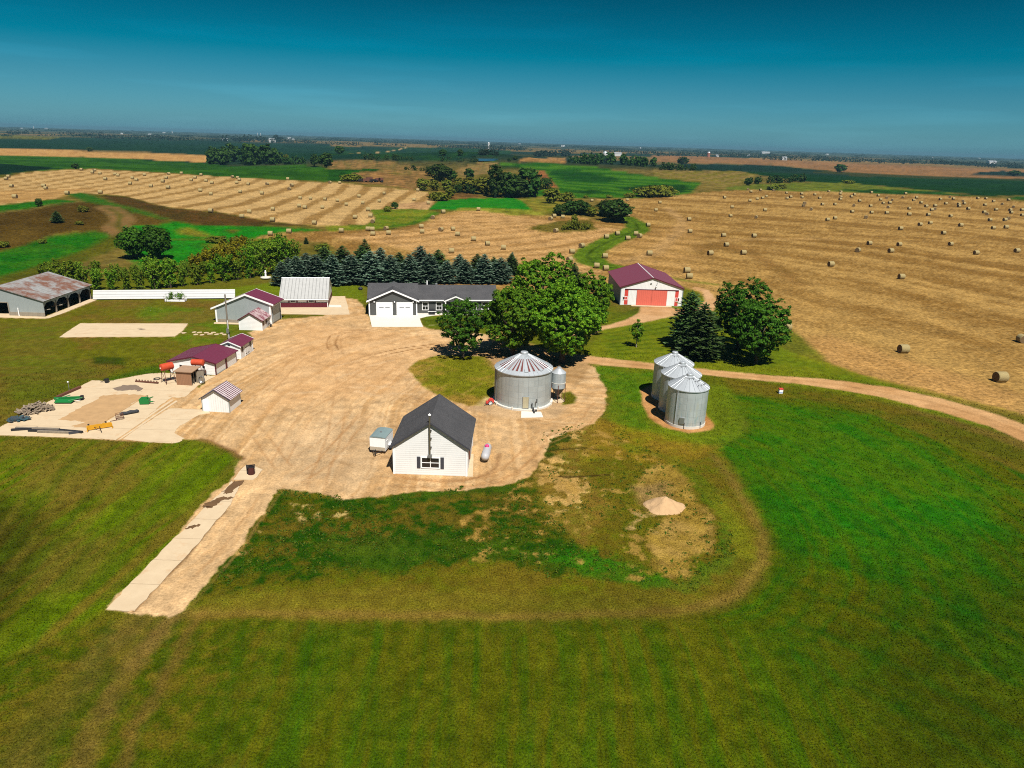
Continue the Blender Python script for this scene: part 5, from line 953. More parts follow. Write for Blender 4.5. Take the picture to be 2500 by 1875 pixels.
# planter, statue, ornaments
c = flat(430, 734.5); t = thing('planter_box', 'low white planter box with two green shrubs in front of the windbreak', 'planter', (c[0], c[1], 0), math.radians(4)); mb = MB(); w, d, h = 2.0, .7, .42
mb.box(-w, w, -d, -d + .1, 0, h); mb.box(-w, w, d - .1, d, 0, h); mb.box(-w, -w + .1, -d + .1, d - .1, 0, h); mb.box(w - .1, w, -d + .1, d - .1, 0, h); mb.build('box', M_trim, t); MB().box(-w + .11, w - .11, -d + .11, d - .11, .02, .34).build('soil', M_rusty, t)
for sx in (-1, 1): MB().tube([(sx * (w + .1), -d, 0), (sx * (w + .1), -d, 1.15)], .05, 6).build('corner_post', M_wood, t)
PLANTER = c
c = flat(649, 678); t = thing('garden_statue', 'small white garden statue on a round pale base before the hedgerow', 'statue', (c[0], c[1], 0), 0)
MB().lathe([(1.25, 0), (1.25, .18), (.5, .24), (.3, .3)], 24).build('base', M_concw, t); MB().lathe([(.2, .3), (.24, .6), (.2, 1.0), (.27, 1.35), (.15, 1.55), (.17, 1.7), (.1, 1.85), (.02, 1.9)], 14).build('figure', M_trim, t, True)
c = flat(858.5, 692); t = thing('lawn_ornament', 'little pale lawn ornament in the shade under the spruces', 'ornament', (c[0], c[1], 0), 0); MB().lathe([(.3, 0), (.22, .3), (.1, .5), (.2, .75), (.08, .95), (.02, 1.0)], 12).build('figure', M_conc, t, True)
c = flat(880, 706); t = thing('dark_boulder', 'dark low rock on the lawn between outbuilding and grey house', 'rock', (c[0], c[1], 0), 0); MB().lathe([(.5, 0), (.55, .25), (.35, .5), (.05, .6)], 9).build('stone', M_dark, t, False)
c = flat(1905, 960); t = thing('white_well_head', 'small white box marker with red top on the verge of the drive', 'well head', (c[0], c[1], 0), 0); MB().box(-.27, .27, -.25, .25, 0, .62).build('box', M_trim, t); MB().box(-.29, .29, -.27, .27, .623, .75).build('lid', M_red, t); MB().box(-.28, .28, -.27, -.253, .1, .22).build('label_band', mat('blue_band', (.1, .2, .45), .5), t)
c = flat(169.5, 954); t = thing('pole_lamp', 'thin pole with round white lamp at the concrete yard edge', 'lamp', (c[0], c[1], 0), 0); MB().tube([(0, 0, 0), (0, 0, 1.15)], .035, 6).build('pole', M_steel, t); MB().lathe([(.02, 1.15), (.11, 1.22), (.11, 1.3), (.02, 1.36)], 10).build('lamp', M_trim, t, True)
# burn barrel on the strip end
c = flat(614, 1158); t = thing('fire_barrel', 'dark rusty fire cage standing on the end of the concrete strip', 'fire barrel', (c[0], c[1], .06), math.radians(20))
mb = MB(); mb.lathe([(.36, 0), (.36, .8), (.33, .8), (.33, .1)], 14); mb.build('drum', mat('burnt_rust', (.07, .018, .014), .8, dirt=.5), t); mb = MB(); [mb.box(-.42, .42, y, y + .05, .8, .9) for y in (-.3, 0, .3)]; mb.build('grate', M_dark, t); MB().box(-.45, -.36, -.1, .1, .2, 1.05).build('flue', M_dark, t)
# yellow scraper
c = flat(244, 1048); t = thing('box_scraper', 'yellow pull-type box scraper with black tyres parked on the concrete', 'scraper', (c[0], c[1], .035), math.radians(33))
mb = MB(); L_ = 1.85; mb.box(-L_, L_, -.05, .05, .12, .8); mb.box(-L_, -L_ + .12, -.7, -.052, .08, .75); mb.box(L_ - .12, L_, -.7, -.052, .08, .75); mb.build('blade_box', M_yellow, t); mb = MB(); mb.box(-L_ + .1, L_ - .1, .6, .75, .5, .65); [mb.box(x - .07, x + .07, .052, .6, .5, .62) for x in (-1.2, 0, 1.2)]; mb.build('frame', M_yellow, t)
mb = MB(); mb.tube([(0, -.1, .45), (.1, -2.0, .3)], .07, 6); mb.tube([(-.8, 0, .5), (.05, -1.3, .4)], .04, 5); mb.build('drawbar', M_dark, t)
for x in (-1.5, 1.0): wh = MB().lathe([(.4, -.14), (.4, .14)], 20, (x, 1.05, .4), 'x').build('wheel', M_tyre, t); MB().lathe([(.2, -.15), (.2, .15)], 14, (x, 1.05, .4), 'x').build('rim', M_trim, wh)
t.scale = (.72, .72, .72)
# black rolled harrow and wire cage
c = flat(314, 1012); t = thing('rolled_tarp', 'long rolled black tarp lying on the concrete beside the yellow scraper', 'tarp', (c[0], c[1], .035), math.radians(38)); mb = MB()
mb.tube([(-1.4, 0, .25), (-.9, .05, .34), (-.3, -.05, .3), (.4, .05, .36), (1.0, -.03, .3), (1.5, .06, .33), (1.75, .05, .25)], [.2, .34, .3, .36, .3, .33, .2], 10); mb.build('roll', mat('black_tarp', (.03, .033, .04), .55, dirt=.4, scale=4, bumpy=.8), t); t.scale = (.68, .68, .68)
c = flat(293, 1024); t = thing('wire_cage', 'small rusty wire cage standing between scraper and black tarp', 'cage', (c[0], c[1], .035), math.radians(38)); mb = MB()
for x in np.linspace(-.5, .5, 6): mb.tube([(x, -.35, 0), (x, -.35, .95)], .02, 4); mb.tube([(x, .35, 0), (x, .35, .95)], .02, 4)
for z in (.05, .35, .65, .95):
    for y in (-.35, .35): mb.tube([(-.5, y, z), (.5, y, z)], .02, 4)
    for x in (-.5, .5): mb.tube([(x, -.35, z), (x, .35, z)], .02, 4)
t.scale = (.8, .8, .8); mb.build('wire_frame', M_rusty, t); MB().tube([(-1.4, -.3, .06), (-.5, -.3, .1)], .05, 5).build('drawbar', M_rusty, t)
# green implements
c = flat(163, 983); t = thing('green_platform', 'green folded farm implement with bare arms at the edge of the concrete', 'implement', (c[0], c[1], .035), math.radians(15)); 
MB().slab([(-1.6, -.5, .2), (.9, -.9, .2), (1.2, .3, .34), (-1.5, .7, .34)], .1).build('deck', M_green, t); MB().box(-2.0, 1.9, .75, 1.05, .25, .6).build('boom', M_green, t); mb = MB(); mb.tube([(.4, -.4, .4), (2.2, .4, .55)], .09, 6); mb.tube([(-1.8, .6, .4), (.2, 1.5, .7)], .08, 6); mb.build('arm', M_green, t); MB().box(1.75, 2.2, .6, 1.2, .2, .7).build('gearbox', M_dark, t); MB().tube([(1.4, -.5, .3), (2.1, -.4, .4)], .05, 5).build('hydraulic_ram', M_steel, t); t.scale = (.82, .82, .82)
c = flat(356, 986); t = thing('green_weight_box', 'small bright green ballast box with fittings alone on the concrete apron', 'ballast box', (c[0], c[1], .035), math.radians(10))
mb = MB(); a = [(-.62, -.4, .05), (.5, -.4, .05), (.5, .4, .05), (-.62, .4, .05)]; mb.prism(a, [(-.68, -.42, .7), (.55, -.42, .7), (.55, .42, .7), (-.68, .42, .7)]); mb.build('box', M_green, t); MB().box(-.5, .35, -.3, .3, .703, .85).build('lid', M_green, t); mb = MB(); mb.tube([(.5, -.2, .3), (1.0, -.2, .35)], .08, 6); mb.tube([(.5, .2, .7), (.95, .2, .85)], .07, 6); mb.tube([(.3, 0, .85), (.3, 0, 1.15)], .06, 6); mb.build('fittings', M_green, t)
# scrap
rng = random.Random(5); mb = MB(); c = flat(88, 1004)
for k in range(130):
    a, r = rng.uniform(0, 6.28), math.sqrt(rng.random()); x, y = 1.9 * r * math.cos(a), 1.3 * r * math.sin(a); z = max(0, .95 * (1 - r ** 1.5)) * rng.uniform(.3, 1) + .06; L_ = rng.uniform(.2, .5); an = rng.uniform(0, 3.1); ti = rng.uniform(-.35, .35)
    dx, dy = L_ * math.cos(an), L_ * math.sin(an); mb.slab([(x - dx, y - dy, z - ti * L_), (x + dx, y + dy, z + ti * L_), (x + dx - dy * .35, y + dy + dx * .35, z + ti * L_ + .05), (x - dx - dy * .35, y - dy + dx * .35, z - ti * L_ + .05)], rng.uniform(.08, .2))
o = mb.build('rubble_heap', mat('broken_slab', (.27, .21, .15), .9, dirt=.6, scale=2.5), None, loc=(c[0], c[1], .03)); o.rotation_euler.z = .5; tag(o, 'heap of broken grey-brown timber and slabs on the concrete', 'rubble', kind='stuff')
mb = MB(); c = flat(46, 1028)
for k in range(60):
    a, r = rng.uniform(0, 6.28), math.sqrt(rng.random()); x, y = 1.05 * r * math.cos(a), .6 * r * math.sin(a); z = .5 * (1 - r) * rng.random() + .08; an = rng.uniform(0, 3.1); mb.slab([(x, y, z), (x + .4 * math.cos(an), y + .4 * math.sin(an), z + rng.uniform(-.1, .2)), (x + .5 * math.cos(an) - .3 * math.sin(an), y + .5 * math.sin(an) + .3 * math.cos(an), z + .1), (x - .3 * math.sin(an), y + .3 * math.cos(an), z + .05)], .1)
o = mb.build('scrap_heap', mat('dark_scrap', (.055, .06, .065), .6, dirt=.6, scale=3, rust=(.1, (.03, .08, .1), 2)), None, loc=(c[0], c[1], .03)); tag(o, 'small heap of dark scrap sheets on the concrete corner', 'scrap', kind='stuff')
for k, (x0, y0, x1, y1, m_, lb) in enumerate([(100, 722, 330, 706, M_dark, 'dark old beam lying at the outer end of the beam pile on the concrete'), (140, 705, 520, 716, M_wood, 'long brown beam on the far side of the beam pile on the concrete'), (250, 727, 560, 735, M_dark, 'black beam in the middle of the beam pile on the concrete'), (330, 736, 640, 745, M_wood, 'weathered brown beam on the grass side of the beam pile'), (520, 724, 720, 742, M_dark, 'dark beam end of the pile pointing to the yellow scraper'), (600, 752, 700, 738, M_charc, 'short charcoal beam stub by the yellow scraper')]):
    p, q = [flat(*v) for v in Z6([(x0, y0), (x1, y1)])]; d = q - p; L_ = np.hypot(d[0], d[1]); o = MB().box(0, L_, -.14, .14, 0, .24).build('timber_beam', m_, None, loc=(p[0], p[1], .03 + .002 * k)); o.rotation_euler.z = math.atan2(d[1], d[0]); tag(o, lb, 'beam', 'old beams on the concrete')
p, q = [flat(*v) for v in Z6([(500, 437), (700, 350)])]; d = q - p; o = MB().box(0, np.hypot(d[0], d[1]), -.18, .18, 0, .3).build('edge_beam', M_rusty, None, loc=(p[0], p[1], .03)); o.rotation_euler.z = math.atan2(d[1], d[0]); tag(o, 'long dark rusted beam along the grass edge of the concrete yard', 'beam')
c = flat(*Z6([(932, 302)])[0]); t = thing('black_bucket', 'black bucket standing at the upper edge of the concrete yard', 'bucket', (c[0], c[1], .03), 0); MB().lathe([(.26, 0), (.33, .55), (.29, .55), (.24, .05)], 14).build('body', M_dark, t); MB().tube([(-.33, 0, .5), (-.5, 0, .2), (-.9, 0, .06)], .04, 5).build('handle', M_dark, t)
c = flat(*Z6([(1280, 303)])[0]); t = thing('harrow_bar', 'rusty toothed harrow bar lying on the concrete by the fuel tank', 'harrow', (c[0], c[1], .03), math.radians(-8)); MB().box(-1.75, 1.75, -.12, .12, .05, .2).build('bar', M_rusty, t)
for k in range(8): MB().box(-1.6 + k * .45, -1.5 + k * .45, -.1, .0, .203, .42).build('tooth', M_rusty, t)
c = flat(*Z6([(1368, 272)])[0]); mb = MB().tube([(.42 * math.cos(a), .42 * math.sin(a), .08) for a in np.linspace(0, 2 * math.pi, 20)], .06, 6); o = mb.build('hose_ring', M_dark, None, loc=(c[0], c[1], .03)); tag(o, 'dark hose ring lying on the concrete near the red tank', 'hose')
# implements far off by the brown hills
for k, px in enumerate([884, 893, 902, 911, 921, 931]):
    c = at(px, 444 + (k % 2) * 1.0); t = thing('old_implement', 'rusty implement in the short row parked under the brown hills', 'implement', c, .4 * k, 'rusty implements parked under the hills'); MB().box(-2, 2, -1, 1, .8, 1.9 + .5 * (k % 3)).build('frame', M_rusty if k % 3 else M_dark, t); [MB().lathe([(.8, -.2), (.8, .2)], 10, (x, 0, .8), 'x').build('wheel', M_tyre, t) for x in (-2.3, 2.3)]

# ------------------------------------------------------------------ vegetation
def unit(v): return v / (np.linalg.norm(v, axis=-1, keepdims=True) + 1e-9)
def leaf_quads(c, nrm, size, rs, asp=.62):
    n = len(c); u = unit(np.cross(nrm, unit(rs.normal(size=(n, 3))))); w = np.cross(nrm, u); s = np.asarray(size)[:, None]
    bend = nrm * s * .18
    v = np.stack([c - u * s - bend, c - w * s * asp, c + u * s - bend, c + w * s * asp], 1).reshape(-1, 3)
    return v, np.arange(n * 4).reshape(n, 4)
def crown_pts(rs, nclus, per, rx, rz, zc, cr, lump=.28, inner=.55, flat_=.75, gap=.0, seedphase=0., squash=.45):
    d = unit(rs.normal(size=(nclus, 3))); ph = seedphase
    ln = np.sin(d[:, 0] * 3.1 + ph) * np.sin(d[:, 1] * 3.7 + ph * 1.3) + .6 * np.sin(d[:, 2] * 5.1 + d[:, 0] * 4.3 + ph * 2)
    keep = ln > -1.4 + gap; d = d[keep]; ln = ln[keep]; m = len(d)
    r = (inner + (1 - inner) * rs.random(m) ** .5) * (1 + lump * ln * .6)
    cc = d * r[:, None] * np.array([rx, rx, rz]); low = cc[:, 2] < 0; cc[low, 2] *= squash / .6; cc[:, 2] += zc
    dd = unit(rs.normal(size=(m, per, 3)) + d[:, None, :] * .5 + np.array([0, 0, .35])); rad = cr * rs.uniform(.55, 1.25, m)
    pts = cc[:, None, :] + dd * (rad[:, None] * (.45 + .55 * rs.random((m, per))))[..., None] * np.array([1.15, 1.15, flat_])
    nrm = unit(dd * .8 + d[:, None, :] * .35 + np.array([0, 0, .35]) + rs.normal(size=dd.shape) * .5)
    return pts.reshape(-1, 3), nrm.reshape(-1, 3), cc
M_bark = mat('bark', (.085, .065, .045), .95, dirt=.5, scale=3, bumpy=.8); M_palebark = mat('pale_bark', (.32, .28, .22), .9, dirt=.5, scale=2)
def lf(*c, k=1.45): return [tuple(np.minimum(np.asarray(alb(x)) * k, .6)) for x in c]
M_maple = leaf_mat('maple_leaves', lf((52, 92, 24), (76, 120, 30), (96, 134, 34), (114, 144, 38), k=1.65), .28, .02)
M_dmaple = leaf_mat('dark_maple_leaves', lf((36, 74, 20), (54, 92, 26), (66, 106, 30), (76, 112, 34), k=1.4), .22, .02)
M_yell = leaf_mat('yellowing_leaves', lf((92, 112, 30), (134, 134, 40), (150, 128, 36), (80, 104, 30)), .28, .05)
M_spruce = leaf_mat('spruce_needles', lf((42, 70, 52), (76, 102, 80), (124, 142, 122), (52, 80, 54), k=1.65), .08, .05)
M_gspruce = leaf_mat('green_spruce_needles', lf((40, 70, 36), (64, 92, 50), (92, 114, 70), (48, 76, 40), k=1.5), .08, .05)
M_hedge = leaf_mat('olive_hedge_leaves', lf((66, 102, 28), (92, 124, 36), (118, 136, 46), (78, 110, 32), k=1.75), .25, .1)
M_gold = leaf_mat('golden_shrub_leaves', lf((126, 124, 22), (160, 142, 26), (104, 114, 24), (124, 118, 24), k=1.35), .25, .06)
M_far = leaf_mat('far_tree_leaves', lf((34, 60, 26), (46, 74, 32), (60, 84, 36), (40, 64, 30)), .15, .12)
M_farl = leaf_mat('far_light_leaves', lf((78, 92, 34), (98, 104, 38), (112, 112, 42), (84, 96, 36)), .15, .1)
M_wood_far = leaf_mat('far_woodland', lf((30, 48, 36), (36, 56, 40), (44, 60, 42)), .1, .05)
def limbs(mb, top, rb, targets, rs, z0, lean=(0, 0)):
    mb.tube([(0, 0, -.1), (lean[0] * .4, lean[1] * .4, z0 * .6), (lean[0], lean[1], z0)], [rb * 1.25, rb, rb * .8], 9)
    for t in targets:
        s = np.array([lean[0], lean[1], z0 * rs.uniform(.75, 1.0)]); m = s * .45 + t * .55 + np.array([0, 0, .12 * np.linalg.norm(t - s)]) + rs.normal(size=3) * .2
        mb.tube([s - np.array([0, 0, .1]), m, t], [rb * .62, rb * .34, rb * .1], 6)
def tree(name, label, loc, h, r, m, seed, nclus=420, per=34, leaf=.2, cr=.75, z0=.22, trunk=.3, group=None, gap=0., lump=.28, bark=None, lean=(0, 0), rz_=None, inner=.5, cat='tree', stems=1, squash=.58, bare=0, zc=None):
    rs = np.random.RandomState(seed); t = thing(name, label, cat, loc, 0, group); zc = zc or h * .58; rz = h - zc
    p, n_, cc = crown_pts(rs, nclus, per, r, rz, zc, cr, lump, inner, .7, gap, seed * .7, squash)
    k = p[:, 2] > .12 * h; v, q = leaf_quads(p[k], n_[k], leaf * (.45 + 1.15 * rs.random(k.sum()) ** 1.3), rs); fast_mesh('crown', v, q, m, t)
    tg = cc[rs.permutation(len(cc))[:14]]
    if stems == 1: mb = MB(); limbs(mb, h, trunk, tg, rs, h * z0, lean); mb.build('trunk', bark or M_bark, t, True)
    else:
        for i in range(stems):
            a = 2 * math.pi * i / stems + .5; mb = MB(); b = np.array([.4 * math.cos(a), .4 * math.sin(a), -.1]); e = tg[i] * .8
            mb.tube([b, b + np.array([.5 * math.cos(a), .5 * math.sin(a), h * .3]), e], [trunk, trunk * .7, trunk * .25], 7); mb.tube([b + np.array([.5 * math.cos(a), .5 * math.sin(a), h * .28]), tg[i + 5]], [trunk * .5, trunk * .15], 6); mb.build('trunk', bark or M_bark, t, True)
    return t
def pos(px, py): return tuple(at(px, py))
# big maples by the wide bin
tree('maple_tree', 'big bright green maple behind the hopper bin, lit on its whole front', pos(1372, 886), 13.0, 6.0, M_maple, 3, 1000, 42, .165, .5, .22, .42, 'maples at the yard centre', .1)
tree('maple_tree', 'big green maple behind the wide grain bin, close to the small tree', pos(1252, 868), 11.8, 5.0, M_maple, 4, 820, 42, .16, .48, .22, .36, 'maples at the yard centre', .1)
tree('maple_tree', 'tall maple in the cluster whose crown rises above all others beside the spruces', pos(1318, 806), 14.2, 6.2, M_maple, 5, 860, 40, .175, .52, .2, .4, 'maples at the yard centre')
tree('maple_tree', 'rounded maple of the cluster reaching toward the red-doored machine shed', pos(1425, 812), 10.8, 5.2, M_maple, 6, 760, 40, .17, .5, .2, .36, 'maples at the yard centre')
tree('ash_tree', 'small tree with yellowing crown casting its shadow on the gravel before the grey house', pos(1130, 872), 9.8, 3.9, M_dmaple, 7, 330, 44, .15, .5, .3, .22, None, .5, .5, inner=.35, lean=(.1, 0))
tree('young_tree', 'slender young tree alone on the lawn before the machine shed', pos(1553, 848), 5.3, 1.05, M_maple, 8, 60, 26, .14, .4, .3, .07, None, .2, bark=M_palebark, inner=.2, zc=3.2)
tree('maple_tree', 'dark green round maple beside the drive, trunk in its own black shadow', pos(1845, 888), 11.0, 4.6, M_dmaple, 9, 680, 42, .155, .48, .2, .3, 'maples beside the drive', .1)
tree('maple_tree', 'taller dark green maple beside the drive, overlapping the spruces', pos(1800, 852), 12.4, 4.6, M_dmaple, 10, 680, 42, .155, .48, .2, .3, 'maples beside the drive', .1)

def spruce_mesh(seed, h, r, m, zb=.9, lev=30, power=.8):
    rs = np.random.RandomState(seed); P = []; Nn = []; S = []; U = []
    for i in range(lev):
        f = i / lev; z = zb + (h - zb) * f ** .92; R = r * (1 - f) ** power * rs.uniform(.78, 1.12) + .12; nb = max(5, int(13 * (1 - f) + 4)); a0 = rs.uniform(0, 6)
        for b in range(nb):
            a = a0 + 2 * math.pi * b / nb + rs.normal() * .15; Rb = R * rs.uniform(.7, 1.15); d = np.array([math.cos(a), math.sin(a), 0]); side = np.array([-d[1], d[0], 0]); ns = max(2, int(Rb / .28))
            for k in range(ns):
                t = (k + .7) / ns; w = (.5 * Rb * (1 - t) + .12)
                for sgn in (-1, 0, 1):
                    if sgn and t < .15: continue
                    c = d * Rb * t + side * sgn * w * .45 * rs.uniform(.6, 1.2); c[2] = z - .32 * Rb * t + .22 * Rb * t * t + rs.normal() * .06
                    ax = d * (1 if sgn == 0 else .75) + side * sgn * .6; ax[2] = -.15 + .35 * t; P.append(c); U.append(ax); S.append(rs.uniform(.2, .36) * (.6 + .4 * min(1, R)))
    # leader
    for k in range(6): P.append(np.array([rs.normal() * .05, rs.normal() * .05, h - .12 * k])); U.append(np.array([rs.normal() * .3, rs.normal() * .3, 1])); S.append(.22)
    P, U, S = np.array(P), unit(np.array(U)), np.array(S)[:, None]; up = np.array([0, 0, 1.]) + rs.normal(size=P.shape) * .35; W_ = unit(np.cross(U, up)); nrm = np.cross(W_, U)
    v = np.stack([P - U * S, P - W_ * S * .42 - nrm * S * .12, P + U * S * 1.05 - nrm * S * .1, P + W_ * S * .42 - nrm * S * .12], 1).reshape(-1, 3)
    o = fast_mesh('crown', v, np.arange(len(v)).reshape(-1, 4), m); tb = MB().tube([(0, 0, -.1), (0, 0, h * .5), (0, 0, h - .1)], [h * .022, h * .014, .02], 8).build('trunk', M_bark, None, True)
    return o, tb
def proto_tree(name, crown, trunk):
    t = thing(name, 'x', 'tree'); crown.parent = t; trunk.parent = t; return t
used_proto = {}
def place(pr, key, loc, sc, label, group, rz=0, cat='tree', sxy=1.):
    if key not in used_proto: t = pr; used_proto[key] = 1
    else: t = copy_tree(pr)
    t.location = loc; t.scale = (sc * sxy, sc * sxy, sc); t.rotation_euler.z = rz; t['label'] = label; t['category'] = cat
    if group: t['group'] = group
    elif 'group' in t: del t['group']
    return t
SPR = [proto_tree('spruce_tree', *spruce_mesh(20 + i, 8.0, 2.3 + .25 * (i % 2), M_spruce if i < 3 else M_gspruce, .9, 30, (.62, .55, .7, .6)[i])) for i in range(4)]
RND = proto_tree('spruce_tree', *spruce_mesh(31, 8.0, 2.45, M_gspruce, .7, 32, .42))
rng = random.Random(8); ORD = ['first', 'second', 'third', 'fourth', 'fifth', 'sixth', 'seventh', 'eighth', 'ninth', 'tenth', 'eleventh', 'twelfth', 'thirteenth', 'fourteenth', 'fifteenth']
def pxh(base, top_py, px): b = at(*base); return float(vert(px, top_py, b) - b[2])
row1 = [(690, 696, 632), (727, 694, 625), (772, 692, 622), (814, 695, 620), (859, 691, 616), (906, 693, 614), (955, 692, 622), (1001, 692, 616), (1049, 691, 618), (1092, 690, 628), (1136, 690, 625), (1182, 690, 620), (1222, 690, 626)]
for i, (x, y, tp) in enumerate(row1):
    b = at(x, y); h = pxh((x, y), tp, x) * rng.uniform(.86, 1.06); k = rng.choice([0, 1, 2, 2, 1, 0, 3]); place(SPR[k], 's%d' % k, b, h / 8.0, 'bluish spruce, %s along the house-side row counting from the white-roofed outbuilding' % ORD[i], 'spruces behind the grey house', rng.uniform(0, 6), sxy=1.75)
row2 = [(706, 676, 624), (750, 675, 610), (795, 674, 606), (838, 674, 603), (884, 673, 604), (930, 674, 606), (975, 673, 612), (1027, 672, 603), (1070, 672, 606), (1122, 672, 615), (1165, 671, 622), (1205, 671, 624), (1248, 670, 618)]
for i, (x, y, tp) in enumerate(row2):
    b = at(x, y); h = pxh((x, y), tp, x) * rng.uniform(.9, 1.08); k = rng.choice([0, 1, 3, 3]); place(SPR[k], 's%d' % k, b, h / 8.0, 'dark spruce, %s along the field-side row counting from the hedgerow end' % ORD[i], 'spruces behind the grey house', rng.uniform(0, 6), sxy=1.6)
place(SPR[3], 's3', at(893, 668), pxh((893, 668), 583, 893) / 8.0, 'tallest darkest spruce poking up above the whole spruce row', None, 1.)
place(SPR[1], 's1', at(1249, 668), pxh((1249, 668), 615, 1249) / 8.0, 'spruce peeking over the big maple crown at the end of the spruce row', None, 2.)
place(SPR[3], 's3', at(1400, 700), pxh((1400, 700), 640, 1400) / 8.0, 'small lone spruce rising between the big maples and the machine shed', None, 3., sxy=1.1)
place(SPR[3], 's3', at(1708, 874), pxh((1708, 874), 740, 1719) / 8.0, 'ragged spruce with pale trunk standing at the drive beside the dark maples', None, 4., sxy=1.3)
place(RND, 'rnd', at(1676, 848), pxh((1676, 848), 710, 1683) / 8.0, 'dark round-topped spruce between the machine shed and the ragged spruce', None, 5., sxy=1.15)

def shrub_mesh(name, seed, m, h=6., r=1.5, ns=8, n=230, per=16, leaf=.17):
    rs = np.random.RandomState(seed); P = []; Nn = []; mb = MB()
    for s in range(ns):
        a = rs.uniform(0, 6.28); tip = np.array([math.cos(a) * r * rs.uniform(.3, 1), math.sin(a) * r * rs.uniform(.3, 1), h * rs.uniform(.72, 1.02)]); b = np.array([math.cos(a) * .25, math.sin(a) * .25, -.05]); mid = b * .4 + tip * .6; mid[:2] *= .7
        mb.tube([b, mid, tip], [.07, .045, .015], 5)
        for k in range(n // ns):
            t = rs.random() ** .75 * .92 + .08; c = (b * (1 - t) ** 2 + 2 * mid * t * (1 - t) + tip * t * t) + rs.normal(size=3) * np.array([.38, .38, .3]) * (1.15 - .5 * t)
            d = unit(rs.normal(size=(per, 3))); P.append(c + d * .34 * rs.random((per, 1)) * np.array([1, 1, 1.3])); Nn.append(unit(d + np.array([c[0] * .3, c[1] * .3, .4]) + rs.normal(size=(per, 3)) * .5))
    P = np.concatenate(P); Nn = np.concatenate(Nn); P[:, 2] = np.maximum(P[:, 2], .1); v, q = leaf_quads(P, Nn, leaf * rs.uniform(.6, 1.3, len(P)), rs, .5)
    t = thing(name, 'x', 'shrub'); fast_mesh('crown', v, q, m, t); mb.build('stem', M_bark, t, True); return t
HED = [shrub_mesh('hedgerow_tree', 50 + i, M_hedge, 6., 1.7 + .15 * i) for i in range(4)]; GLD = [shrub_mesh('golden_shrub', 60 + i, M_gold, 4.5, 1.7, 8, 200) for i in range(2)]; GRN = shrub_mesh('green_hedge_tree', 66, M_maple, 6., 1.8)
base = [(128, 716), (165, 712), (200, 710), (236, 709), (272, 708), (308, 707), (344, 706), (380, 705), (414, 703), (448, 699), (482, 695), (516, 691), (548, 687), (580, 683), (610, 679), (640, 675), (668, 671)]
topy = [638, 640, 644, 650, 650, 648, 640, 634, 632, 636, 636, 634, 626, 620, 612, 600, 590]
for i, ((x, y), tp) in enumerate(zip(base, topy)):
    b = at(x, y); h = pxh((x, y), tp, x) * rng.uniform(.82, 1.15); k = i % 4; g_ = i in (8, 11, 12, 14)
    pr, key = (GRN, 'gr') if g_ and i != 8 else (HED[k], 'h%d' % k)
    place(pr, key, b, h / 6., 'olive hedgerow tree, %s along the lawn side counting from the pole barn' % (ORD + ['sixteenth', 'seventeenth'])[i], 'hedgerow trees behind the lawn', rng.uniform(0, 6), sxy=rng.uniform(.95, 1.3))
base2 = [(145, 694), (190, 690), (235, 688), (285, 686), (330, 684), (372, 682), (415, 679), (455, 676), (630, 655), (665, 652), (690, 655), (715, 652)]; top2 = [632, 636, 640, 640, 640, 628, 622, 626, 585, 575, 578, 596]
for i, ((x, y), tp) in enumerate(zip(base2, top2)):
    b = at(x, y); h = pxh((x, y), tp, x) * rng.uniform(.85, 1.15); k = (i + 2) % 4; pr, key = (GRN, 'gr') if i in (8, 10) else (HED[k], 'h%d' % k)
    place(pr, key, b, h / 6., 'olive hedgerow tree, %s along the meadow side counting from the pole barn' % ORD[i], 'hedgerow trees behind the lawn', rng.uniform(0, 6), sxy=rng.uniform(.95, 1.3))
gb = [(500, 668, 612), (522, 664, 606), (545, 668, 604), (568, 660, 596), (590, 664, 598), (560, 640, 590), (588, 636, 578), (610, 650, 600), (640, 640, 590), (480, 676, 622)]
for i, (x, y, tp) in enumerate(gb):
    b = at(x, y); h = pxh((x, y), tp, x); k = i % 2; place(GLD[k], 'g%d' % k, b, h / 4.5, 'golden yellow shrub, %s one reached along the hedgerow from the planter end' % ORD[i], 'golden shrubs in the hedgerow', rng.uniform(0, 6), sxy=1.2)
for i, sx in enumerate((-1.05, .85)):
    sh = shrub_mesh('planter_shrub', 70 + i, M_maple, 1.3, .45, 5, 60, 14, .1); sh.location = (PLANTER[0] + sx, PLANTER[1] + .07 * sx, .36); tag(sh, ('round' if i else 'wider') + ' green shrub growing in the white planter box' + (' on the statue side' if i else ' on the pole barn side'), 'shrub', 'shrubs in the planter box')
# dark round clump of trees on the meadow
for i, (x, y, tp, r, lb) in enumerate([(330, 632, 556, 3.7, 'dark bushy tree of the meadow clump on its pole barn side'), (386, 634, 552, 3.4, 'dark bushy tree of the meadow clump beside the bright green hollow')]):
    tree('bushy_tree', lb, pos(x, y), pxh((x, y), tp, x), r, M_dmaple, 80 + i, 260, 34, .26, 1.0, .2, .16, 'dark tree clump on the meadow', 0, stems=6, squash=.62)
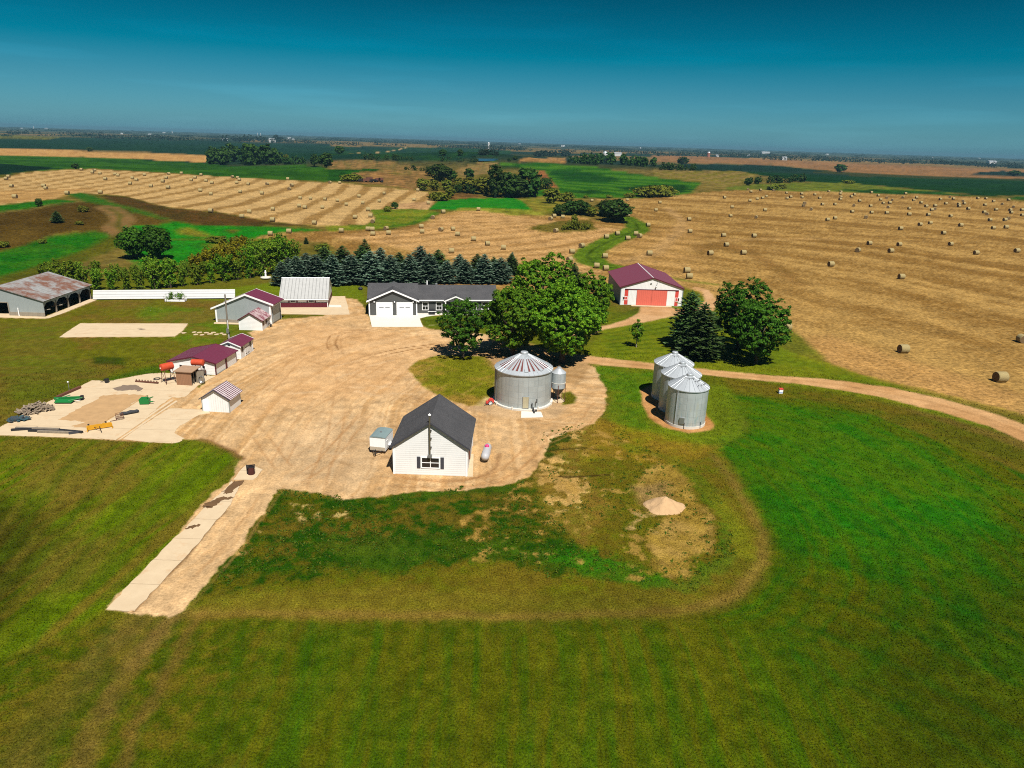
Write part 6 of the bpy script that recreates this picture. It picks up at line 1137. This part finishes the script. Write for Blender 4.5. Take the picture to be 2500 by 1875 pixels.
# far trees: shared shapes
def far_tree_proto(seed, m, name='field_tree', rx=3.2, h=8., n=90, per=20, leaf=.5, bark=None, squash=.55, trunk=.25):
    rs = np.random.RandomState(seed); t = thing(name, 'x', 'tree'); p, n_, cc = crown_pts(rs, n, per, rx, h * .45, h * .55, 1.1, .35, .5, .75, 0, seed, squash)
    p[:, 2] = np.maximum(p[:, 2], .15); v, q = leaf_quads(p, n_, leaf * rs.uniform(.6, 1.3, len(p)), rs); fast_mesh('crown', v, q, m, t); mb = MB(); limbs(mb, h, trunk, cc[:6], rs, h * .25); mb.build('trunk', bark or M_bark, t, True); return t
FT = {'dark': [far_tree_proto(100 + i, M_far) for i in range(3)], 'light': [far_tree_proto(110 + i, M_farl) for i in range(2)], 'tall': [far_tree_proto(120, M_far, 'cottonwood_tree', 2.6, 12., 110, 20, .5, M_palebark, .5, .4)], 'bush': [far_tree_proto(130 + i, M_farl, 'field_bush', 2.2, 2.6, 60, 20, .32, squash=.6, trunk=.08) for i in range(2)], 'con': [SPR[3]]}
HH = {'dark': 8., 'light': 8., 'tall': 12., 'bush': 2.6, 'con': 8.}
def far_tree(kind, bx, by, tp, label, group=None, wide=1., i=0):
    b = at(bx, by); h = max(1., pxh((bx, by), tp, bx)); prs = FT[kind]; k = i % len(prs)
    return place(prs[k], kind + str(k) if kind != 'con' else 's3', b, h / HH[kind], label, group, (bx * .37) % 6.28, 'bush' if kind == 'bush' else 'tree', wide)
z2 = lambda x, y: Z2([(x, y)])[0]
for i, (k, x, y, tp, w, lb) in enumerate([
    ('light', 570, 455, 385, 1.3, 'yellow-green round tree at the outer end of the creek grove'), ('light', 640, 455, 395, 1.2, 'yellow-green tree, second along the front of the creek grove'), ('light', 715, 455, 392, 1.2, 'yellow-green tree, third along the front of the creek grove'), ('light', 790, 462, 385, 1.2, 'olive tree, fourth along the front of the creek grove'), ('light', 860, 470, 378, 1.3, 'broad olive tree in the middle of the creek grove'), ('light', 930, 478, 380, 1.2, 'olive tree just beside the white-trunked cottonwood'),
    ('tall', 1005, 497, 303, 1.0, 'tall cottonwood with white trunk in the creek grove'), ('dark', 1070, 495, 350, 1.2, 'dark tree tucked beside the white-trunked cottonwood'), ('dark', 1135, 495, 372, 1.3, 'low dark tree under the tallest dark crown of the creek grove'), ('dark', 1200, 492, 318, 1.1, 'tallest dark round tree of the creek grove'), ('dark', 1308, 445, 380, 1.3, 'dark round tree standing apart past the creek grove'), ('dark', 680, 400, 300, 1.5, 'large dark tree at the back of the creek grove'), ('dark', 740, 400, 330, 1.2, 'dark tree beside the large one at the back of the creek grove'), ('dark', 620, 370, 312, 1.2, 'dark tree on the brown hill side of the creek grove'), ('dark', 850, 390, 325, 1.1, 'dark tree behind the middle of the creek grove'), ('light', 1270, 450, 400, 1.2, 'pale bush-like tree between the dark round trees of the creek grove'),
    ('light', 1342, 532, 442, 1.3, 'yellow-green bushy tree by the corner of the bright crop field'), ('light', 738, 500, 438, 1.1, 'small yellow-green tree in front of the creek grove'), ('bush', 660, 515, 472, 1.6, 'low dark bush at the tip of the bright green plot'),
    ('dark', 1390, 605, 540, 1.3, 'dark tree at the low end of the grove above the mound'), ('dark', 1450, 600, 520, 1.3, 'dark tree in the grove above the mound, second from its low end'), ('dark', 1520, 600, 512, 1.4, 'big dark tree in the grove above the mound'), ('light', 1580, 610, 555, 1.4, 'light green bush tree between grove and dark tree pair'), ('dark', 1670, 610, 515, 1.4, 'dark leaning tree at the top of the grassy track'), ('dark', 1725, 645, 508, 1.5, 'largest dark tree standing at the bend of the grassy track'),
    ('dark', 402, 565, 525, 1.2, 'small round tree alone on the stubble edge'), ('bush', 360, 580, 553, 1.0, 'little bush alone on the green strip'),
    ('bush', 135, 398, 362, 1.5, 'yellow-green bush beside the parked rusty implements'), ('bush', 175, 398, 366, 1.4, 'second yellow-green bush beside the parked rusty implements'),
    ('bush', 1930, 492, 438, 1.7, 'wide olive bush at the corner of the crop field'), ('bush', 2010, 488, 434, 1.8, 'wide olive bush beside another at the edge of the stubble'), ('bush', 1430, 520, 475, 1.2, 'small dark bush on the crop edge by the yellow-green tree'), ('bush', 1550, 500, 487, 1.3, 'tiny bush on the edge of the crop field, middle of the line'), ('bush', 1690, 500, 484, 1.3, 'tiny bush on the crop edge before the wide olive bushes'), ('bush', 1810, 498, 473, 1.3, 'round little bush on the crop edge before the wide olive bushes'),
    ('light', 1480, 655, 600, .8, 'sapling on top of the shrubby mound'), ('dark', 70, 232, 188, 1.5, 'round dark tree on the skyline by the winding far road'), ('dark', 690, 246, 208, 1.4, 'dark tree in the far green crop'), ('dark', 795, 246, 210, 1.2, 'dark tree beside another in the far green crop'), ('dark', 1125, 272, 246, 1.4, 'dark tree on the far shore of the blue pond'), ('dark', 1090, 280, 262, 1.6, 'low dark tree at the end of the blue pond')]):
    far_tree(k, *z2(x, y), z2(x, tp)[1], lb, None, w, i)
z1 = lambda x, y: Z1([(x, y)])[0]
for i, (k, x, y, tp, w, lb) in enumerate([('con', 345, 672, 600, 1.6, 'dark bushy conifer on the brown hillside'), ('dark', 235, 575, 528, .9, 'small dark tree on top of the brown hillside'), ('dark', 455, 352, 318, 1.5, 'brownish round tree at the edge of the striped hay field'), ('dark', 540, 246, 218, 1.6, 'dark round tree alone by the far tan strip'), ('dark', 1890, 338, 262, .7, 'thin bare-limbed tree on the ridge'), ('dark', 1958, 342, 258, 1.2, 'leafy dark tree on the ridge beside the thin one'), ('dark', 2040, 262, 212, 1.3, 'dark lollipop tree on the far skyline'), ('bush', 1305, 790, 758, 1.8, 'dark low bush in the green hollow'), ('bush', 1440, 805, 762, 1.4, 'olive bush above the golden shrubs'), ('bush', 10, 818, 790, 1.6, 'dark bush low on the brown hillside'), ('bush', 480, 684, 668, 1.3, 'tiny dark shrub beside the hillside conifer'), ('bush', 255, 796, 778, 1.2, 'tiny shrub at the foot of the brown hillside'), ('light', 1720, 312, 262, .8, 'pale bare tree at the end of the dense far grove'), ('bush', 500, 608, 575, .9, 'little shrub beside the curved hillside track'), ('con', 1838, 800, 758, 1.2, 'small conifer in the weeds before the spruce row'), ('bush', 1935, 840, 806, 1.2, 'dark shrub in the weeds before the spruce row')]):
    far_tree(k, *z1(x, y), z1(x, tp)[1], lb, None, w, i)
z3 = lambda x, y: Z3([(x, y)])[0]
for i, (k, x, y, tp, w, lb) in enumerate([('dark', 1108, 297, 247, 1.7, 'lone round tree in the middle of the far tan field'), ('dark', 165, 255, 205, 1.5, 'tall round tree rising above the far poplar belt'), ('bush', 708, 402, 375, 1.6, 'dark low bush at the top edge of the hay field'), ('bush', 750, 395, 373, 1.6, 'second low bush at the top edge of the hay field'), ('bush', 1158, 364, 346, 2., 'low bush in the dark green crop beyond the hay field'), ('dark', 2150, 320, 286, 2.4, 'broad dark tree at the rim of the far dark field'), ('dark', 555, 375, 330, 1.2, 'dark tree at the end of the young tree belt')]):
    far_tree(k, *z3(x, y), z3(x, tp)[1], lb, None, w, i)
# shrubs and tall weeds on the mound: a mass
def grove(name, label, pts, m, leaf=.8, per=14, n=26, seed=1, kind='stuff', rel=1.2):
    """pts: (base px, base py, top py) of each tree in a mass"""
    rs = np.random.RandomState(seed); V, Qs, off_ = [], [], 0
    for bx, by, tp in pts:
        b = at(bx, by); h = max(1.2, pxh((bx, by), tp, bx)); r = h * .42 * rel * rs.uniform(.85, 1.2); p, n_, cc = crown_pts(rs, n, per, r, h * .5, h * .5, h * .14, .35, .5, .8, 0, rs.uniform(0, 9), .58)
        v, q = leaf_quads(p + b, n_, leaf * h / 8. * rs.uniform(.6, 1.3, len(p)), rs); V.append(v); Qs.append(q + off_); off_ += len(v)
    o = fast_mesh(name, np.concatenate(V), np.concatenate(Qs), m); return tag(o, label, 'trees', kind=kind)
rs = np.random.RandomState(2)
def spread(n, x0, x1, yb0, yb1, hgt0, hgt1, conv, arch=None):
    o = []
    for i in range(n):
        t = rs.random(); x = x0 + (x1 - x0) * t; y = yb0 + (yb1 - yb0) * t + rs.uniform(-1, 0) * (abs(hgt0) * .25); k = 1 if arch is None else (arch + (1 - arch) * math.sin(math.pi * min(max(t, .03), .97)))
        bx, by = conv(x, y); _, tp = conv(x, y - rs.uniform(hgt0, hgt1) * k); o.append((bx, by, tp))
    return sorted(o, key=lambda q: q[1])
grove('mound_shrubs', 'olive and rusty shrubs covering the low mound in the hay field', spread(26, 1400, 1590, 692, 690, 30, 62, z2, .35), M_farl, .8, 12, 16, 3)
grove('far_grove', 'dense dark grove beyond the striped hay field', spread(30, 1265, 1690, 330, 328, 85, 118, z1, .8), M_far, .8, 16, 30, 4, rel=.75)
grove('grove_fringe', 'low scrub trailing off the end of the dense far grove', spread(16, 1650, 1830, 326, 322, 25, 50, z1), M_far, .9, 12, 14, 5)
grove('far_grove', 'long dark grove beside the white dome past the crop field', spread(44, 1435, 1965, 293, 315, 45, 66, z2, .85), M_far, .8, 14, 22, 6, rel=.8)
grove('poplar_belt', 'dense poplar belt under the tall round tree', spread(26, 1990, 2212, 333, 337, 30, 44, z2), M_far, .8, 12, 18, 7, rel=.6)
grove('poplar_belt', 'young tree belt in the dark crop beyond the hay field', spread(30, 545, 900, 372, 356, 30, 48, z3), M_far, .8, 12, 18, 8, rel=.6)
grove('creek_brush', 'low dark brush along the creek behind the brown hills', spread(34, 180, 900, 270, 285, 14, 40, z2), M_far, .9, 12, 14, 9)
grove('creek_brush', 'brush at the foot of the brown hill before the creek grove', spread(14, 430, 620, 330, 345, 14, 30, z2), M_far, .9, 12, 14, 10)
grove('creek_brush', 'undergrowth joining the trunks of the creek grove', spread(24, 760, 1260, 470, 495, 30, 75, z2), M_far, .8, 12, 18, 11)
grove('far_grove', 'far grove round the white silos on the plain', spread(26, 1320, 1690, 190, 192, 24, 42, z1), M_wood_far, .9, 12, 14, 12)
grove('far_grove', 'far dark belt of trees in front of the skyline town', spread(26, 910, 1030, 242, 246, 22, 36, z2) + spread(30, 1230, 1440, 252, 254, 26, 40, z2), M_wood_far, .9, 12, 14, 13)
grove('far_grove', 'two far dark groves on the plain above the tan strip', spread(18, 40, 240, 142, 142, 14, 26, z1) + spread(14, 400, 640, 138, 142, 8, 18, z1), M_wood_far, .9, 10, 12, 14)
grove('far_grove', 'low far groves beyond the lone round tree', spread(60, 640, 1560, 222, 250, 10, 26, z3) + spread(50, 1650, 2300, 248, 275, 14, 32, z3), M_wood_far, .9, 10, 12, 15)
grove('far_grove', 'thin far groves above the brown field by the poplar belt', spread(24, 0, 440, 200, 208, 8, 22, z3) + spread(30, 800, 1200, 205, 215, 14, 28, z2), M_wood_far, .9, 10, 12, 16)
# woods toward the skyline, one mass
P = []
for i in range(2600):
    d = rs.uniform(2600, 12500); a = math.radians(rs.uniform(-48, 48)); 
    if vnoise(np.array([d / 420.]), np.array([a * 9 + d / 900.]), 7)[0] < .5: continue
    P.append((d * math.sin(a), d * math.cos(a)))
V, Qs, o_ = [], [], 0
for x, y in P:
    h = rs.uniform(6, 13); w = rs.uniform(14, 60); p, n_, cc = crown_pts(rs, 9, 5, 1, h * .5, h * .5, 2.5, .3, .4, .8, 0, rs.uniform(0, 9), .6); p[:, 0] *= w * .5; p[:, 1] *= 8
    p += np.array([x, y, float(terr(x, y))]); v, q = leaf_quads(p, n_, rs.uniform(2.5, 4.5, len(p)), rs); V.append(v); Qs.append(q + o_); o_ += len(v)
o = fast_mesh('distant_woods', np.concatenate(V), np.concatenate(Qs), M_wood_far); tag(o, 'dark scattered woods along the hazy horizon', 'woods', kind='stuff')

# weeds: clumps scattered over the rough flat and along the edge of the gravel
wr = np.random.RandomState(5)
def scatter(pts, n_):
    w = wpts(pts, 3); lo, hi = w.min(0), w.max(0); p = wr.uniform(lo, hi, (n_, 2)); ins = np.zeros(n_, bool); m_ = len(w)
    for i in range(m_):
        x0, y0 = w[i]; x1, y1 = w[(i + 1) % m_]; ins ^= ((y0 > p[:, 1]) != (y1 > p[:, 1])) & (p[:, 0] < (x1 - x0) * (p[:, 1] - y0) / (y1 - y0 + 1e-12) + x0)
    return p[ins]
S_ = [scatter(D([(440, 1290), (470, 1240), (560, 1130), (605, 1064), (700, 1082), (800, 1075), (1000, 1068), (1140, 1045), (1180, 1100), (1230, 1150), (1255, 1215), (1190, 1252), (1100, 1215), (1000, 1200), (930, 1235), (740, 1245), (600, 1258)]), 4200), scatter(D([(600, 1058), (760, 1074), (1150, 1032), (1158, 1052), (860, 1085), (610, 1078)]), 2200), scatter(D([(1170, 935), (1300, 905), (1480, 1000), (1600, 1180), (1480, 1280), (1250, 1250), (1160, 1080)]), 2000), scatter(D([(1480, 1000), (1560, 1060), (1600, 1190), (1500, 1275), (1420, 1270), (1540, 1200), (1550, 1120)]), 700)]
Pw = np.concatenate(S_); ww_ = fbm(Pw[:, 0], Pw[:, 1], 3.5, 91, 3); Pw = Pw[ww_ > .47]; nw = len(Pw); sz = .06 + .2 * wr.random(nw) ** 1.8; kk = 10
d_ = unit(wr.normal(size=(nw, kk, 3)) + np.array([0, 0, .6])); d_[..., 2] = np.abs(d_[..., 2]); P_ = np.concatenate([Pw, np.zeros((nw, 1))], 1)[:, None, :] + d_ * sz[:, None, None] * wr.uniform(.4, 1, (nw, kk, 1)) * np.array([1.2, 1.2, .7])
v, q = leaf_quads(P_.reshape(-1, 3), unit(d_ + wr.normal(size=d_.shape) * .4).reshape(-1, 3), np.repeat(sz, kk) * .42, wr, .55)
o = fast_mesh('weeds', v, q, leaf_mat('weed_leaves', lf((34, 84, 18), (64, 100, 24), (100, 104, 34), (48, 90, 20), k=1.5), .25, .05)); tag(o, 'low green weeds scattered over the rough flat before the white workshop', 'weeds', kind='stuff')

# ------------------------------------------------------------------ round hay bales
m, n, p = new_mat('hay_bale_side'); ob = n.nodes.new('ShaderNodeTexCoord').outputs['Object']; f = noise(n, stretch(n, ob, (1.2, 7, 7)), 3, 5, .7)
n.links.new(mixc(n, f, (.19, .145, .06), (.36, .285, .125)), p.inputs['Base Color']); p.inputs['Roughness'].default_value = .95; bump(n, p, f, .8, .04); M_bale = m
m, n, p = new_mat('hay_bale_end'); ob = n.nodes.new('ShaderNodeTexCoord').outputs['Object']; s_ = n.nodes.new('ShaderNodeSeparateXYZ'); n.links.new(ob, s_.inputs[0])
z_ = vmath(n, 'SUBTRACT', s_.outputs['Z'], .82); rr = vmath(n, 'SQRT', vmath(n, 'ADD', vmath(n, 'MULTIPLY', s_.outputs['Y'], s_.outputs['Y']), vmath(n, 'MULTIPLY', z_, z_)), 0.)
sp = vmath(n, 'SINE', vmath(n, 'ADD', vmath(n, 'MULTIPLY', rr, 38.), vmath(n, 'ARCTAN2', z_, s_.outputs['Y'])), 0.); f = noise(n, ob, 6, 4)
n.links.new(mixc(n, vmath(n, 'MULTIPLY', vmath(n, 'ADD', sp, 1.), .25), mixc(n, f, (.10, .06, .026), (.18, .12, .05)), (.12, .075, .03)), p.inputs['Base Color']); p.inputs['Roughness'].default_value = .95; M_baleend = m  # ends darker brown than the sides; part of their shade is in the colour
def bale_proto(seed):
    rs_ = random.Random(seed); t = thing('hay_bale', 'x', 'hay bale'); r, l = .82, .8; mb = MB(); n_ = 28; prof = [(r * .93, -l), (r, -l + .08), (r * 1.01, -.3), (r * .995, .3), (r, l - .08), (r * .93, l)]
    vs = []
    for rad_, x in prof:
        for k in range(n_):
            a = 2 * math.pi * k / n_; q = rad_ * (1 + .012 * rs_.uniform(-1, 1)); z = q * math.sin(a); z = z if z > -r * .9 else -r * .9 + (z + r * .9) * .25; vs.append((x, q * math.cos(a), z + r * .93))
    fs = [(i * n_ + k, i * n_ + (k + 1) % n_, (i + 1) * n_ + (k + 1) % n_, (i + 1) * n_ + k) for i in range(len(prof) - 1) for k in range(n_)]
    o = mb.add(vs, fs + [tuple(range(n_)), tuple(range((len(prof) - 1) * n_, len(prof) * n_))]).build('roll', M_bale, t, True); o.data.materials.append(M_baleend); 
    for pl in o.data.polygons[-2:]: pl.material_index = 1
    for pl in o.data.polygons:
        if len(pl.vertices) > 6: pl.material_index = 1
    return t
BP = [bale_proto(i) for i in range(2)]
B3 = [(27,477),(3,523),(202,578),(207,650),(408,674),(425,730),(328,781),(527,778),(591,677),(450,557),(604,565),(657,523),(460,505),(414,448),(555,399),(573,413),(630,402),(708,405),(567,467),(611,457),(642,451),(665,441),(786,420),(790,453),(811,445),(877,426),(880,447),(956,430),(986,452),(895,482),(888,496),(934,519),(1001,489),(1076,489),(1032,581),(1077,571),(1040,411),(1113,414),(1109,426),(1113,445),(1108,459),(1175,443),(1193,431),(1190,496),(1179,533),(1224,468),(1295,418),(1262,567),(1290,499),(1296,538),(1336,436),(1351,461),(1366,482),(1387,450),(1396,506),(1387,541),(1406,480),(1420,463),(1484,448),(1500,425),(1522,514),(1522,549),(1470,634),(1549,464),(1566,449),(1593,479),(1624,501),(1636,552),(1658,523),(1675,517),(1677,498),(1587,610),(1648,601),(1462,729),(1411,768),(1283,722),(1214,764),(1709,459),(1742,485),(1766,446),(1787,456),(1770,560),(1727,661),(1770,727),(1831,615),(1820,501),(1819,487),(1845,470),(1852,484),(1876,516),(1933,453),(1982,454),(1976,493),(1971,537),(1989,548),(2006,583),(2026,631),(2043,521),(2028,471),(2080,488),(2118,462),(2128,523),(2133,538),(2147,505),(2103,627),(2096,583),(2117,574),(2198,523),(2200,555),(1052,848),(1474,923),(1923,780),(2167,768),(188,884),(203,919)]
B2 = [(58,514),(112,537),(188,489),(210,529),(310,518),(339,471),(518,510),(604,530),(541,453),(242,569),(165,614),(257,606),(271,639),(82,695),(242,684),(268,687),(351,681),(272,714),(366,708),(562,670),(567,700),(631,615),(694,582),(905,567),(680,688),(752,684),(780,716),(876,745),(959,772),(1055,796),(743,817),(1359,607),(1338,624),(1410,612),(1369,694),(1804,602),(1922,661),(1738,712),(1673,731),(1800,741),(1849,713),(1871,727),(1524,785),(1466,819),(1451,869),(1664,847),(1614,904),(1668,919),(1930,831),(1585,515),(1798,512),(14,406),(73,408)]
B1 = [(38,409),(52,396),(71,453),(91,518),(263,452),(276,466),(404,496),(490,354),(555,371),(568,359),(600,377),(633,411),(691,382),(708,389),(781,438),(795,405),(820,417),(868,386),(907,453),(978,425),(999,404),(1013,379),(1010,462),(1090,376),(1148,417),(1171,402),(1208,385),(1237,422),(1272,434),(1203,480),(1266,500),(1265,601),(1395,397),(1421,433),(1437,415),(1427,403),(1442,487),(1490,441),(1497,606),(1452,634),(1572,496),(1604,440),(1638,590),(1636,655),(1623,737),(1735,724),(1727,411),(1737,470),(1751,448),(1796,571),(1802,524),(1830,581),(1864,526),(1887,672),(1935,580),(1951,531),(603,491)]
PB = [(x, y, 0) for x, y in Z3(B3)] + [(x, y, 0) for x, y in Z2(B2)] + [(x, y, 0) for x, y in Z1(B1)] + [(2440, 922, 0), (2204, 852, 0), (2493, 828, 0), (1920, 798, 0)]
BALES = []
for px, py, _ in PB:
    c = at(px, py); d = math.hypot(c[0], c[1], CAM_H - c[2]); c = at(px, py + .78 * FPX / d); BALES.append(c)     # centre of the roll -> the ground under it
LM = [('the red-doored machine shed', flat(1590, 740), 7), ('the dark maples beside the drive', flat(1842, 888), 3), ('the bend of the grassy track', at(*z2(1865, 685)), 8), ('the shrubby mound', at(*z2(1500, 690)), 5), ('the spruce row', flat(960, 668), 7),
      ('the bright green plot', at(*z2(900, 540)), 6), ('the small round stubble-edge tree', at(*z2(402, 565)), 6), ('the hillside track', at(*z1(715, 620)), 8), ('the green hollow', at(*z1(1500, 720)), 6), ('the dense far grove', at(*z1(1500, 330)), 7), ('the gravel drive', flat(2500, 1011), 6), ('the wide olive bushes', at(*z2(1990, 490)), 6), ('the low field-edge bushes', at(*z3(720, 400)), 7), ('the brownish round tree', at(*z1(455, 352)), 6)]
lab = {}
cand = {i: [] for i in range(len(LM))}
for bi, c in enumerate(BALES):
    j = min(range(len(LM)), key=lambda j: math.hypot(c[0] - LM[j][1][0], c[1] - LM[j][1][1])); cand[j].append(bi)
for j, l in cand.items():
    al = sorted(range(len(BALES)), key=lambda b: math.hypot(BALES[b][0] - LM[j][1][0], BALES[b][1] - LM[j][1][1]))[:LM[j][2]]
    for k, bi in enumerate(al):
        if bi in l: lab[bi] = 'round hay bale, %s one out from %s' % (ORD[k], LM[j][0])
rng = random.Random(21)
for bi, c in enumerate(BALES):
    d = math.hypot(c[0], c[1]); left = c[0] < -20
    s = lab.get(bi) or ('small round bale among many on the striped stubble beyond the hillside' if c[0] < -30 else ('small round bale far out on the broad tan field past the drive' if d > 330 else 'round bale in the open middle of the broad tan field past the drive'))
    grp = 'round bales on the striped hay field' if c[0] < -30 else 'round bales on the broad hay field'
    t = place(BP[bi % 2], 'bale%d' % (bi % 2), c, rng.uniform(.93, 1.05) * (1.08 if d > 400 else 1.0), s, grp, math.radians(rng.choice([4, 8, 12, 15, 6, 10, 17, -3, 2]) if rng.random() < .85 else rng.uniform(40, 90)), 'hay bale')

# ------------------------------------------------------------------ pond and far farmsteads
w = [at(*q) for q in Z2([(893, 271), (930, 268), (1000, 265), (1025, 268), (1000, 278), (960, 282), (905, 284)])]; zt = max(q[2] for q in w) + .3
m, n, p = new_mat('pond_water'); p.inputs['Base Color'].default_value = (.02, .09, .16, 1); p.inputs['Roughness'].default_value = .12
o = MB().prism([(q[0], q[1], zt - 2) for q in w], [(q[0], q[1], zt) for q in w]).build('pond', m); tag(o, kind='structure')
M_farw = mat('far_white_wall', (.52, .52, .51), .6, dirt=.1, scale=.2)
def far_house(px, py, L_, dp, h, rz, lb, mw=None, roof=None):
    c = at(px, py); t = thing('far_farm_building', lb, 'farm building', c, rz, 'far white farm buildings'); MB().box(-L_ / 2, L_ / 2, -dp / 2, dp / 2, -.5, h).build('wall', mw or M_farw, t)
    mb = MB(); a = [(-L_ / 2 - .3, -dp / 2 - .4, h + .01), (-L_ / 2 - .3, dp / 2 + .4, h + .01), (-L_ / 2 - .3, 0, h + dp * .3)]; mb.prism(a, [(L_ / 2 + .3, y, z) for x, y, z in a]).build('roof', roof or M_binroof, t)
def far_silo(px, py, r, h, lb, g=None, m_=None):
    c = at(px, py); t = thing('far_silo', lb, 'silo', c, 0, g or 'far silos'); MB().lathe([(r, -.5), (r, h)], 14).build('wall', m_ or M_farw, t); MB().lathe([(r * 1.02, h + .01), (r * .7, h + r * .5), (.05, h + r * .8)], 14).build('dome', M_binroof, t)
for i, (x, y, L_, dp, h, lb) in enumerate([(278, 112, 40, 14, 9, 'bright white long barn standing highest on the skyline'), (985, 136, 26, 12, 8, 'white barn with a silo just past it on the far plain'), (732, 142, 12, 8, 5, 'tiny white house alone on the far plain'), (1735, 174, 22, 10, 9, 'white steep-roofed house past the three white silos'), (1350, 180, 22, 9, 6, 'low white barn at the end of the far silo grove'), (130, 108, 18, 9, 5, 'small pale shed near the bright long barn'), (900, 146, 22, 9, 5, 'low pale shed before the white barn with the silo'), (1760, 176, 18, 8, 5, 'low pale shed beside the steep-roofed white house')]):
    far_house(*z1(x, y), L_, dp, h, .2 * i, lb)
for i, (x, y, L_, dp, h, lb) in enumerate([(1740, 248, 20, 10, 7, 'white-roofed barn beside the white dome in the long grove'), (1410, 192, 30, 12, 9, 'pale building above the long grove on the skyline'), (1875, 205, 16, 8, 9, 'tiny white tower-like barn on the skyline past the grove'), (1150, 178, 30, 12, 7, 'pale barn on the skyline above the pond')]):
    far_house(*z2(x, y), L_, dp, h, .3 * i, lb)
for i, (x, y, L_, dp, h, lb) in enumerate([(660, 188, 50, 18, 10, 'bright white barn on the plain above the dark far crop'), (770, 224, 16, 10, 8, 'white gabled barn at the low far grove'), (2015, 247, 46, 16, 9, 'long bright white barn at the hazy field edge'), (1940, 218, 36, 14, 7, 'pale barn behind the long bright white one'), (1030, 193, 40, 12, 6, 'pale long barn on the hazy plain'), (1665, 210, 26, 12, 7, 'small pale barn on the hazy plain before the woods'), (560, 203, 28, 12, 5, 'low pale barn behind the brown field'), (370, 203, 40, 10, 5, 'low white shed row by the brick-red tower')]):
    far_house(*z3(x, y), L_, dp, h, .2 * i, lb)
for i, (x, y, r, h) in enumerate([(1622, 190, 6, 11), (1634, 190, 6, 11), (1646, 190, 6, 10)]): far_silo(*z1(x, y), r, h, ['white silo at the grove side of the trio on the plain', 'middle white silo of the trio on the plain', 'white silo at the steep-roofed house side of the trio'][i])
for x, y, r, h, lb in [(203, 108, 5, 18, 'slim pale silo next to the bright long barn'), (1034, 136, 4, 20, 'slim pale silo beside the white barn'), (1546, 150, 4, 26, 'pale twin skyline silo, the one toward the long barn'), (1564, 150, 4, 26, 'pale twin skyline silo, the one toward the grove')]: far_silo(*z1(x, y), r, h, lb)
far_silo(*z2(966, 204), 4, 22, 'white slim silo on the skyline before the pond'); far_silo(*z2(1665, 245), 7, 7, 'white dome silo beside the long dark grove'); far_silo(*z3(318, 206), 5, 14, 'brick-red stub tower on the brown far field', None, mat('brick_tower', (.3, .12, .08), .8))
# ------------------------------------------------------------------ air
mb = MB().box(-15500, 15500, -15500, 15500, -4, 46).build('haze', bpy.data.materials.new('haze_air')); tag(mb, 'thin blue summer haze over the plain', 'haze', kind='stuff')
m = mb.data.materials[0]; m.use_nodes = True; m.node_tree.nodes.clear(); o_ = m.node_tree.nodes.new('ShaderNodeOutputMaterial'); v_ = m.node_tree.nodes.new('ShaderNodeVolumePrincipled')
v_.inputs['Color'].default_value = (.17, .36, .48, 1); v_.inputs['Density'].default_value = .0001; v_.inputs['Anisotropy'].default_value = 0.0; m.node_tree.links.new(v_.outputs[0], o_.inputs['Volume'])
